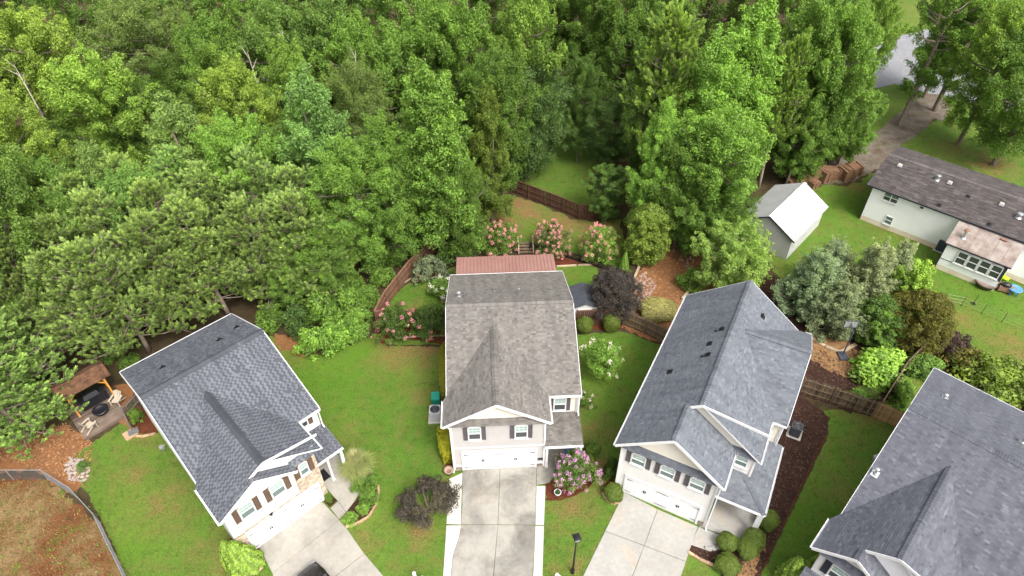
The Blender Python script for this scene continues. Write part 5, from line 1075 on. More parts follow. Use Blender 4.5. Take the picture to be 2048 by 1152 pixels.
PINES = [ # base pixel, height
 (60, 868, 8.0, 'low pine nearest the chain link fence, lower left'), (82, 806, 9.0, 'pine left of the small pavilion, lowest of its row'), (214, 716, 11.5, 'front row pine behind the small pavilion roof'), (290, 708, 12, 'front row pine at the far corner of the blue-grey house'), (372, 662, 12, 'front row pine over the middle of the blue-grey rear roof'), (455, 628, 12, 'front row pine at the right end of the blue-grey rear roof'), (545, 612, 11.5, 'front row pine beside the bright green thicket'), (622, 590, 11, 'yellowish pine at the right end of the stand'),
 (-30, 800, 12, 'pine by the left edge level with the small pavilion'), (48, 755, 11.5, 'second row pine nearest the left edge'), (132, 700, 12, 'second row pine up left of the pavilion'), (220, 655, 12, 'second row pine above the pavilion'), (308, 622, 12.5, 'second row pine in the middle of the stand'), (395, 595, 12.5, 'second row pine above the blue-grey house'), (480, 575, 12.5, 'second row pine left of the reddish tip'), (568, 556, 13.2, 'pine with a reddish brown tip, topmost on the right of the stand'),
 (55, 680, 12, 'back row pine cut by the left edge'), (150, 630, 11.5, 'back row pine with a blunt top, left of the highest pines'), (245, 592, 12.5, 'back row pine left of the highest one'), (340, 560, 13, 'pine standing highest among the left pines'), (425, 542, 12.5, 'back row pine just right of the highest pine'), (-80, 870, 11, 'pine half cut by the left edge, above the chain link fence'), (640, 545, 11.5, 'back row pine at the right end of the stand'), (-40, 730, 12.5, 'pine half cut by the left edge, second up')]
for i, (px, py, h, lab) in enumerate(PINES):
    b = at(px, py); cr, tk = PT[i % 3]; s = h / 13; w = rnd.uniform(1.0, 1.18) * (1.08 if h < 10 else 1)
    plant('pine_tree', lab, 'tree', (b.x, b.y, 0), cr, tk, tuple(c * rnd.uniform(.9, 1.1) for c in PG), rnd.uniform(0, 6.28), (w, w, s), 'pines of the left stand')
for px, py, h, R, lab in [(1352, 18, 19.5, 3.6, 'light green pine with bare forked limbs right of the clearing'), (1604, 82, 16, 2.6, 'tall pine on the right flank of the tallest bright tree'), (1615, 242, 7, 1.8, 'soft green pine over the left end of the straw bales')]:
    b = at(px, py, h); plant('pine_tree', lab, 'tree', (b.x, b.y, 0), *PT[3], (.15, .225, .05), rnd.uniform(0, 6.28), (R / 2.9, R / 2.9, h / 13), 'scattered pines')
# big shade tree beside the low white house
ST_ = broad_tree(47, 19, 3.4, 4., 'vase', nl=48, per=80, size=.2, tr=.3, sub=5, name='sparse')
b = at(1798, 252); e = plant('broadleaf_tree', 'tall thin leaning tree by the far road with its ivy clad trunk in view', 'tree', b, *ST_, (.10, .18, .03), .6); e.rotation_euler = (0, math.radians(4), .6)
b = at(1868, 222); e = plant('broadleaf_tree', 'second thin tree beside the far road, right of the leaning one', 'tree', b, *ST_, (.11, .19, .03), 2.6, (.95, .95, .8))
b = at(1985, 330); plant('broadleaf_tree', 'large shade tree on the lawn behind the low white house', 'tree', b, *BT['d1'], (.085, .165, .03), 1.2, (1.1, 1.1, 1.12))
for px, py, R, h, lab in [(672, 585, 2.7, 9.0, 'low spreading tree behind the bright thicket, left of the brown fence'), (700, 530, 2.3, 9.0, 'low spreading tree outside the brown fence, halfway along'), (640, 600, 2.6, 8.0, 'low tree between the yellowish pine and the bright thicket'), (590, 622, 2.2, 6.0, 'small broadleaf tree among the front row pines near the thicket')]:
    b = at(px, py); plant('broadleaf_tree', lab, 'tree', b, *BT['d1' if px > 660 else 'r1'], (.085, .165, .03), px * .1, (R / 4.3, R / 4.3, h / 15.5), 'low trees at the lawn edge')
# dead snags and bare twigs in the wood
def snag(label, px, py, z, h, lean, col='palebark'):
    b = at(px, py, z); r = random.Random(int(px)); mb = MB(); p0 = Vector((0, 0, -3)); p1 = Vector((lean, .2, h)); mb.tube([p0, p0.lerp(p1, .6), p1], [.07, .05, .02], 6)
    for q in range(5): c = p0.lerp(p1, r.uniform(.4, .95)); mb.tube([c, c + Vector((r.uniform(-.9, .9), r.uniform(-.9, .9), r.uniform(.5, 1.3)))], [.035, .01], 4, False)
    e = tag(empty('dead_tree', (b.x, b.y, 0)), label, 'tree'); m = MB(); m.tube([(0, 0, -.2), (0, 0, z - 2.5)], [.2, .11], 6); m.build('trunk', M['bark'], e); mb.build('bare_limbs', M[col], e, (0, 0, z))
snag('bare white snag sticking up beside the bright lime tree', 50, 165, 14, 1.6, -.3); snag('bare grey forked twigs rising left of the pale tall tree', 512, 150, 13, 2.2, -.3); snag('bare grey dead top behind the thin yellowish tree', 572, 128, 14, 3.0, .3); snag('pale curved dead limb left of the bronze tinted tree', 700, 145, 14, 2.0, .8)

# ------------------------------------------------------------------ garden trees and shrubs
SH = [shrub(61), shrub(62, 1., 1.3, 70, 55, .12), shrub(63, 1., 1.5, 55, 70, .16)]
LO = [shrub(64, 1., 1.6, 75, 55, .11, (.14, .26), 1.6), shrub(65, 1., 1.5, 60, 45, .14, (.16, .3), 1.8)]
BIG = [shrub(66, 1., 1.25, 330, 60, .058, (.11, .18), .5), shrub(67, 1., 1.3, 300, 60, .062, (.11, .18), .8)]
def bush(name, label, px, py, R, h, proto, col, cat='bush', group=None, z=.02):
    b = at(px, py); pr = proto; H0 = {id(SH[0]): 1.4, id(SH[1]): 1.3, id(SH[2]): 1.5, id(LO[0]): 1.6, id(LO[1]): 1.5, id(BIG[0]): 1.25, id(BIG[1]): 1.3}[id(pr)]
    return plant(name, label, cat, (b.x, b.y, z), pr[0], pr[1], col, rnd.uniform(0, 6.28), (R, R, h / H0), group, 'foliage', 'stems', raw='grey_green' in name)
CL = [clipped(71), clipped(72, p=2.6), clipped(73, p=2.3)]
def ball(name, label, px, py, rx, ry, h, col, k=0, group=None, rz=0., z=.03):
    """clipped shrub: px,py = its base centre"""
    b = at(px, py); e = plant(name, label, 'bush', (b.x, b.y, z), CL[k % 3], None, col, rz, (1, 1, 1), group, 'foliage')
    e.children[0].scale = (rx, ry, h / 2); e.children[0].location = (0, 0, h / 2 + .02)
    mb = MB(); mb.tube([(0, 0, -.05), (.03, .02, h * .5)], [.04, .03], 6); mb.build('stem', M['bark'], e); return e
def flowering(name, label, px, py, R, h, col, fcol, nf, seed, cat='tree', fsize=.085, fr=.165, fper=34, z0=.6, top=.55, leafy=(150, 50, .13), ftop=False):
    b = at(px, py); cr, st, C = shrub(seed, R, h, leafy[0], leafy[1], leafy[2], (.2, .36), 1.5, z0, 9)
    e = plant(name, label, cat, b, cr, st, col, rnd.uniform(0, 6.28), crown_name='foliage', trunk_name='stems')
    rg = np.random.default_rng(seed + 1); cen = np.array([0, 0, h * .45]); d = C - cen; far = np.argsort(-(np.linalg.norm(d * np.array([1, 1, .7]), axis=1)))[:max(nf * 2, 20)]
    pick = rg.choice(far, min(nf, len(far)), replace=False); P_ = C[pick] + unit(d[pick]) * rg.uniform(.12, .34, (len(pick), 1))
    o = link('blossoms', blossoms(seed + 2, P_, fper, fr, fsize), e); o.color = (*fcol, 1); return e
PINK = (.78, .33, .36); DKG = (.05, .10, .022)
flowering('crape_myrtle', 'pink flowering crape myrtle behind the left end of the red patio roof', 1000, 508, 1.75, 3.5, (.085, .14, .03), PINK, 75, 201)
flowering('crape_myrtle', 'fullest pink flowering crape myrtle behind the middle of the red patio roof', 1102, 508, 1.8, 3.5, (.055, .11, .026), PINK, 130, 204)
flowering('crape_myrtle', 'pink flowering crape myrtle with pale green leaves by the black picket fence', 1196, 520, 1.9, 3.6, (.12, .20, .04), PINK, 62, 207)
flowering('crape_myrtle', 'dark green pink flowering shrub in the fence corner left of the tan roofed house', 795, 672, 1.75, 2.9, (.055, .095, .022), (.78, .30, .36), 34, 210)
flowering('crape_myrtle', 'dark shrub with few pink flowers against the side of the tan roofed house', 864, 668, 1.55, 2.9, (.045, .085, .02), (.60, .22, .22), 12, 213)
flowering('crape_myrtle', 'lilac flowering crape myrtle in front of the tan house porch', 1146, 962, 1.45, 2.7, (.075, .13, .03), (.60, .30, .55), 135, 216, fsize=.07, fr=.14, z0=.7)
flowering('crape_myrtle', 'white flowering crape myrtle on the lawn right of the tan roofed house', 1200, 752, 1.5, 3.6, (.11, .21, .028), (.80, .74, .66), 15, 219, z0=1.2)
flowering('hydrangea', 'white hydrangea beside the rear corner of the tan roofed house', 884, 592, .85, 1.7, (.075, .15, .03), (.82, .80, .72), 26, 222, 'bush', .08, .17, 34)
flowering('rose_bush', 'small rose bush against the right wall of the tan roofed house', 1168, 812, .45, 1.4, (.06, .12, .025), (.72, .6, .55), 6, 225, 'bush', leafy=(40, 50, .1))
# purple-leaved tree, magnolias, other specimens
PUR = shrub(66, 2.25, 4.4, 560, 70, .105, (.22, .36), .35, .35, 12, form='ball'); MAG = shrub(68, 2.1, 6.3, 420, 60, .15, (.24, .40), .7, .3, 10, form='ball'); MA2 = shrub(69, 2.5, 5.4, 430, 62, .15, (.24, .40), .8, .2, 10, form='ball')
b = at(1224, 626); plant('purple_leaf_tree', 'round dusky purple tree behind the tan roofed house', 'tree', b, PUR[0], PUR[1], (.072, .062, .058), .4, crown_name='crown', trunk_name='stems')
b = at(1288, 522); plant('magnolia_tree', 'dense yellow-green magnolia behind the dusky purple tree', 'tree', b, MAG[0], MAG[1], (.165, .180, .034), 1.1, crown_name='crown', trunk_name='stems')
b = at(1812, 688); plant('magnolia_tree', 'dark magnolia with rusty leaf undersides beside the weathered fence', 'tree', b, MA2[0], MA2[1], (.125, .125, .026), 2.1, crown_name='crown', trunk_name='stems')
b = at(1738, 676); plant('evergreen_tree', 'deep green bushy tree between the conifers and the basketball hoop', 'tree', b, MA2[0], MA2[1], (.060, .125, .03), .3, (.8, .8, .8), crown_name='crown', trunk_name='stems')
AT = broad_tree(45, 7.0, 3.5, 1.2, 'round', nl=90, per=90, size=.14, tr=.12, sub=6, cr=.85, name='airy')
b = at(1447, 582); plant('shade_tree', 'airy light green tree between the grey roofed house and the shed', 'tree', b, *AT, (.165, .245, .065), .9)
YT = broad_tree(46, 6.6, 2.2, .8, 'tall', nl=75, per=80, size=.15, tr=.1, sub=5, cr=1.1, name='lime')
b = at(1790, 640); plant('broadleaf_tree', 'lime green young tree in front of the low white house', 'tree', b, *YT, (.20, .30, .022), .9)
b = at(1745, 690); plant('broadleaf_tree', 'green young tree in front of the dark magnolia', 'tree', b, *YT, (.085, .17, .025), 2.2, (.8, .8, .62))
CY = [cypress_tree(81), cypress_tree(82)]
for px, py, h, R, lab, col in [(1610, 622, 6.6, 3.0, 'blue-green feathery conifer nearest the grey roofed house', (0.209, 0.290, 0.166)), (1660, 660, 5.6, 2.6, 'grey-green conifer behind the basketball hoop', (0.218, 0.272, 0.150)), (1712, 618, 7.6, 2.7, 'tallest grey-green conifer of the group, in the middle', (0.274, 0.325, 0.182)), (1765, 590, 6.4, 2.0, 'silvery conifer at the back of the group by the low white house', (0.282, 0.342, 0.205)), (1640, 580, 6.0, 2.2, 'conifer at the back of the group beside the shed', (0.238, 0.307, 0.182))]:
    b = at(px, py); plant('conifer', lab, 'tree', b, *CY[rnd.randint(0, 1)], col, rnd.uniform(0, 6.28), (R / 2.6, R / 2.6, h / 7.5), 'grey-green conifers', raw=True)
# chocolate leaved open tree by the driveway: visible limbs, sparse clumps
rgx = np.random.default_rng(91); Cx = []; mbx = MB()
for i in range(44):
    a = rgx.uniform(0, 6.283); q = rgx.uniform(.35, 1.) ** .7; p = np.array([1.85 * q * math.cos(a), 1.5 * q * math.sin(a), 1.35 + .9 * (1 - q * q) + rgx.normal(0, .15)])
    if not (p[0] > .2 and p[1] < -.55 and p[0] < 1.3): Cx.append(p)
for i, p in enumerate(Cx):
    mbx.tube([(.0, 0, -.1) if i == 0 else (0, 0, .35), (p[0] * .35, p[1] * .35, .8), tuple(p)], [.06 if i == 0 else .03, .02, .008], 5, False)
Cx = np.array(Cx); Cx = np.concatenate([Cx + rgx.normal(0, .2, Cx.shape) * np.array([1, 1, .5]) for _ in range(4)])
chm = leaf_mesh('chocolate_crown', [clumps(rgx, Cx, np.full(len(Cx), .30), 85, .14, .6, .4, asp=.4)], M['leaf'])
b = at(858, 1030); plant('purple_leaf_tree', 'open dark chocolate-leaved small tree left of the tan house driveway', 'tree', b, chm, mbx.mesh('chocolate_trunk', M['bark'], True), (.085, .074, .058), 0)
bush('grey_green_shrub', 'grey-green feathery shrub against the brown fence left of the patio roof', 858, 552, 1.55, 2.2, LO[0], (.17, .215, .125))
bush('evergreen_shrub', 'dark green shrub behind the left end of the red patio roof', 912, 520, 1.7, 2.2, SH[1], (.06, .12, .035))
bush('evergreen_shrub', 'glossy green shrub below the airy light green tree', 1385, 575, 1.25, 1.9, SH[0], (.06, .165, .018))
for px, py, R, h, c, lab in [(632, 700, 1.3, 2.2, (.105, .215, .022), 'bright green thicket bush at the lawn edge, leftmost'), (672, 690, 1.4, 2.4, (.12, .24, .022), 'brightest thicket bush at the lawn edge, in the middle'), (712, 672, 1.2, 2.0, (.10, .22, .02), 'bright thicket bush nearest the brown fence corner'), (600, 660, 1.2, 2.6, (.05, .105, .045), 'dark bluish thicket bush behind the leftmost bright one'), (650, 645, 1.6, 3.2, (.065, .15, .025), 'tall dark green thicket bush behind the bright ones'), (698, 630, 1.3, 2.8, (.075, .165, .025), 'tall green thicket bush beside the brown fence'), (548, 648, 1.3, 2.0, (.07, .145, .025), 'low green bush under the pines beside the blue-grey roof'), (706, 584, 1.2, 2.8, (.065, .16, .022), 'green bush outside the brown fence, halfway along'), (752, 530, 1.1, 2.6, (.06, .15, .022), 'green bush outside the brown fence near its far end'), (738, 606, 1.1, 1.7, (.08, .175, .025), 'low bush against the outside of the red-brown fence, nearest its corner'), (762, 566, 1.1, 1.7, (.075, .165, .025), 'low bush against the outside of the red-brown fence, in the middle'), (788, 530, 1.0, 1.6, (.07, .155, .025), 'low bush against the outside of the red-brown fence, furthest back'), (722, 640, .9, 1.3, (.09, .19, .025), 'low bush below the corner of the red-brown fence')]: bush('thicket_bush', lab, px, py, R, h, SH[int(px) % 3], c, group='bushes at the edge of the wood')
for px, py, R, h, lab in [(120, 800, .9, 1.3, 'low leafy bush left of the small pavilion'), (60, 850, .8, 1.0, 'low leafy bush between the pavilion and the left edge'), (262, 735, .8, 1.2, 'low leafy bush behind the pavilion, at the corner of the blue-grey house'), (225, 715, .8, 1.3, 'low leafy bush behind the pavilion roof')]: bush('understory_bush', lab, px, py, R, h, SH[0], (.07, .15, .022), group='bushes under the pines')
GB = (.085, .125, .018)
for i, (px, py, r, h, lab) in enumerate([(1451, 1092, .68, 1.05, 'clipped round bush at the end of the white house walkway'), (1504, 1086, .70, 1.05, 'clipped bush nearest the white porch post'), (1490, 1106, .68, 1.0, 'clipped bush in the middle of the group of four by the porch'), (1452, 1138, .78, 1.0, 'clipped bush with a bare notch, frontmost of the group of four'), (1532, 1050, .66, 1.2, 'clipped bush under the porch roof corner'), (1226, 994, .66, 1.05, 'clipped round bush at the left corner of the white house garage')]): ball('clipped_bush', lab, px, py, r, r * .95, h, GB, i, 'clipped round bushes of the white house', i)
bush('evergreen_shrub', 'dark upright bush against the left wall of the white house', 1222, 950, .6, 1.7, SH[1], (.04, .085, .018))
for i, (px, py, lab) in enumerate([(1168, 662, 'round mottled bush before the brown fence, nearer the tan house'), (1221, 658, 'round mottled bush before the brown fence, nearer the weathered fence')]): ball('clipped_bush', lab, px, py, .72, .72, 1.5, (.115, .125, .022), i, 'round mottled bushes')
ball('clipped_bush', 'broad oval pale yellow-green clipped bush among the pine straw', 1312, 632, 1.55, 1.25, 1.5, (.36, .355, .14), 1)
for i, (px, py, r, lab) in enumerate([(722, 972, .62, 'round green bush beside the plume grass, next to the walkway'), (745, 968, .58, 'round green bush on the lawn side of the plume grass'), (738, 1000, .66, 'round green bush in the middle of the curved bed'), (727, 1022, .42, 'small yellow-green bush in the curved bed'), (702, 1042, .46, 'small yellow-green bush at the driveway end of the curved bed')]): bush('round_bush', lab, px, py, r, r * 1.5, SH[i % 2], (.085, .18, .02) if i < 3 else (.15, .25, .03), group='bushes of the curved bed')
for px, py, R, h, lab in [(1760, 748, 2.1, 1.9, 'bright lime bush inside the angle of the weathered fence')]: bush('lime_bush', lab, px, py, R, h, SH[2], (.165, .27, .012))
bush('purple_shrub', 'dusky purple shrub beyond the diagonal fence', 1893, 702, 1.5, 2.0, LO[0], (.075, .05, .048)); bush('yellow_shrub', 'yellowish rambling shrub behind the slate grey roof', 1975, 770, 2.3, 2.4, LO[1], (.15, .17, .02)); bush('yellow_shrub', 'yellow-green rambling shrub at the right edge behind the slate grey roof', 2045, 800, 2.2, 2.4, LO[1], (.135, .155, .022)); bush('yellow_shrub', 'rusty tinted shrub between the purple shrub and the yellowish one', 1925, 735, 1.4, 1.8, LO[1], (.12, .12, .025))
bush('climbing_vine', 'broad-leaved vine over the lower end of the diagonal fence', 1798, 800, .75, 1.9, SH[2], (.085, .17, .04)); bush('climbing_vine', 'broad-leaved vine spreading at the upper end of the diagonal fence', 1845, 745, 1.3, 1.5, SH[2], (.08, .165, .04)); bush('climbing_vine', 'small leafy vine where the diagonal fence meets the new boards', 1785, 830, .45, 1.0, SH[2], (.085, .17, .04))
bush('green_shrub', 'low green shrub behind the weathered fence', 1715, 800, .8, .8, SH[0], (.11, .2, .025)); bush('green_shrub', 'leafy shrub right of the tan house porch', 1182, 908, .6, 1.1, SH[2], (.06, .125, .025)); bush('green_shrub', 'leafy plant against the gate of the blue-grey house', 276, 842, .45, 1.3, SH[2], (.06, .15, .03)); bush('green_shrub', 'small plant beside the deck of the blue-grey house', 266, 815, .3, .6, SH[0], (.07, .15, .03)); bush('rock_plant', 'green plant growing at the rock pile', 168, 935, .4, .5, SH[0], (.06, .14, .04)); bush('planter_plant', 'upright green plant in the square bed at the brick corner', 660, 1004, .22, 1.0, SH[1], (.10, .19, .02))
# hedges beside the tan house
def hedge(label, p0, p1, w, h, col, seed):
    a, b = at(*p0), at(*p1); L = (b - a).length; ang = math.atan2(b.y - a.y, b.x - a.x); rg = np.random.default_rng(seed); n = int(5200 * L)
    d = unit(rg.normal(0, 1, (n, 3))); k = (np.abs(d) ** 4).sum(1) ** (-1 / 4); pos = d * (k * (1 + .06 * np.sin(9 * d[:, 0] * L) + .05 * np.sin(7 * d[:, 1] + 4 * d[:, 2])))[:, None] * rg.uniform(.86, 1.03, n)[:, None] * np.array([L / 2, w / 2, h / 2]); pos[:, 2] += h / 2
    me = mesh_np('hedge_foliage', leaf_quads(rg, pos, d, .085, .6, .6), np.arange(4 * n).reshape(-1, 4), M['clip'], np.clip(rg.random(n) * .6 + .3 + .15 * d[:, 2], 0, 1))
    e = tag(empty('hedge', ((a.x + b.x) / 2, (a.y + b.y) / 2, .02), ang), label, 'hedge'); c = link('foliage', me, e); c.color = (*col, 1)
    mb = MB()
    for q in range(4): mb.tube([(-L / 2 + L * (q + .5) / 4, 0, -.05), (-L / 2 + L * (q + .5) / 4, .05, h * .5)], [.03, .02], 5)
    mb.build('stems', M['bark'], e)
hedge('golden hedge along the left front corner of the tan roofed house', (899, 930), (889, 872), 1.0, 1.6, (.32, .335, .025), 301)
hedge('narrow golden hedge along the left side of the tan roofed house', (888, 800), (890, 705), .6, 1.3, (.22, .23, .025), 302)
# golden thujas
TH = [cone_thuja(95), cone_thuja(96)]
for px, py, sx, sz, lab, g in [(486, 1128, 1.5, 1.1, 'golden thuja clump, tallest trunk, left of the blue-grey house garage', 'l'), (504, 1130, 1.4, .95, 'golden thuja nearest the garage of the blue-grey house', 'l'), (468, 1122, 1.1, 1.0, 'golden thuja at the corner of the blue-grey house, leftmost', 'l'), (1572, 1165, 1.3, 1.25, 'tall golden thuja, leftmost of those by the slate grey house', 'r'), (1598, 1172, 1.1, 1.05, 'golden thuja in the middle of those by the slate grey house', 'r'), (1618, 1150, 1.0, 1.0, 'golden thuja nearest the slate grey house wall', 'r'), (1611, 1180, 1.0, 1.0, 'golden thuja in front of the slate grey house window', 'r')]:
    b = at(px, py); e = plant('golden_thuja', lab, 'tree', (b.x, b.y, 0), TH[rnd.randint(0, 1)], None, (.160, .245, .02), rnd.uniform(0, 6.28), (sx, sx, sz), 'golden thujas', 'foliage'); mb = MB(); mb.tube([(0, 0, -.1), (0, 0, 1.5)], [.05, .02], 6); mb.build('trunk', M['bark'], e)
b = at(1247, 540); e = plant('golden_thuja', 'single slim thuja beside the dusky purple tree', 'tree', b, TH[0], None, (.115, .225, .012), 0, (.72, .72, .85), None, 'foliage'); mb = MB(); mb.tube([(0, 0, -.1), (0, 0, 1.5)], [.05, .02], 6); mb.build('trunk', M['bark'], e)
GR = [blade_clump(97), blade_clump(98, 260, 1., 1.)]
b = at(716, 945); e = plant('plume_grass', 'large arching clump of plume grass beside the blue-grey house porch', 'grass', b, GR[0], None, (.30, .34, .15), 0, (1.25, 1.25, 1.25), None, 'blades', raw=True)
for k, (ox, oy, sx, sz, cc) in enumerate([(.32, .1, .75, 1.1, (.26, .31, .12)), (-.28, .2, .8, .95, (.22, .28, .10)), (.05, -.35, .7, .85, (.34, .37, .18)), (-.1, .3, .6, 1.25, (.38, .38, .22))]):
    e2 = link('blades', GR[0], e, (ox, oy, 0)); e2.rotation_euler = (0, 0, 1.3 * k + .5); e2.scale = (sx, sx * .9, sz); e2.color = (*cc, 1)
for px, py, sc, lab in [(1742, 795, .9, 'thin grass clump at the corner of the weathered fence'), (1722, 788, .75, 'short grass clump behind the weathered fence')]: b = at(px, py); plant('plume_grass', lab, 'grass', b, GR[1], None, (.17, .2, .07), 1., (sc, sc, 1.1 * sc), None, 'blades')

# ------------------------------------------------------------------ fences
def board_meshes(w, h, t, mat, tops, seed):
    out = []; r = random.Random(seed)
    for k in range(5):
        mb = MB(); hh = h * r.uniform(.985, 1.01); tn = r.random()
        if tops == 'dog': mb.prism([(-w / 2, 0, .03), (w / 2, 0, .03), (w / 2, 0, hh - .04), (w / 4, 0, hh), (-w / 4, 0, hh), (-w / 2, 0, hh - .04)], (0, t, 0), tn)
        elif tops == 'point': mb.prism([(-w / 2, 0, .03), (w / 2, 0, .03), (w / 2, 0, hh - .06), (0, 0, hh), (-w / 2, 0, hh - .06)], (0, t, 0), tn)
        else: mb.box((0, t / 2, hh / 2 + .015), (w, t, hh - .03), tint=tn)
        out.append(mb.mesh('board', mat))
    return out
def fence(label, pxs, h, mat, w=.14, gap=.012, t=.02, tops='flat', post_every=2.4, rails=(.3, .95, 1.6), rail_front=True, side=1, cap=False, post_s=.1, name='wood_fence'):
    pts = P(pxs); e = tag(empty(name, pts[0]), label, 'fence'); o = pts[0]; r = random.Random(len(label))
    bm = board_meshes(w, h, t, mat, tops, len(label)); pm = MB().box((0, 0, h / 2 + .03), (post_s, post_s, h + .1)).mesh('post', mat)
    for a, b in zip(pts, pts[1:]):
        d = b - a; L = d.length; d.normalize(); ang = math.atan2(d.y, d.x); nrm = Vector((-d.y, d.x, 0)) * side; n = max(1, int(L / (w + gap)))
        for i in range(n):
            p = a + d * (L * (i + .5) / n) - o; ob = link('board', bm[r.randint(0, 4)], e, p + Vector((0, 0, r.uniform(-.015, .015)))); ob.rotation_euler = (0, r.gauss(0, .006), ang)
        for z in rails:
            mb = MB(); q = nrm * -(.035 if rail_front else -.05); mb.bar(a - o + q + Vector((0, 0, z)), b - o + q + Vector((0, 0, z)), .04, .09, tint=.7); mb.build('rail', mat, e)
        if cap: mb = MB(); mb.bar(a - o + Vector((0, 0, h + .02)), b - o + Vector((0, 0, h + .02)), .14, .035, tint=.8); mb.build('cap_rail', mat, e)
        m = max(1, int(round(L / post_every)))
        for i in range(m + 1):
            if i == m and b is not pts[-1]: continue
            ob = link('post', pm, e, a + d * (L * i / m) - o - nrm * .07 * (1 if rail_front else -1)); ob.rotation_euler = (0, 0, ang)
    return e
fence('dark brown board fence curving along the back yard beneath the trees', [(990, 372), (1057, 398), (1126, 425), (1157, 439), (1216, 438)], 1.75, M['fence_brown'], cap=True, rails=(.45, 1.1))
fence('red-brown board fence closing the left side yard of the tan roofed house', [(893, 648), (754, 652), (774, 613), (798, 582), (820, 553), (852, 522), (872, 505)], 1.75, pmat('red_brown_wood', (.135, .068, .042), (.19, .105, .068), 1.5, rough=.75, tint=.25, bmp=.3), cap=True, rails=(.5, 1.15))
fence('brown board fence between the tan roofed house and the weathered pickets', [(1152, 652), (1244, 648)], 1.75, M['fence_brown'], cap=True, rails=(.4, 1.2), rail_front=False)
fence('weathered picket fence between the mottled bushes and the grey roofed house', [(1246, 650), (1290, 668), (1345, 697)], 1.75, M['fence_old'], tops='dog', w=.13)
fence('grey board fence panel behind the pine straw yard', [(1322, 468), (1352, 476), (1395, 494)], 1.8, M['fence_grey'], rails=(.4, 1.5))
fence('weathered picket fence from the grey roofed house to the new boards', [(1598, 786), (1660, 806), (1742, 834)], 1.8, M['fence_old'], tops='dog', w=.13)
fence('pale new board gate panel beside the slate grey house', [(1742, 834), (1792, 855)], 1.75, M['fence_new'], tops='dog', w=.13)
fence('old diagonal fence overgrown with vine behind the slate grey house', [(1748, 832), (1775, 790), (1800, 750), (1845, 705), (1875, 680)], 1.7, M['fence_old'], tops='flat', w=.14)
fence('low black picket fence behind the red mulch bed', [(1060, 500), (1122, 512), (1196, 535), (1250, 556)], .95, M['black'], w=.05, gap=.075, t=.03, tops='point', rails=(.2, .75), post_every=2., post_s=.07, name='picket_fence')
fence('dark rail fence corner at the right edge behind the yellowish shrubs', [(2015, 745), (2100, 790)], 1.3, M['fence_grey'], rails=(.3, 1.1), w=.14)
# chain link fence round the basin
pts = P([(-60, 966), (80, 966), (137, 997), (190, 1048), (222, 1112), (254, 1180), (300, 1290)]); h = 1.25
pts = [at(-60, 940, h), at(80, 940, h), at(137, 975, h), at(185, 1027, h), at(215, 1090, h), at(247, 1155, h), at(285, 1250, h)]; pts = [Vector((p.x, p.y, 0)) for p in pts]
CF = tag(empty('chain_link_fence', pts[0]), 'galvanised chain link fence bending round the bare soil, lower left', 'fence'); o = pts[0]
for i, (a, b) in enumerate(zip(pts, pts[1:])):
    L = (b - a).length; d = (b - a).normalized(); n = max(1, round(L / 2.4))
    for k in range(n + (1 if i == len(pts) - 2 else 0)): mb = MB(); p = a + d * L * k / n - o; mb.tube([p - UP * .1, p + UP * (h + .04)], .032, 8); mb.lathe(p + UP * (h + .03), [(.045, 0), (.03, .05), (0, .06)], 8); mb.build('post', M['galv'], CF)
    mb = MB(); mb.tube([a - o + UP * h, b - o + UP * h], .024, 8); mb.build('top_rail', M['galv'], CF)
    V = []; st = .075; x = -h
    while x < L:
        for sg in (0, 1):
            p0, p1 = (x, 0.), (x + h, h - .02)
            if sg: p0, p1 = (x, h - .02), (x + h, 0.)
            (xa, za_), (xb, zb_) = p0, p1
            t0 = max(0, -xa / h); t1 = min(1, (L - xa) / h)
            if t1 <= t0: continue
            q0 = a - o + d * (xa + h * t0) + UP * (za_ + (zb_ - za_) * t0 + .02); q1 = a - o + d * (xa + h * t1) + UP * (za_ + (zb_ - za_) * t1 + .02); s = UP * .003; n_ = Vector((-d.y, d.x, 0)) * .003
            V += [q0 - s, q1 - s, q1 + s, q0 + s, q0 - n_, q1 - n_, q1 + n_, q0 + n_]
        x += st
    me = mesh_np('wire_mesh', [tuple(v) for v in V], np.arange(len(V)).reshape(-1, 4), M['wire']); ob = link('wire_mesh', me, CF); ob['kind'] = 'stuff'
# wire garden fence on the far lawn
WF = tag(empty('wire_fence', at(1885, 605)), 'thin wire fence with dark stakes across the far lawn', 'fence'); wp = P([(1885, 605), (1921, 612), (1962, 628), (2002, 645), (2060, 670)]); o = wp[0]
for p in wp: mb = MB(); mb.tube([p - o, p - o + Vector((.05, .03, 1.1))], .025, 6); mb.build('stake', M['black'], WF)
for z in (.3, .65, 1.): mb = MB(); mb.tube([p - o + UP * z for p in wp], .006, 4); mb.build('wire', M['grey_metal'], WF)
mb = MB(); p = at(1946, 608); mb.tube([p, p + UP * 1.1], .025, 6); mb.box(p + Vector((0, 0, .05)), (.3, .3, .06)); tag(mb.build('garden_stake', M['black']), 'single dark stake with a foot on the far lawn', 'stake')

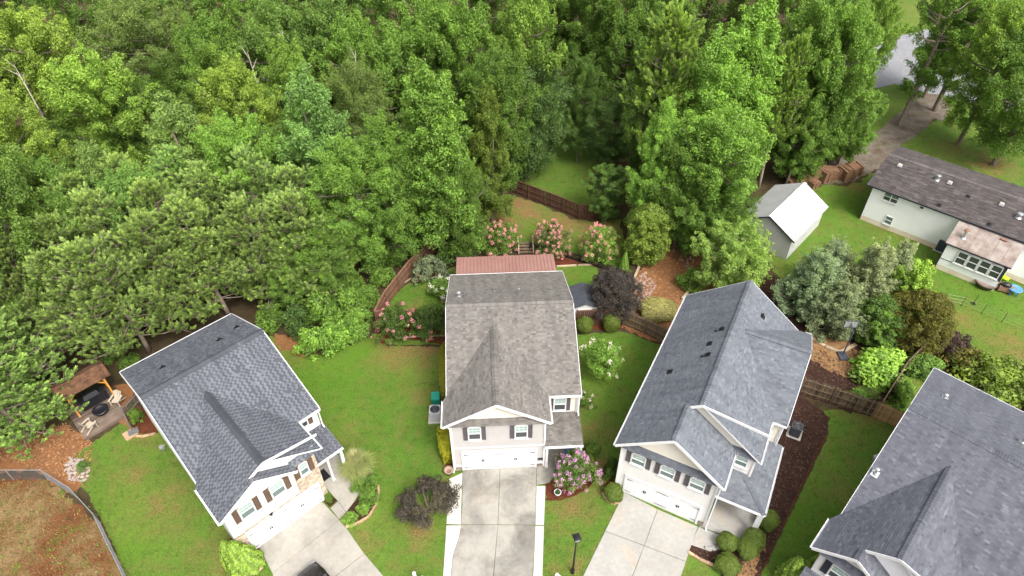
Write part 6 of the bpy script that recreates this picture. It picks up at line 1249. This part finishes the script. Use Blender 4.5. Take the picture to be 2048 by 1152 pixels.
# ------------------------------------------------------------------ small things
# deck, pavilion, grill, fire bowl, chairs left of the blue-grey house
deck = P([(172, 882), (257, 832), (222, 765), (140, 800)]); o = deck[0]
ex = (deck[1] - deck[0]); ang = math.atan2(ex.y, ex.x); Wd = ex.length; Dd = 4.3
DK_ = tag(empty('wood_deck', o, ang), 'low brown board deck under the small pavilion', 'deck')
nb = 30
for i in range(nb): mb = MB(); mb.box((Wd / 2, Dd * (i + .5) / nb, .16), (Wd, Dd / nb - .012, .04), tint=rnd.random()); mb.build('board', M['deck'], DK_)
mb = MB(); mb.box((Wd / 2, .02, .08), (Wd, .05, .13)); mb.box((Wd / 2, Dd - .02, .08), (Wd, .05, .13)); mb.box((.02, Dd / 2, .08), (.05, Dd, .13)); mb.box((Wd - .02, Dd / 2, .08), (.05, Dd, .13)); mb.build('skirt', M['deck'], DK_)
PV = tag(empty('pavilion', o + Vector((0, 0, .18)), ang), 'small cedar pavilion with a needle covered brown roof on the deck', 'pavilion')
x0, x1, yf, yb_, zt = .55, 3.15, 2.35, 3.9, 2.25
for x in (x0, x1):
    for y in (yf, yb_): mb = MB(); mb.box((x, y, zt / 2), (.13, .13, zt)); mb.build('post', M['cedar'], PV)
    sx = 1 if x == x0 else -1; mb = MB(); mb.bar((x, yf, zt - .55), (x + sx * .5, yf, zt - .02), .09, .09, (0, 1, 0)); mb.build('brace', M['cedar'], PV)
mb = MB(); mb.bar((x0 - .45, yf - .02, zt + .07), (x1 + .45, yf - .02, zt + .07), .1, .16); mb.build('beam', M['cedar'], PV); mb = MB(); mb.bar((x0 - .3, yb_, zt + .07), (x1 + .3, yb_, zt + .07), .1, .16); mb.build('beam', M['cedar'], PV)
zr_ = zt + .65; ym = (yf + yb_) / 2
for a_, b_ in ((yf - .25, ym), (yb_ + .25, ym)):
    for k in range(5):
        t0, t1 = k / 5, (k + 1) / 5; ya, yb2 = a_ + (b_ - a_) * t0, a_ + (b_ - a_) * t1; za_, zb_ = zt + .12 + .55 * t0, zt + .12 + .55 * t1
        mb = MB(); mb.hexa([(x0 - .5, ya, za_), (x1 + .5, ya, za_), (x1 + .5, yb2, zb_), (x0 - .5, yb2, zb_), (x0 - .5, ya, za_ + .05), (x1 + .5, ya, za_ + .05), (x1 + .5, yb2, zb_ + .03), (x0 - .5, yb2, zb_ + .03)]); mb.build('roof_board', pmat('pavilion_roof', (.05, .026, .016), (.15, .075, .04), 2.5, 8, rough=.95, bmp=.8, bscale=18) if k == 0 and a_ < ym else bpy.data.materials['pavilion_roof'], PV)
mb = MB(); p = DK_.matrix_basis @ Vector((1.9, 3.0, .18))
G = tag(empty('covered_grill', p, ang), 'large grill under a black fitted cover below the pavilion', 'grill')
mb.hexa([(-.95, -.4, 0), (.95, -.4, 0), (.95, .4, 0), (-.95, .4, 0), (-.93, -.38, .85), (.93, -.38, .85), (.93, .38, .85), (-.93, .38, .85)]); mb.build('cover_skirt', M['cover'], G); mb = MB(); mb.hexa([(-.6, -.36, .852), (.55, -.36, .852), (.55, .36, .852), (-.6, .36, .852), (-.5, -.2, 1.18), (.45, -.2, 1.18), (.45, .25, 1.18), (-.5, .25, 1.18)]); mb.build('cover_hood', M['cover'], G)
p = DK_.matrix_basis @ Vector((1.85, 1.55, .18)); mb = MB(); mb.lathe((0, 0, 0), [(.25, 0), (.45, .12), (.5, .34), (.56, .38), (.56, .42), (.42, .42), (.36, .34), (0, .34)], 22); fb = mb.build('fire_bowl', M['cover'], None, p, True); tag(fb, 'round black fire bowl in the middle of the deck', 'fire pit')
def adirondack(label, lx, ly, rz, parent_m=DK_.matrix_basis):
    p = parent_m @ Vector((lx, ly, .18)); e = tag(empty('garden_chair', p, ang + rz), label, 'chair', 'tan garden chairs'); m = M['plastic_tan']
    for k in range(6): mb = MB(); mb.box((-.25 + k * .1, .0, .33), (.085, .5, .025)); mb.build('seat_slat', m, e)
    for k in range(5):
        x = -.22 + k * .11; top = 1.02 - abs(k - 2) * .06; mb = MB(); mb.bar((x, .22, .33), (x * 1.15, .48, top), .095, .02, (0, 1, .3)); mb.build('back_slat', m, e)
    for s in (-1, 1):
        mb = MB(); mb.box((s * .35, .0, .56), (.12, .7, .03)); mb.build('arm', m, e); mb = MB(); mb.bar((s * .33, -.28, 0), (s * .33, -.26, .55), .07, .05, (0, 1, 0)); mb.build('leg', m, e); mb = MB(); mb.bar((s * .30, .62, 0), (s * .30, -.05, .33), .05, .09); mb.build('leg', m, e)
adirondack('tan garden chair on the deck nearest the blue-grey house', 3.05, 1.6, -.9); adirondack('tan garden chair on the front left corner of the deck', .75, .75, 1.9)
# fence gate and stepping pad beside the deck
fence('short dark slatted gate fence between the deck and the blue-grey house', [(255, 836), (268, 862)], 1.2, M['fence_grey'], w=.07, gap=.05, rails=(.3, 1.0), post_every=1.5)
fence('short dark slatted fence beside the rear wall of the blue-grey house', [(257, 834), (285, 800)], 1.2, M['fence_grey'], w=.07, gap=.05, rails=(.3, 1.0), post_every=1.5)
pp = P([(245, 870), (268, 857), (277, 868), (254, 883)]); mb = MB(); mb.prism([(p.x, p.y, .02) for p in pp], (0, 0, .12)); st = mb.build('stone_step', M['edge_tan']); tag(st, 'tan stone step on the lawn by the slatted gate', 'step')
mb = MB(); c = sum(pp, Vector()) / 4; mb.box((c.x + .2, c.y + .15, .16), (.7, .55, .05), .6); tag(mb.build('door_mat', M['grey_metal']), 'grey mat lying on the tan stone step', 'mat')
# rocks
rkm = []
for k in range(6):
    rg = np.random.default_rng(500 + k); mb = MB(); prof = [(.01, -.5), (.75, -.3), (1., 0), (.8, .38), (.35, .58), (.01, .6)]; mb.lathe((0, 0, .2), prof, 7); mb.v = [tuple(np.array(v) * (1 + rg.normal(0, .10, 3))) for v in mb.v]; rkm.append((mb.mesh('rock', M['rock']), mb.mesh('rock', M['pinkrock'])))
def rocks(pxpoly, n, smin, smax, label, group, kind, seed):
    r = random.Random(seed); pl = P(pxpoly); xs = [p.x for p in pl]; ys = [p.y for p in pl]; made = 0; used = []
    for _ in range(n * 30):
        x, y = r.uniform(min(xs), max(xs)), r.uniform(min(ys), max(ys)); s = r.uniform(smin, smax)
        if not inside(pl, np.array([x]), np.array([y]))[0] or any((x - a) ** 2 + (y - b) ** 2 < (.6 * (s + c)) ** 2 for a, b, c in used): continue
        used.append((x, y, s)); ob = link('rock', rkm[r.randint(0, 5)][kind], None, (x, y, .02 + s * .08)); ob.scale = (s, s * r.uniform(.6, 1), s * r.uniform(.5, .8)); ob.rotation_euler = (r.uniform(-.2, .2), r.uniform(-.2, .2), r.uniform(0, 6.28)); tag(ob, label, 'rock', group); made += 1
        if made >= n: break
rocks([(128, 940), (140, 915), (165, 920), (178, 945), (170, 965), (140, 960)], 46, .10, .22, 'pale rock in the heap between the chain link fence and the lawn', 'rocks of the heap', 0, 1)
rocks([(1252, 628), (1268, 560), (1290, 545), (1312, 570), (1300, 600), (1278, 630), (1262, 645)], 130, .09, .20, 'pinkish rock in the stony strip beside the dusky purple tree', 'rocks of the stony strip', 1, 2)
rocks([(1335, 478), (1360, 482), (1395, 525), (1375, 540), (1350, 510)], 45, .09, .18, 'pinkish rock among the pine straw below the grey fence', 'rocks below the grey fence', 1, 3)
# edging, timbers
def edging(label, pxs, w, h, mat, piece=.0, z=.02):
    pts = P(pxs); e = tag(empty('bed_edging', pts[0]), label, 'edging'); o = pts[0]
    for a, b in zip(pts, pts[1:]):
        L = (b - a).length; n = max(1, round(L / piece)) if piece else 1
        for k in range(n): p, q = a.lerp(b, (k + .03) / n), a.lerp(b, (k + .97) / n); mb = MB(); mb.bar(p - o + UP * (z + h / 2 + rnd.uniform(-.008, .008)), q - o + UP * (z + h / 2), w, h, tint=rnd.random()); mb.build('edging_piece', mat, e)
edging('pale timber edge between the red mulch and the small back lawn', [(1112, 534), (1196, 530)], .14, .14, M['timber'], 2.2)
edging('timber edge of the shrub bed left of the tan roofed house', [(790, 677), (835, 674), (892, 672)], .12, .1, M['timber'], 1.5); edging('timber edge of the grey-green shrub bed by the brown fence', [(800, 572), (825, 556), (845, 552)], .12, .1, M['timber'], 1.2)
edging('tan stone edge of the curved bed beside the blue-grey house driveway', [(692, 1055), (715, 1048), (738, 1034), (752, 1012), (758, 985), (756, 965)], .14, .12, M['edge_tan'], .4); edging('tan stone edge round the golden thujas', [(468, 1141), (490, 1150), (512, 1148), (526, 1134)], .14, .12, M['edge_tan'], .4)
edging('dark edge of the red mulch bed in front of the tan house porch', [(1091, 1000), (1120, 1000), (1150, 990), (1178, 974), (1194, 952)], .1, .1, M['redmulch'], .5); edging('stone edge of the bed in front of the white house walkway', [(1376, 1105), (1400, 1120), (1425, 1131), (1445, 1146), (1470, 1156)], .16, .12, M['edge_tan'], .45)
edging('stone edge round the clipped bush left of the white garage', [(1204, 986), (1212, 1000), (1226, 1009), (1242, 1004)], .14, .12, M['edge_tan'], .4); edging('pale timber along the upper end of the stony strip', [(1268, 560), (1283, 522)], .22, .2, M['timber'], 2.); edging('timber wall beside the rear corner of the grey roofed house', [(1362, 602), (1390, 572)], .16, .3, M['timber'], 2.); edging('red-brown edge of the mulch strip beside the slate grey house lawn', [(1652, 870), (1620, 935), (1580, 1020), (1525, 1140), (1505, 1185)], .06, .06, M['redmulch'], 2.); edging('clay coloured edging across the mulch yard behind the fence', [(1612, 672), (1650, 694), (1680, 706), (1712, 690)], .3, .14, M['timber'], 1.5); edging('red stone curb round the slatted gate bed', [(262, 872), (285, 874), (312, 868)], .14, .1, M['edge_tan'], .4)
# air conditioners
def ac_unit(label, px, py, s, h, mat, rz, roundc=False):
    b = at(px, py); e = tag(empty('air_conditioner', b, rz), label, 'air conditioner'); mb = MB(); mb.box((0, 0, .05), (s + .25, s + .25, .1)); mb.build('pad', M['concN'], e)
    n = 20; mb = MB()
    P4 = [(abs(math.cos(t)) ** .35 * math.copysign(1, math.cos(t)) * s / 2, abs(math.sin(t)) ** .35 * math.copysign(1, math.sin(t)) * s / 2) for t in [2 * math.pi * (k + .5) / n for k in range(n)]]
    mb.prism([(x, y, .1) for x, y in P4][::-1], (0, 0, h)); mb.build('cabinet', mat, e); g = MB()
    for k in range(9): g.prism([(x * 1.015, y * 1.015, .18 + k * h * .088) for x, y in P4][::-1], (0, 0, .025))
    g.build('louvres', mat, e); mb = MB(); mb.lathe((0, 0, h + .102), [(s * .40, 0), (s * .42, .03), (s * .36, .03), (s * .35, .004), (0, .004)], 20); f = mb.build('fan_guard', M['black'], e); mb = MB()
    for k in range(5): a = 2 * math.pi * k / 5; mb.bar((0, 0, h + .118), (math.cos(a) * s * .34, math.sin(a) * s * .34, h + .118), .09, .01)
    mb.lathe((0, 0, h + .125), [(.09, 0), (.07, .03), (0, .035)], 10); mb.build('fan_blades', M['ac_dark'], f); mb = MB()
    for r in (.14, .22, .30, .38): mb.tube([(math.cos(t) * s * r, math.sin(t) * s * r, h + .14) for t in [2 * math.pi * k / 16 for k in range(17)]], .007, 4, False)
    mb.build('grille', M['grey_metal'], f); return e
ac_unit('pale grey air conditioner beside the tan roofed house, left of its garage', 872, 836, .85, .95, M['ac_pale'], .04); ac_unit('dark air conditioner in the mulch right of the white house', 1588, 868, .75, .9, M['ac_dark'], -.5); ac_unit('dark air conditioner against the low white house', 1880, 500, .85, 1.1, M['ac_dark'], -.74)
# bins by the tan house
def bin_(label, px, py, rz, mat, lidm, w=.6, d=.75, h=1.0, name='wheeled_bin'):
    b = at(px, py); e = tag(empty(name, b, rz), label, 'bin'); mb = MB(); mb.hexa([(-w * .42, -d * .42, .05), (w * .42, -d * .42, .05), (w * .42, d * .42, .05), (-w * .42, d * .42, .05), (-w / 2, -d / 2, h), (w / 2, -d / 2, h), (w / 2, d / 2, h), (-w / 2, d / 2, h)]); mb.build('body', mat, e)
    mb = MB(); mb.hexa([(-w * .53, -d * .53, h), (w * .53, -d * .53, h), (w * .53, d * .53, h), (-w * .53, d * .53, h), (-w * .48, -d * .48, h + .06), (w * .48, -d * .48, h + .06), (w * .48, d * .42, h + .12), (-w * .48, d * .42, h + .12)]); mb.build('lid', lidm, e)
    for s in (-1, 1): mb = MB(); mb.tube([(s * w * .45, d * .4, .12), (s * w * .52, d * .4, .12)], .12, 12); mb.build('wheel', M['rubber'], e)
    mb = MB(); mb.tube([(-w * .4, d * .56, h - .05), (w * .4, d * .56, h - .05)], .02, 6); mb.build('handle', M['rubber'], e)
bin_('bright green wheeled bin behind the pale air conditioner', 873, 808, .04, M['green_bin'], M['green_bin'], .62, .7, 1.0); bin_('small dark grey box bin behind the green bin', 885, 780, .04, M['ac_dark'], M['ac_dark'], .5, .55, .8, 'storage_bin')
# hose reel, pots
b = at(898, 946); e = tag(empty('hose_pot', b), 'brown pot with a coiled hose at the left corner of the tan house garage', 'pot'); mb = MB(); mb.lathe((0, 0, .02), [(.26, 0), (.34, .34), (.37, .36), (.33, .36), (.27, .2), (0, .18)], 18); mb.build('pot', M['terra'], e, None, True)
mb = MB(); mb.tube([(math.cos(t) * (.2 + .004 * t), math.sin(t) * (.2 + .004 * t), .22 + .008 * t) for t in [k * .5 for k in range(40)]], .02, 6); mb.build('hose', M['plastic_tan'], e)
b = at(1115, 990); e = tag(empty('white_pot', b), 'white round plant pot in the red mulch bed', 'pot'); mb = MB(); mb.lathe((0, 0, .03), [(.15, 0), (.22, .3), (.25, .32), (.25, .36), (.21, .36), (.2, .3), (0, .3)], 18); mb.build('pot', M['white'], e, None, True); mb = MB(); mb.lathe((0, 0, .335), [(.2, 0), (0, .01)], 14); mb.build('soil', M['soil_pot'], e); c = link('plant', SH[0][0], e, (0, 0, .3)); c.scale = (.17, .17, .14); c.color = (.07, .15, .05, 1)
pts = P([(905, 988), (913, 987), (913, 993), (905, 994)]); mb = MB(); mb.prism([(p.x, p.y, .062) for p in pts][::-1], (0, 0, .015)); tag(mb.build('utility_cover', M['ac_dark']), 'small dark utility cover set in the pale driveway strip', 'utility cover')
# blue porch chair
p = A.matrix_basis @ Vector((8.0, .25, .1)); e = tag(empty('porch_chair', p, .2), 'blue folding chair under the porch of the tan roofed house', 'chair')
mb = MB(); mb.box((0, 0, .45), (.6, .5, .04)); mb.build('seat', M['blue'], e); mb = MB(); mb.bar((0, .27, .45), (0, .42, 1.0), .6, .04, (0, 1, 0)); mb.build('backrest', M['blue'], e)
for x in (-.26, .26):
    for y in (-.22, .22): mb = MB(); mb.tube([(x, y, 0), (x, y, .45)], .02, 6); mb.build('leg', M['grey_metal'], e)
# doormat of blue-grey house
p = B.matrix_basis @ Vector((6.75, 1.6, .075)); mb = MB(); mb.box((0, 0, 0), (.55, .9, .03)); ob = mb.build('door_mat', M['cover'], None, p); ob.rotation_euler = (0, 0, B.rotation_euler.z); tag(ob, 'black mat on the porch of the blue-grey house', 'mat')
# flood light on the side of blue-grey house & lamp post
b = at(330, 905); e = tag(empty('utility_meter', b), 'small grey meter on a bent pipe at the left wall of the blue-grey house', 'meter'); mb = MB(); mb.tube([(0, 0, 0), (0, 0, .6), (.2, .15, .75)], .03, 6); mb.build('pipe', M['galv'], e); mb = MB(); mb.box((0, 0, .62), (.28, .2, .34)); mb.lathe((0, -.1, .7), [(.12, -.05), (.12, .05), (.02, .07)], 12); mb.build('meter_box', M['galv'], e)
b = at(1744, 925); e = tag(empty('utility_meter', b), 'small grey meter at the left wall of the slate grey house', 'meter'); mb = MB(); mb.tube([(0, 0, 0), (0, 0, .7), (.2, .15, .85)], .03, 6); mb.build('pipe', M['galv'], e); mb = MB(); mb.box((0, 0, .62), (.28, .2, .34)); mb.build('meter_box', M['galv'], e)
lt = at(1154, 1072, 4.6); LP = tag(empty('street_lamp', (lt.x, lt.y, 0)), 'black post lamp with a square head on the lawn by the right driveway', 'street lamp')
mb = MB(); mb.tube([(0, 0, -.1), (0, 0, 4.05)], [.075, .05], 10); mb.lathe((0, 0, 0), [(.13, 0), (.11, .5), (.075, .6)], 12); mb.build('pole', M['black'], LP); mb = MB(); mb.lathe((0, 0, 4.02), [(.05, 0), (.1, .08), (.16, .12)], 10); mb.build('collar', M['black'], LP)
mb = MB(); mb.box((0, 0, 4.32), (.30, .30, .34), .3, taper=1.2); mb.build('lantern_glass', M['lampglass'], LP); mb = MB()
for sx in (-1, 1):
    for sy in (-1, 1):
        c_, s_ = math.cos(.3), math.sin(.3); f0 = (.15 * sx * c_ - .15 * sy * s_, .15 * sx * s_ + .15 * sy * c_, 4.14); f1 = (1.2 * f0[0], 1.2 * f0[1], 4.5); mb.bar(f0, f1, .03, .03)
mb.build('lantern_frame', M['black'], LP); mb = MB(); mb.box((0, 0, 4.56), (.44, .44, .12), .3, taper=.62); mb.box((0, 0, 4.65), (.16, .16, .06), .3); mb.build('lantern_cap', M['black'], LP)
# mailboxes at the lower edge
def mailbox(label, px, py, rz, col='white'):
    t = at(px, py, 1.2); e = tag(empty('mailbox', (t.x, t.y, 0), rz), label, 'mailbox'); mb = MB(); mb.box((0, 0, .5), (.1, .1, 1.0)); mb.build('post', M['white'], e); mb = MB()
    pr = [(-.11, 0), (.11, 0), (.11, .13), (.078, .208), (0, .24), (-.078, .208), (-.11, .13)]; mb.prism([(x, -.26, 1.0 + z) for x, z in pr], (0, .52, 0)); mb.build('box', M[col], e); mb = MB(); mb.box((.12, .05, 1.2), (.01, .1, .06)); mb.build('flag', M['terra'], e)
mailbox('white mailbox at the lower edge left of the tan house driveway', 829, 1152, .3); mailbox('second pale mailbox right beside the first at the lower edge', 850, 1156, 1.3, 'metal_white'); mailbox('white mailbox at the lower edge left of the lamp post', 1119, 1153, .8)
# parked car just entering the frame on the left driveway
def car(label, nose_px, ang_):
    n = at(*nose_px); d = Vector((math.cos(ang_), math.sin(ang_), 0)); c = n - d * 2.3; e = tag(empty('parked_car', (c.x, c.y, .06), ang_), label, 'car')
    prof = [(2.28, .42, .62, .72), (2.15, .30, .78, .84), (1.5, .28, .95, .90), (.8, .28, 1.0, .91), (-1.3, .28, 1.0, .91), (-2.1, .32, .95, .86), (-2.28, .42, .75, .74)]
    mb = MB(); rows = []
    for x, z0, z1, w in prof:
        rows.append(len(mb.v)); mb.v += [(x, -w * .94, z0), (x, -w, (z0 + z1) / 2), (x, -w * .93, z1 - .03), (x, -w * .6, z1 + .03), (x, w * .6, z1 + .03), (x, w * .93, z1 - .03), (x, w, (z0 + z1) / 2), (x, w * .94, z0)]
    for a, b in zip(rows, rows[1:]):
        for k in range(8): mb.f.append((a + k, a + (k + 1) % 8, b + (k + 1) % 8, b + k)); mb.t.append(.5)
    mb.f += [tuple(rows[0] + k for k in range(8))[::-1], tuple(rows[-1] + k for k in range(8))]; mb.t += [.5, .5]; mb.build('body', M['car'], e, None, True)
    mb = MB(); mb.hexa([(.95, -.78, 1.0), (.95, .78, 1.0), (-1.9, .78, 1.0), (-1.9, -.78, 1.0), (.15, -.62, 1.45), (.15, .62, 1.45), (-1.35, .62, 1.45), (-1.35, -.62, 1.45)]); mb.build('window_glass', M['carglass'], e); mb = MB(); mb.box((-.6, 0, 1.47), (1.55, 1.26, .05), taper=.92); mb.build('roof', M['car'], e)
    for x in (1.4, -1.4):
        for y in (-.82, .82): w_ = MB(); w_.tube([(x, y - .1, .27), (x, y + .1, .27)], .33, 18); t_ = w_.build('wheel', M['rubber'], e); w_ = MB(); w_.tube([(x, y - .105, .27), (x, y + .105, .27)], .2, 12); w_.build('rim', M['galv'], t_)
    for y in (-.6, .6): w_ = MB(); w_.box((2.2, y, .70), (.12, .36, .12)); w_.build('headlight', M['lampglass'], e)
    for y in (-.65, .65): w_ = MB(); w_.box((-2.24, y, .8), (.08, .3, .14)); w_.build('tail_light', M['terra'], e)
    w_ = MB(); w_.box((2.27, 0, .52), (.04, .9, .16)); w_.build('grille', M['black'], e)
g1, g2 = at(640, 1155), at(560, 1055); car('dark parked car just showing at the lower edge on the left driveway', (612, 1149), math.atan2(g2.y - g1.y, g2.x - g1.x))
# garden shed behind the tan house
p = at(1172, 609, 2.15); SD = tag(empty('garden_shed', (p.x, p.y + .15, 0), .06), 'small white garden shed with a dark roof under the purple tree', 'shed')
w, l = 2.3, 2.5
for x0, x1, z0, z1, nm in ((-w / 2 - .15, 0, 1.62, 2.15, 'a'), (0, w / 2 + .15, 2.15, 1.62, 'b')):
    for k in range(3): y0, y1 = -.15 + (l + .3) * k / 3, -.15 + (l + .3) * (k + 1) / 3; mb = MB(); mb.hexa([(x0, y0, z0 - .04), (x1, y0, z1 - .04), (x1, y1, z1 - .04), (x0, y1, z0 - .04), (x0, y0, z0 + .015 * (k % 2)), (x1, y0, z1 + .015 * (k % 2)), (x1, y1, z1 + .015 * (k % 2)), (x0, y1, z0 + .015 * (k % 2))]); mb.build('roof_panel', M['ac_dark'], SD)
wl = wall(SD, [(-w / 2, 0, .05), (w / 2, 0, .05), (w / 2, 0, 1.58), (0, 0, 2.09), (-w / 2, 0, 1.58)], M['siding_w'], .2, .05); wall(SD, rect((w / 2, 0, .05), (0, 1, 0), UP, l, 1.55), M['siding_w'], .2, .05); wall(SD, rect((-w / 2, l, .05), (0, -1, 0), UP, l, 1.55), M['siding_w'], .2, .05); wall(SD, [(w / 2, l, .05), (-w / 2, l, .05), (-w / 2, l, 1.58), (0, l, 2.09), (w / 2, l, 1.58)], M['siding_w'], .2, .05); mb = MB(); mb.box((0, -.03, .78), (1.2, .05, 1.4)); mb.build('door', M['siding_w'], SD)
# wooden garden stairs behind the patio roof
p = at(1052, 508); ST = tag(empty('garden_stairs', p, .05), 'pale wooden garden steps between the pink crape myrtles', 'stairs')
for k in range(4): mb = MB(); mb.box((0, .15 + k * .3, .12 + k * .14), (1.3, .3, .05)); mb.build('tread', M['fence_old'], ST)
for s in (-.7, .7):
    mb = MB(); mb.bar((s, 0, .05), (s, 1.3, .65), .05, .22); mb.build('stringer', M['timber'], ST)
    for y, z in ((0, .1), (1.3, .65)): mb = MB(); mb.box((s, y, z + .25), (.1, .1, .5)); mb.build('post', M['timber'], ST)
    mb = MB(); mb.bar((s, -.05, .62), (s, 1.35, 1.18), .1, .05); mb.build('handrail', M['timber'], ST)
# basketball hoop
b = at(1684, 712); bt = at(1690, 660, 3.0); HB = tag(empty('basketball_hoop', b), 'dark pole basketball hoop in front of the grey-green conifers', 'basketball hoop')
mb = MB(); mb.tube([(0, 0, 0), (.05, .1, 2.6)], .06, 8); mb.build('pole', M['ac_dark'], HB); mb = MB(); mb.bar((.05, .1, 2.3), (-.1, .55, 3.0), .06, .06); mb.bar((.05, .1, 2.6), (-.1, .5, 3.25), .06, .06); mb.build('arm', M['ac_dark'], HB)
mb = MB()
for q0, q1 in (((-.6, .6, 2.75), (.45, .52, 2.75)), ((-.6, .6, 3.45), (.45, .52, 3.45)), ((-.6, .6, 2.75), (-.6, .6, 3.45)), ((.45, .52, 2.75), (.45, .52, 3.45))): mb.bar(q0, q1, .05, .05, (0, 1, 0))
bb = mb.build('backboard', M['ac_dark'], HB); mb = MB(); mb.hexa([(-.6, .59, 2.75), (.45, .51, 2.75), (.45, .525, 2.75), (-.6, .605, 2.75), (-.6, .59, 3.45), (.45, .51, 3.45), (.45, .525, 3.45), (-.6, .605, 3.45)]); mb.build('board_pane', M['clear'], bb)
mb = MB(); mb.tube([(-.1 + .23 * math.cos(t), .88 + .23 * math.sin(t), 2.95) for t in [2 * math.pi * k / 16 for k in range(17)]], .018, 6, False); mb.build('rim', M['terra'], HB)
mb = MB(); mb.box((0, -.1, .1), (.7, .9, .18)); mb.build('base', M['ac_dark'], HB)
# straw bales in a row
balem = []
for k in range(4):
    rg = np.random.default_rng(700 + k); mb = MB()
    nx = 5; mb.hexa([(0, 0, 0)] * 8) if False else None
    for i in range(nx): mb.box((-.55 + 1.1 * (i + .5) / nx, rg.normal(0, .02), .42 + rg.normal(0, .015)), (1.1 / nx + .015, .95 + rg.normal(0, .05), .84 + rg.normal(0, .05)), rg.normal(0, .04))
    mb.v = [tuple(np.array(v) + rg.normal(0, .022, 3)) for v in mb.v]; balem.append(mb.mesh('bale', M['hay']))
for i, (px, py, lab) in enumerate([(1582, 372, 'leftmost low straw bale behind the shed'), (1601, 368, 'second straw bale from the left, behind the shed ridge'), (1622, 360, 'third straw bale from the left, standing tall'), (1646, 360, 'fourth straw bale, squarest of the row'), (1664, 355, 'fifth straw bale of the row with weeds on top'), (1690, 357, 'sixth straw bale, broadest near the right end'), (1704, 347, 'rightmost straw bale of the row beside the gravel'), (1624, 374, 'small loose straw bale in front of the row')]):
    b = at(px, py); ob = link('straw_bale', balem[i % 4], None, (b.x, b.y, .02)); s = (1.0 if i in (0, 7) else 1.4); ob.scale = (s * .95, s, s * (1.2 if i in (2, 3, 5) else .95)); ob.rotation_euler = (0, 0, math.radians(20 + rnd.uniform(-12, 12))); tag(ob, lab, 'straw bale', 'straw bales in a row')
# clutter by the sun room
b = at(1968, 572); mb = MB(); mb.lathe((0, 0, 0), [(.7, 0), (.85, .45), (.92, .47), (.92, .52), (.78, .52), (.68, .15), (0, .12)], 24); ob = mb.build('round_tub', pmat('grey_brown_tub', (.10, .075, .06), (.15, .115, .095), 3), None, (b.x, b.y, .02), True); tag(ob, 'round grey-brown tub on the lawn before the sun room', 'tub')
b = at(2024, 588); e = tag(empty('round_table', b), 'round sky blue garden table beside the sun room corner', 'table'); mb = MB(); mb.lathe((0, 0, .58), [(.52, 0), (.57, .05), (.57, .1), (.51, .12), (.48, .09), (0, .09)], 26); mb.build('tabletop', M['blue'], e, None, True)
for k in range(4): a_ = k * math.pi / 2 + .4; mb = MB(); mb.tube([(math.cos(a_) * .4, math.sin(a_) * .4, 0), (math.cos(a_) * .37, math.sin(a_) * .37, .6)], .05, 8); mb.build('leg', M['blue_dk'], e)
b = at(2008, 563); e = tag(empty('lime_chair', b, .6), 'lime green plastic chair at the sun room corner', 'chair'); mb = MB(); mb.box((0, 0, .4), (.5, .5, .05)); mb.build('seat', M['lime'], e); mb = MB(); mb.bar((0, .25, .4), (0, .35, .9), .5, .05, (0, 1, 0)); mb.build('backrest', M['lime'], e)
for x in (-.2, .2):
    for y in (-.2, .2): mb = MB(); mb.tube([(x, y, 0), (x, y, .4)], .025, 6); mb.build('leg', M['lime'], e)
b = at(2004, 583); e = tag(empty('barbecue', b, -.4), 'rusty black barbecue between the tub and the blue table', 'barbecue'); mb = MB(); mb.box((0, 0, .45), (.9, .5, .5)); mb.build('cabinet', M['terra'], e); mb = MB(); mb.lathe((0, 0, .72), [(.45, 0), (.42, .2), (.2, .32), (0, .34)], 14, sx=1., sy=.65); mb.build('hood', M['black'], e); mb = MB(); mb.box((.65, 0, .68), (.4, .4, .04)); mb.build('side_shelf', M['grey_metal'], e)
for x in (-.4, .4):
    for y in (-.2, .2): mb = MB(); mb.tube([(x, y, 0), (x, y, .22)], .03, 6); mb.build('leg', M['black'], e)
b = at(1988, 575); mb = MB(); mb.box((0, 0, .35), (.55, .5, .7), .3); mb.box((0, 0, .72), (.62, .56, .05), .3); ob = mb.build('storage_box', M['shut_brown'], None, (b.x, b.y, .02)); tag(ob, 'brown storage box standing against the sun room wall', 'box')
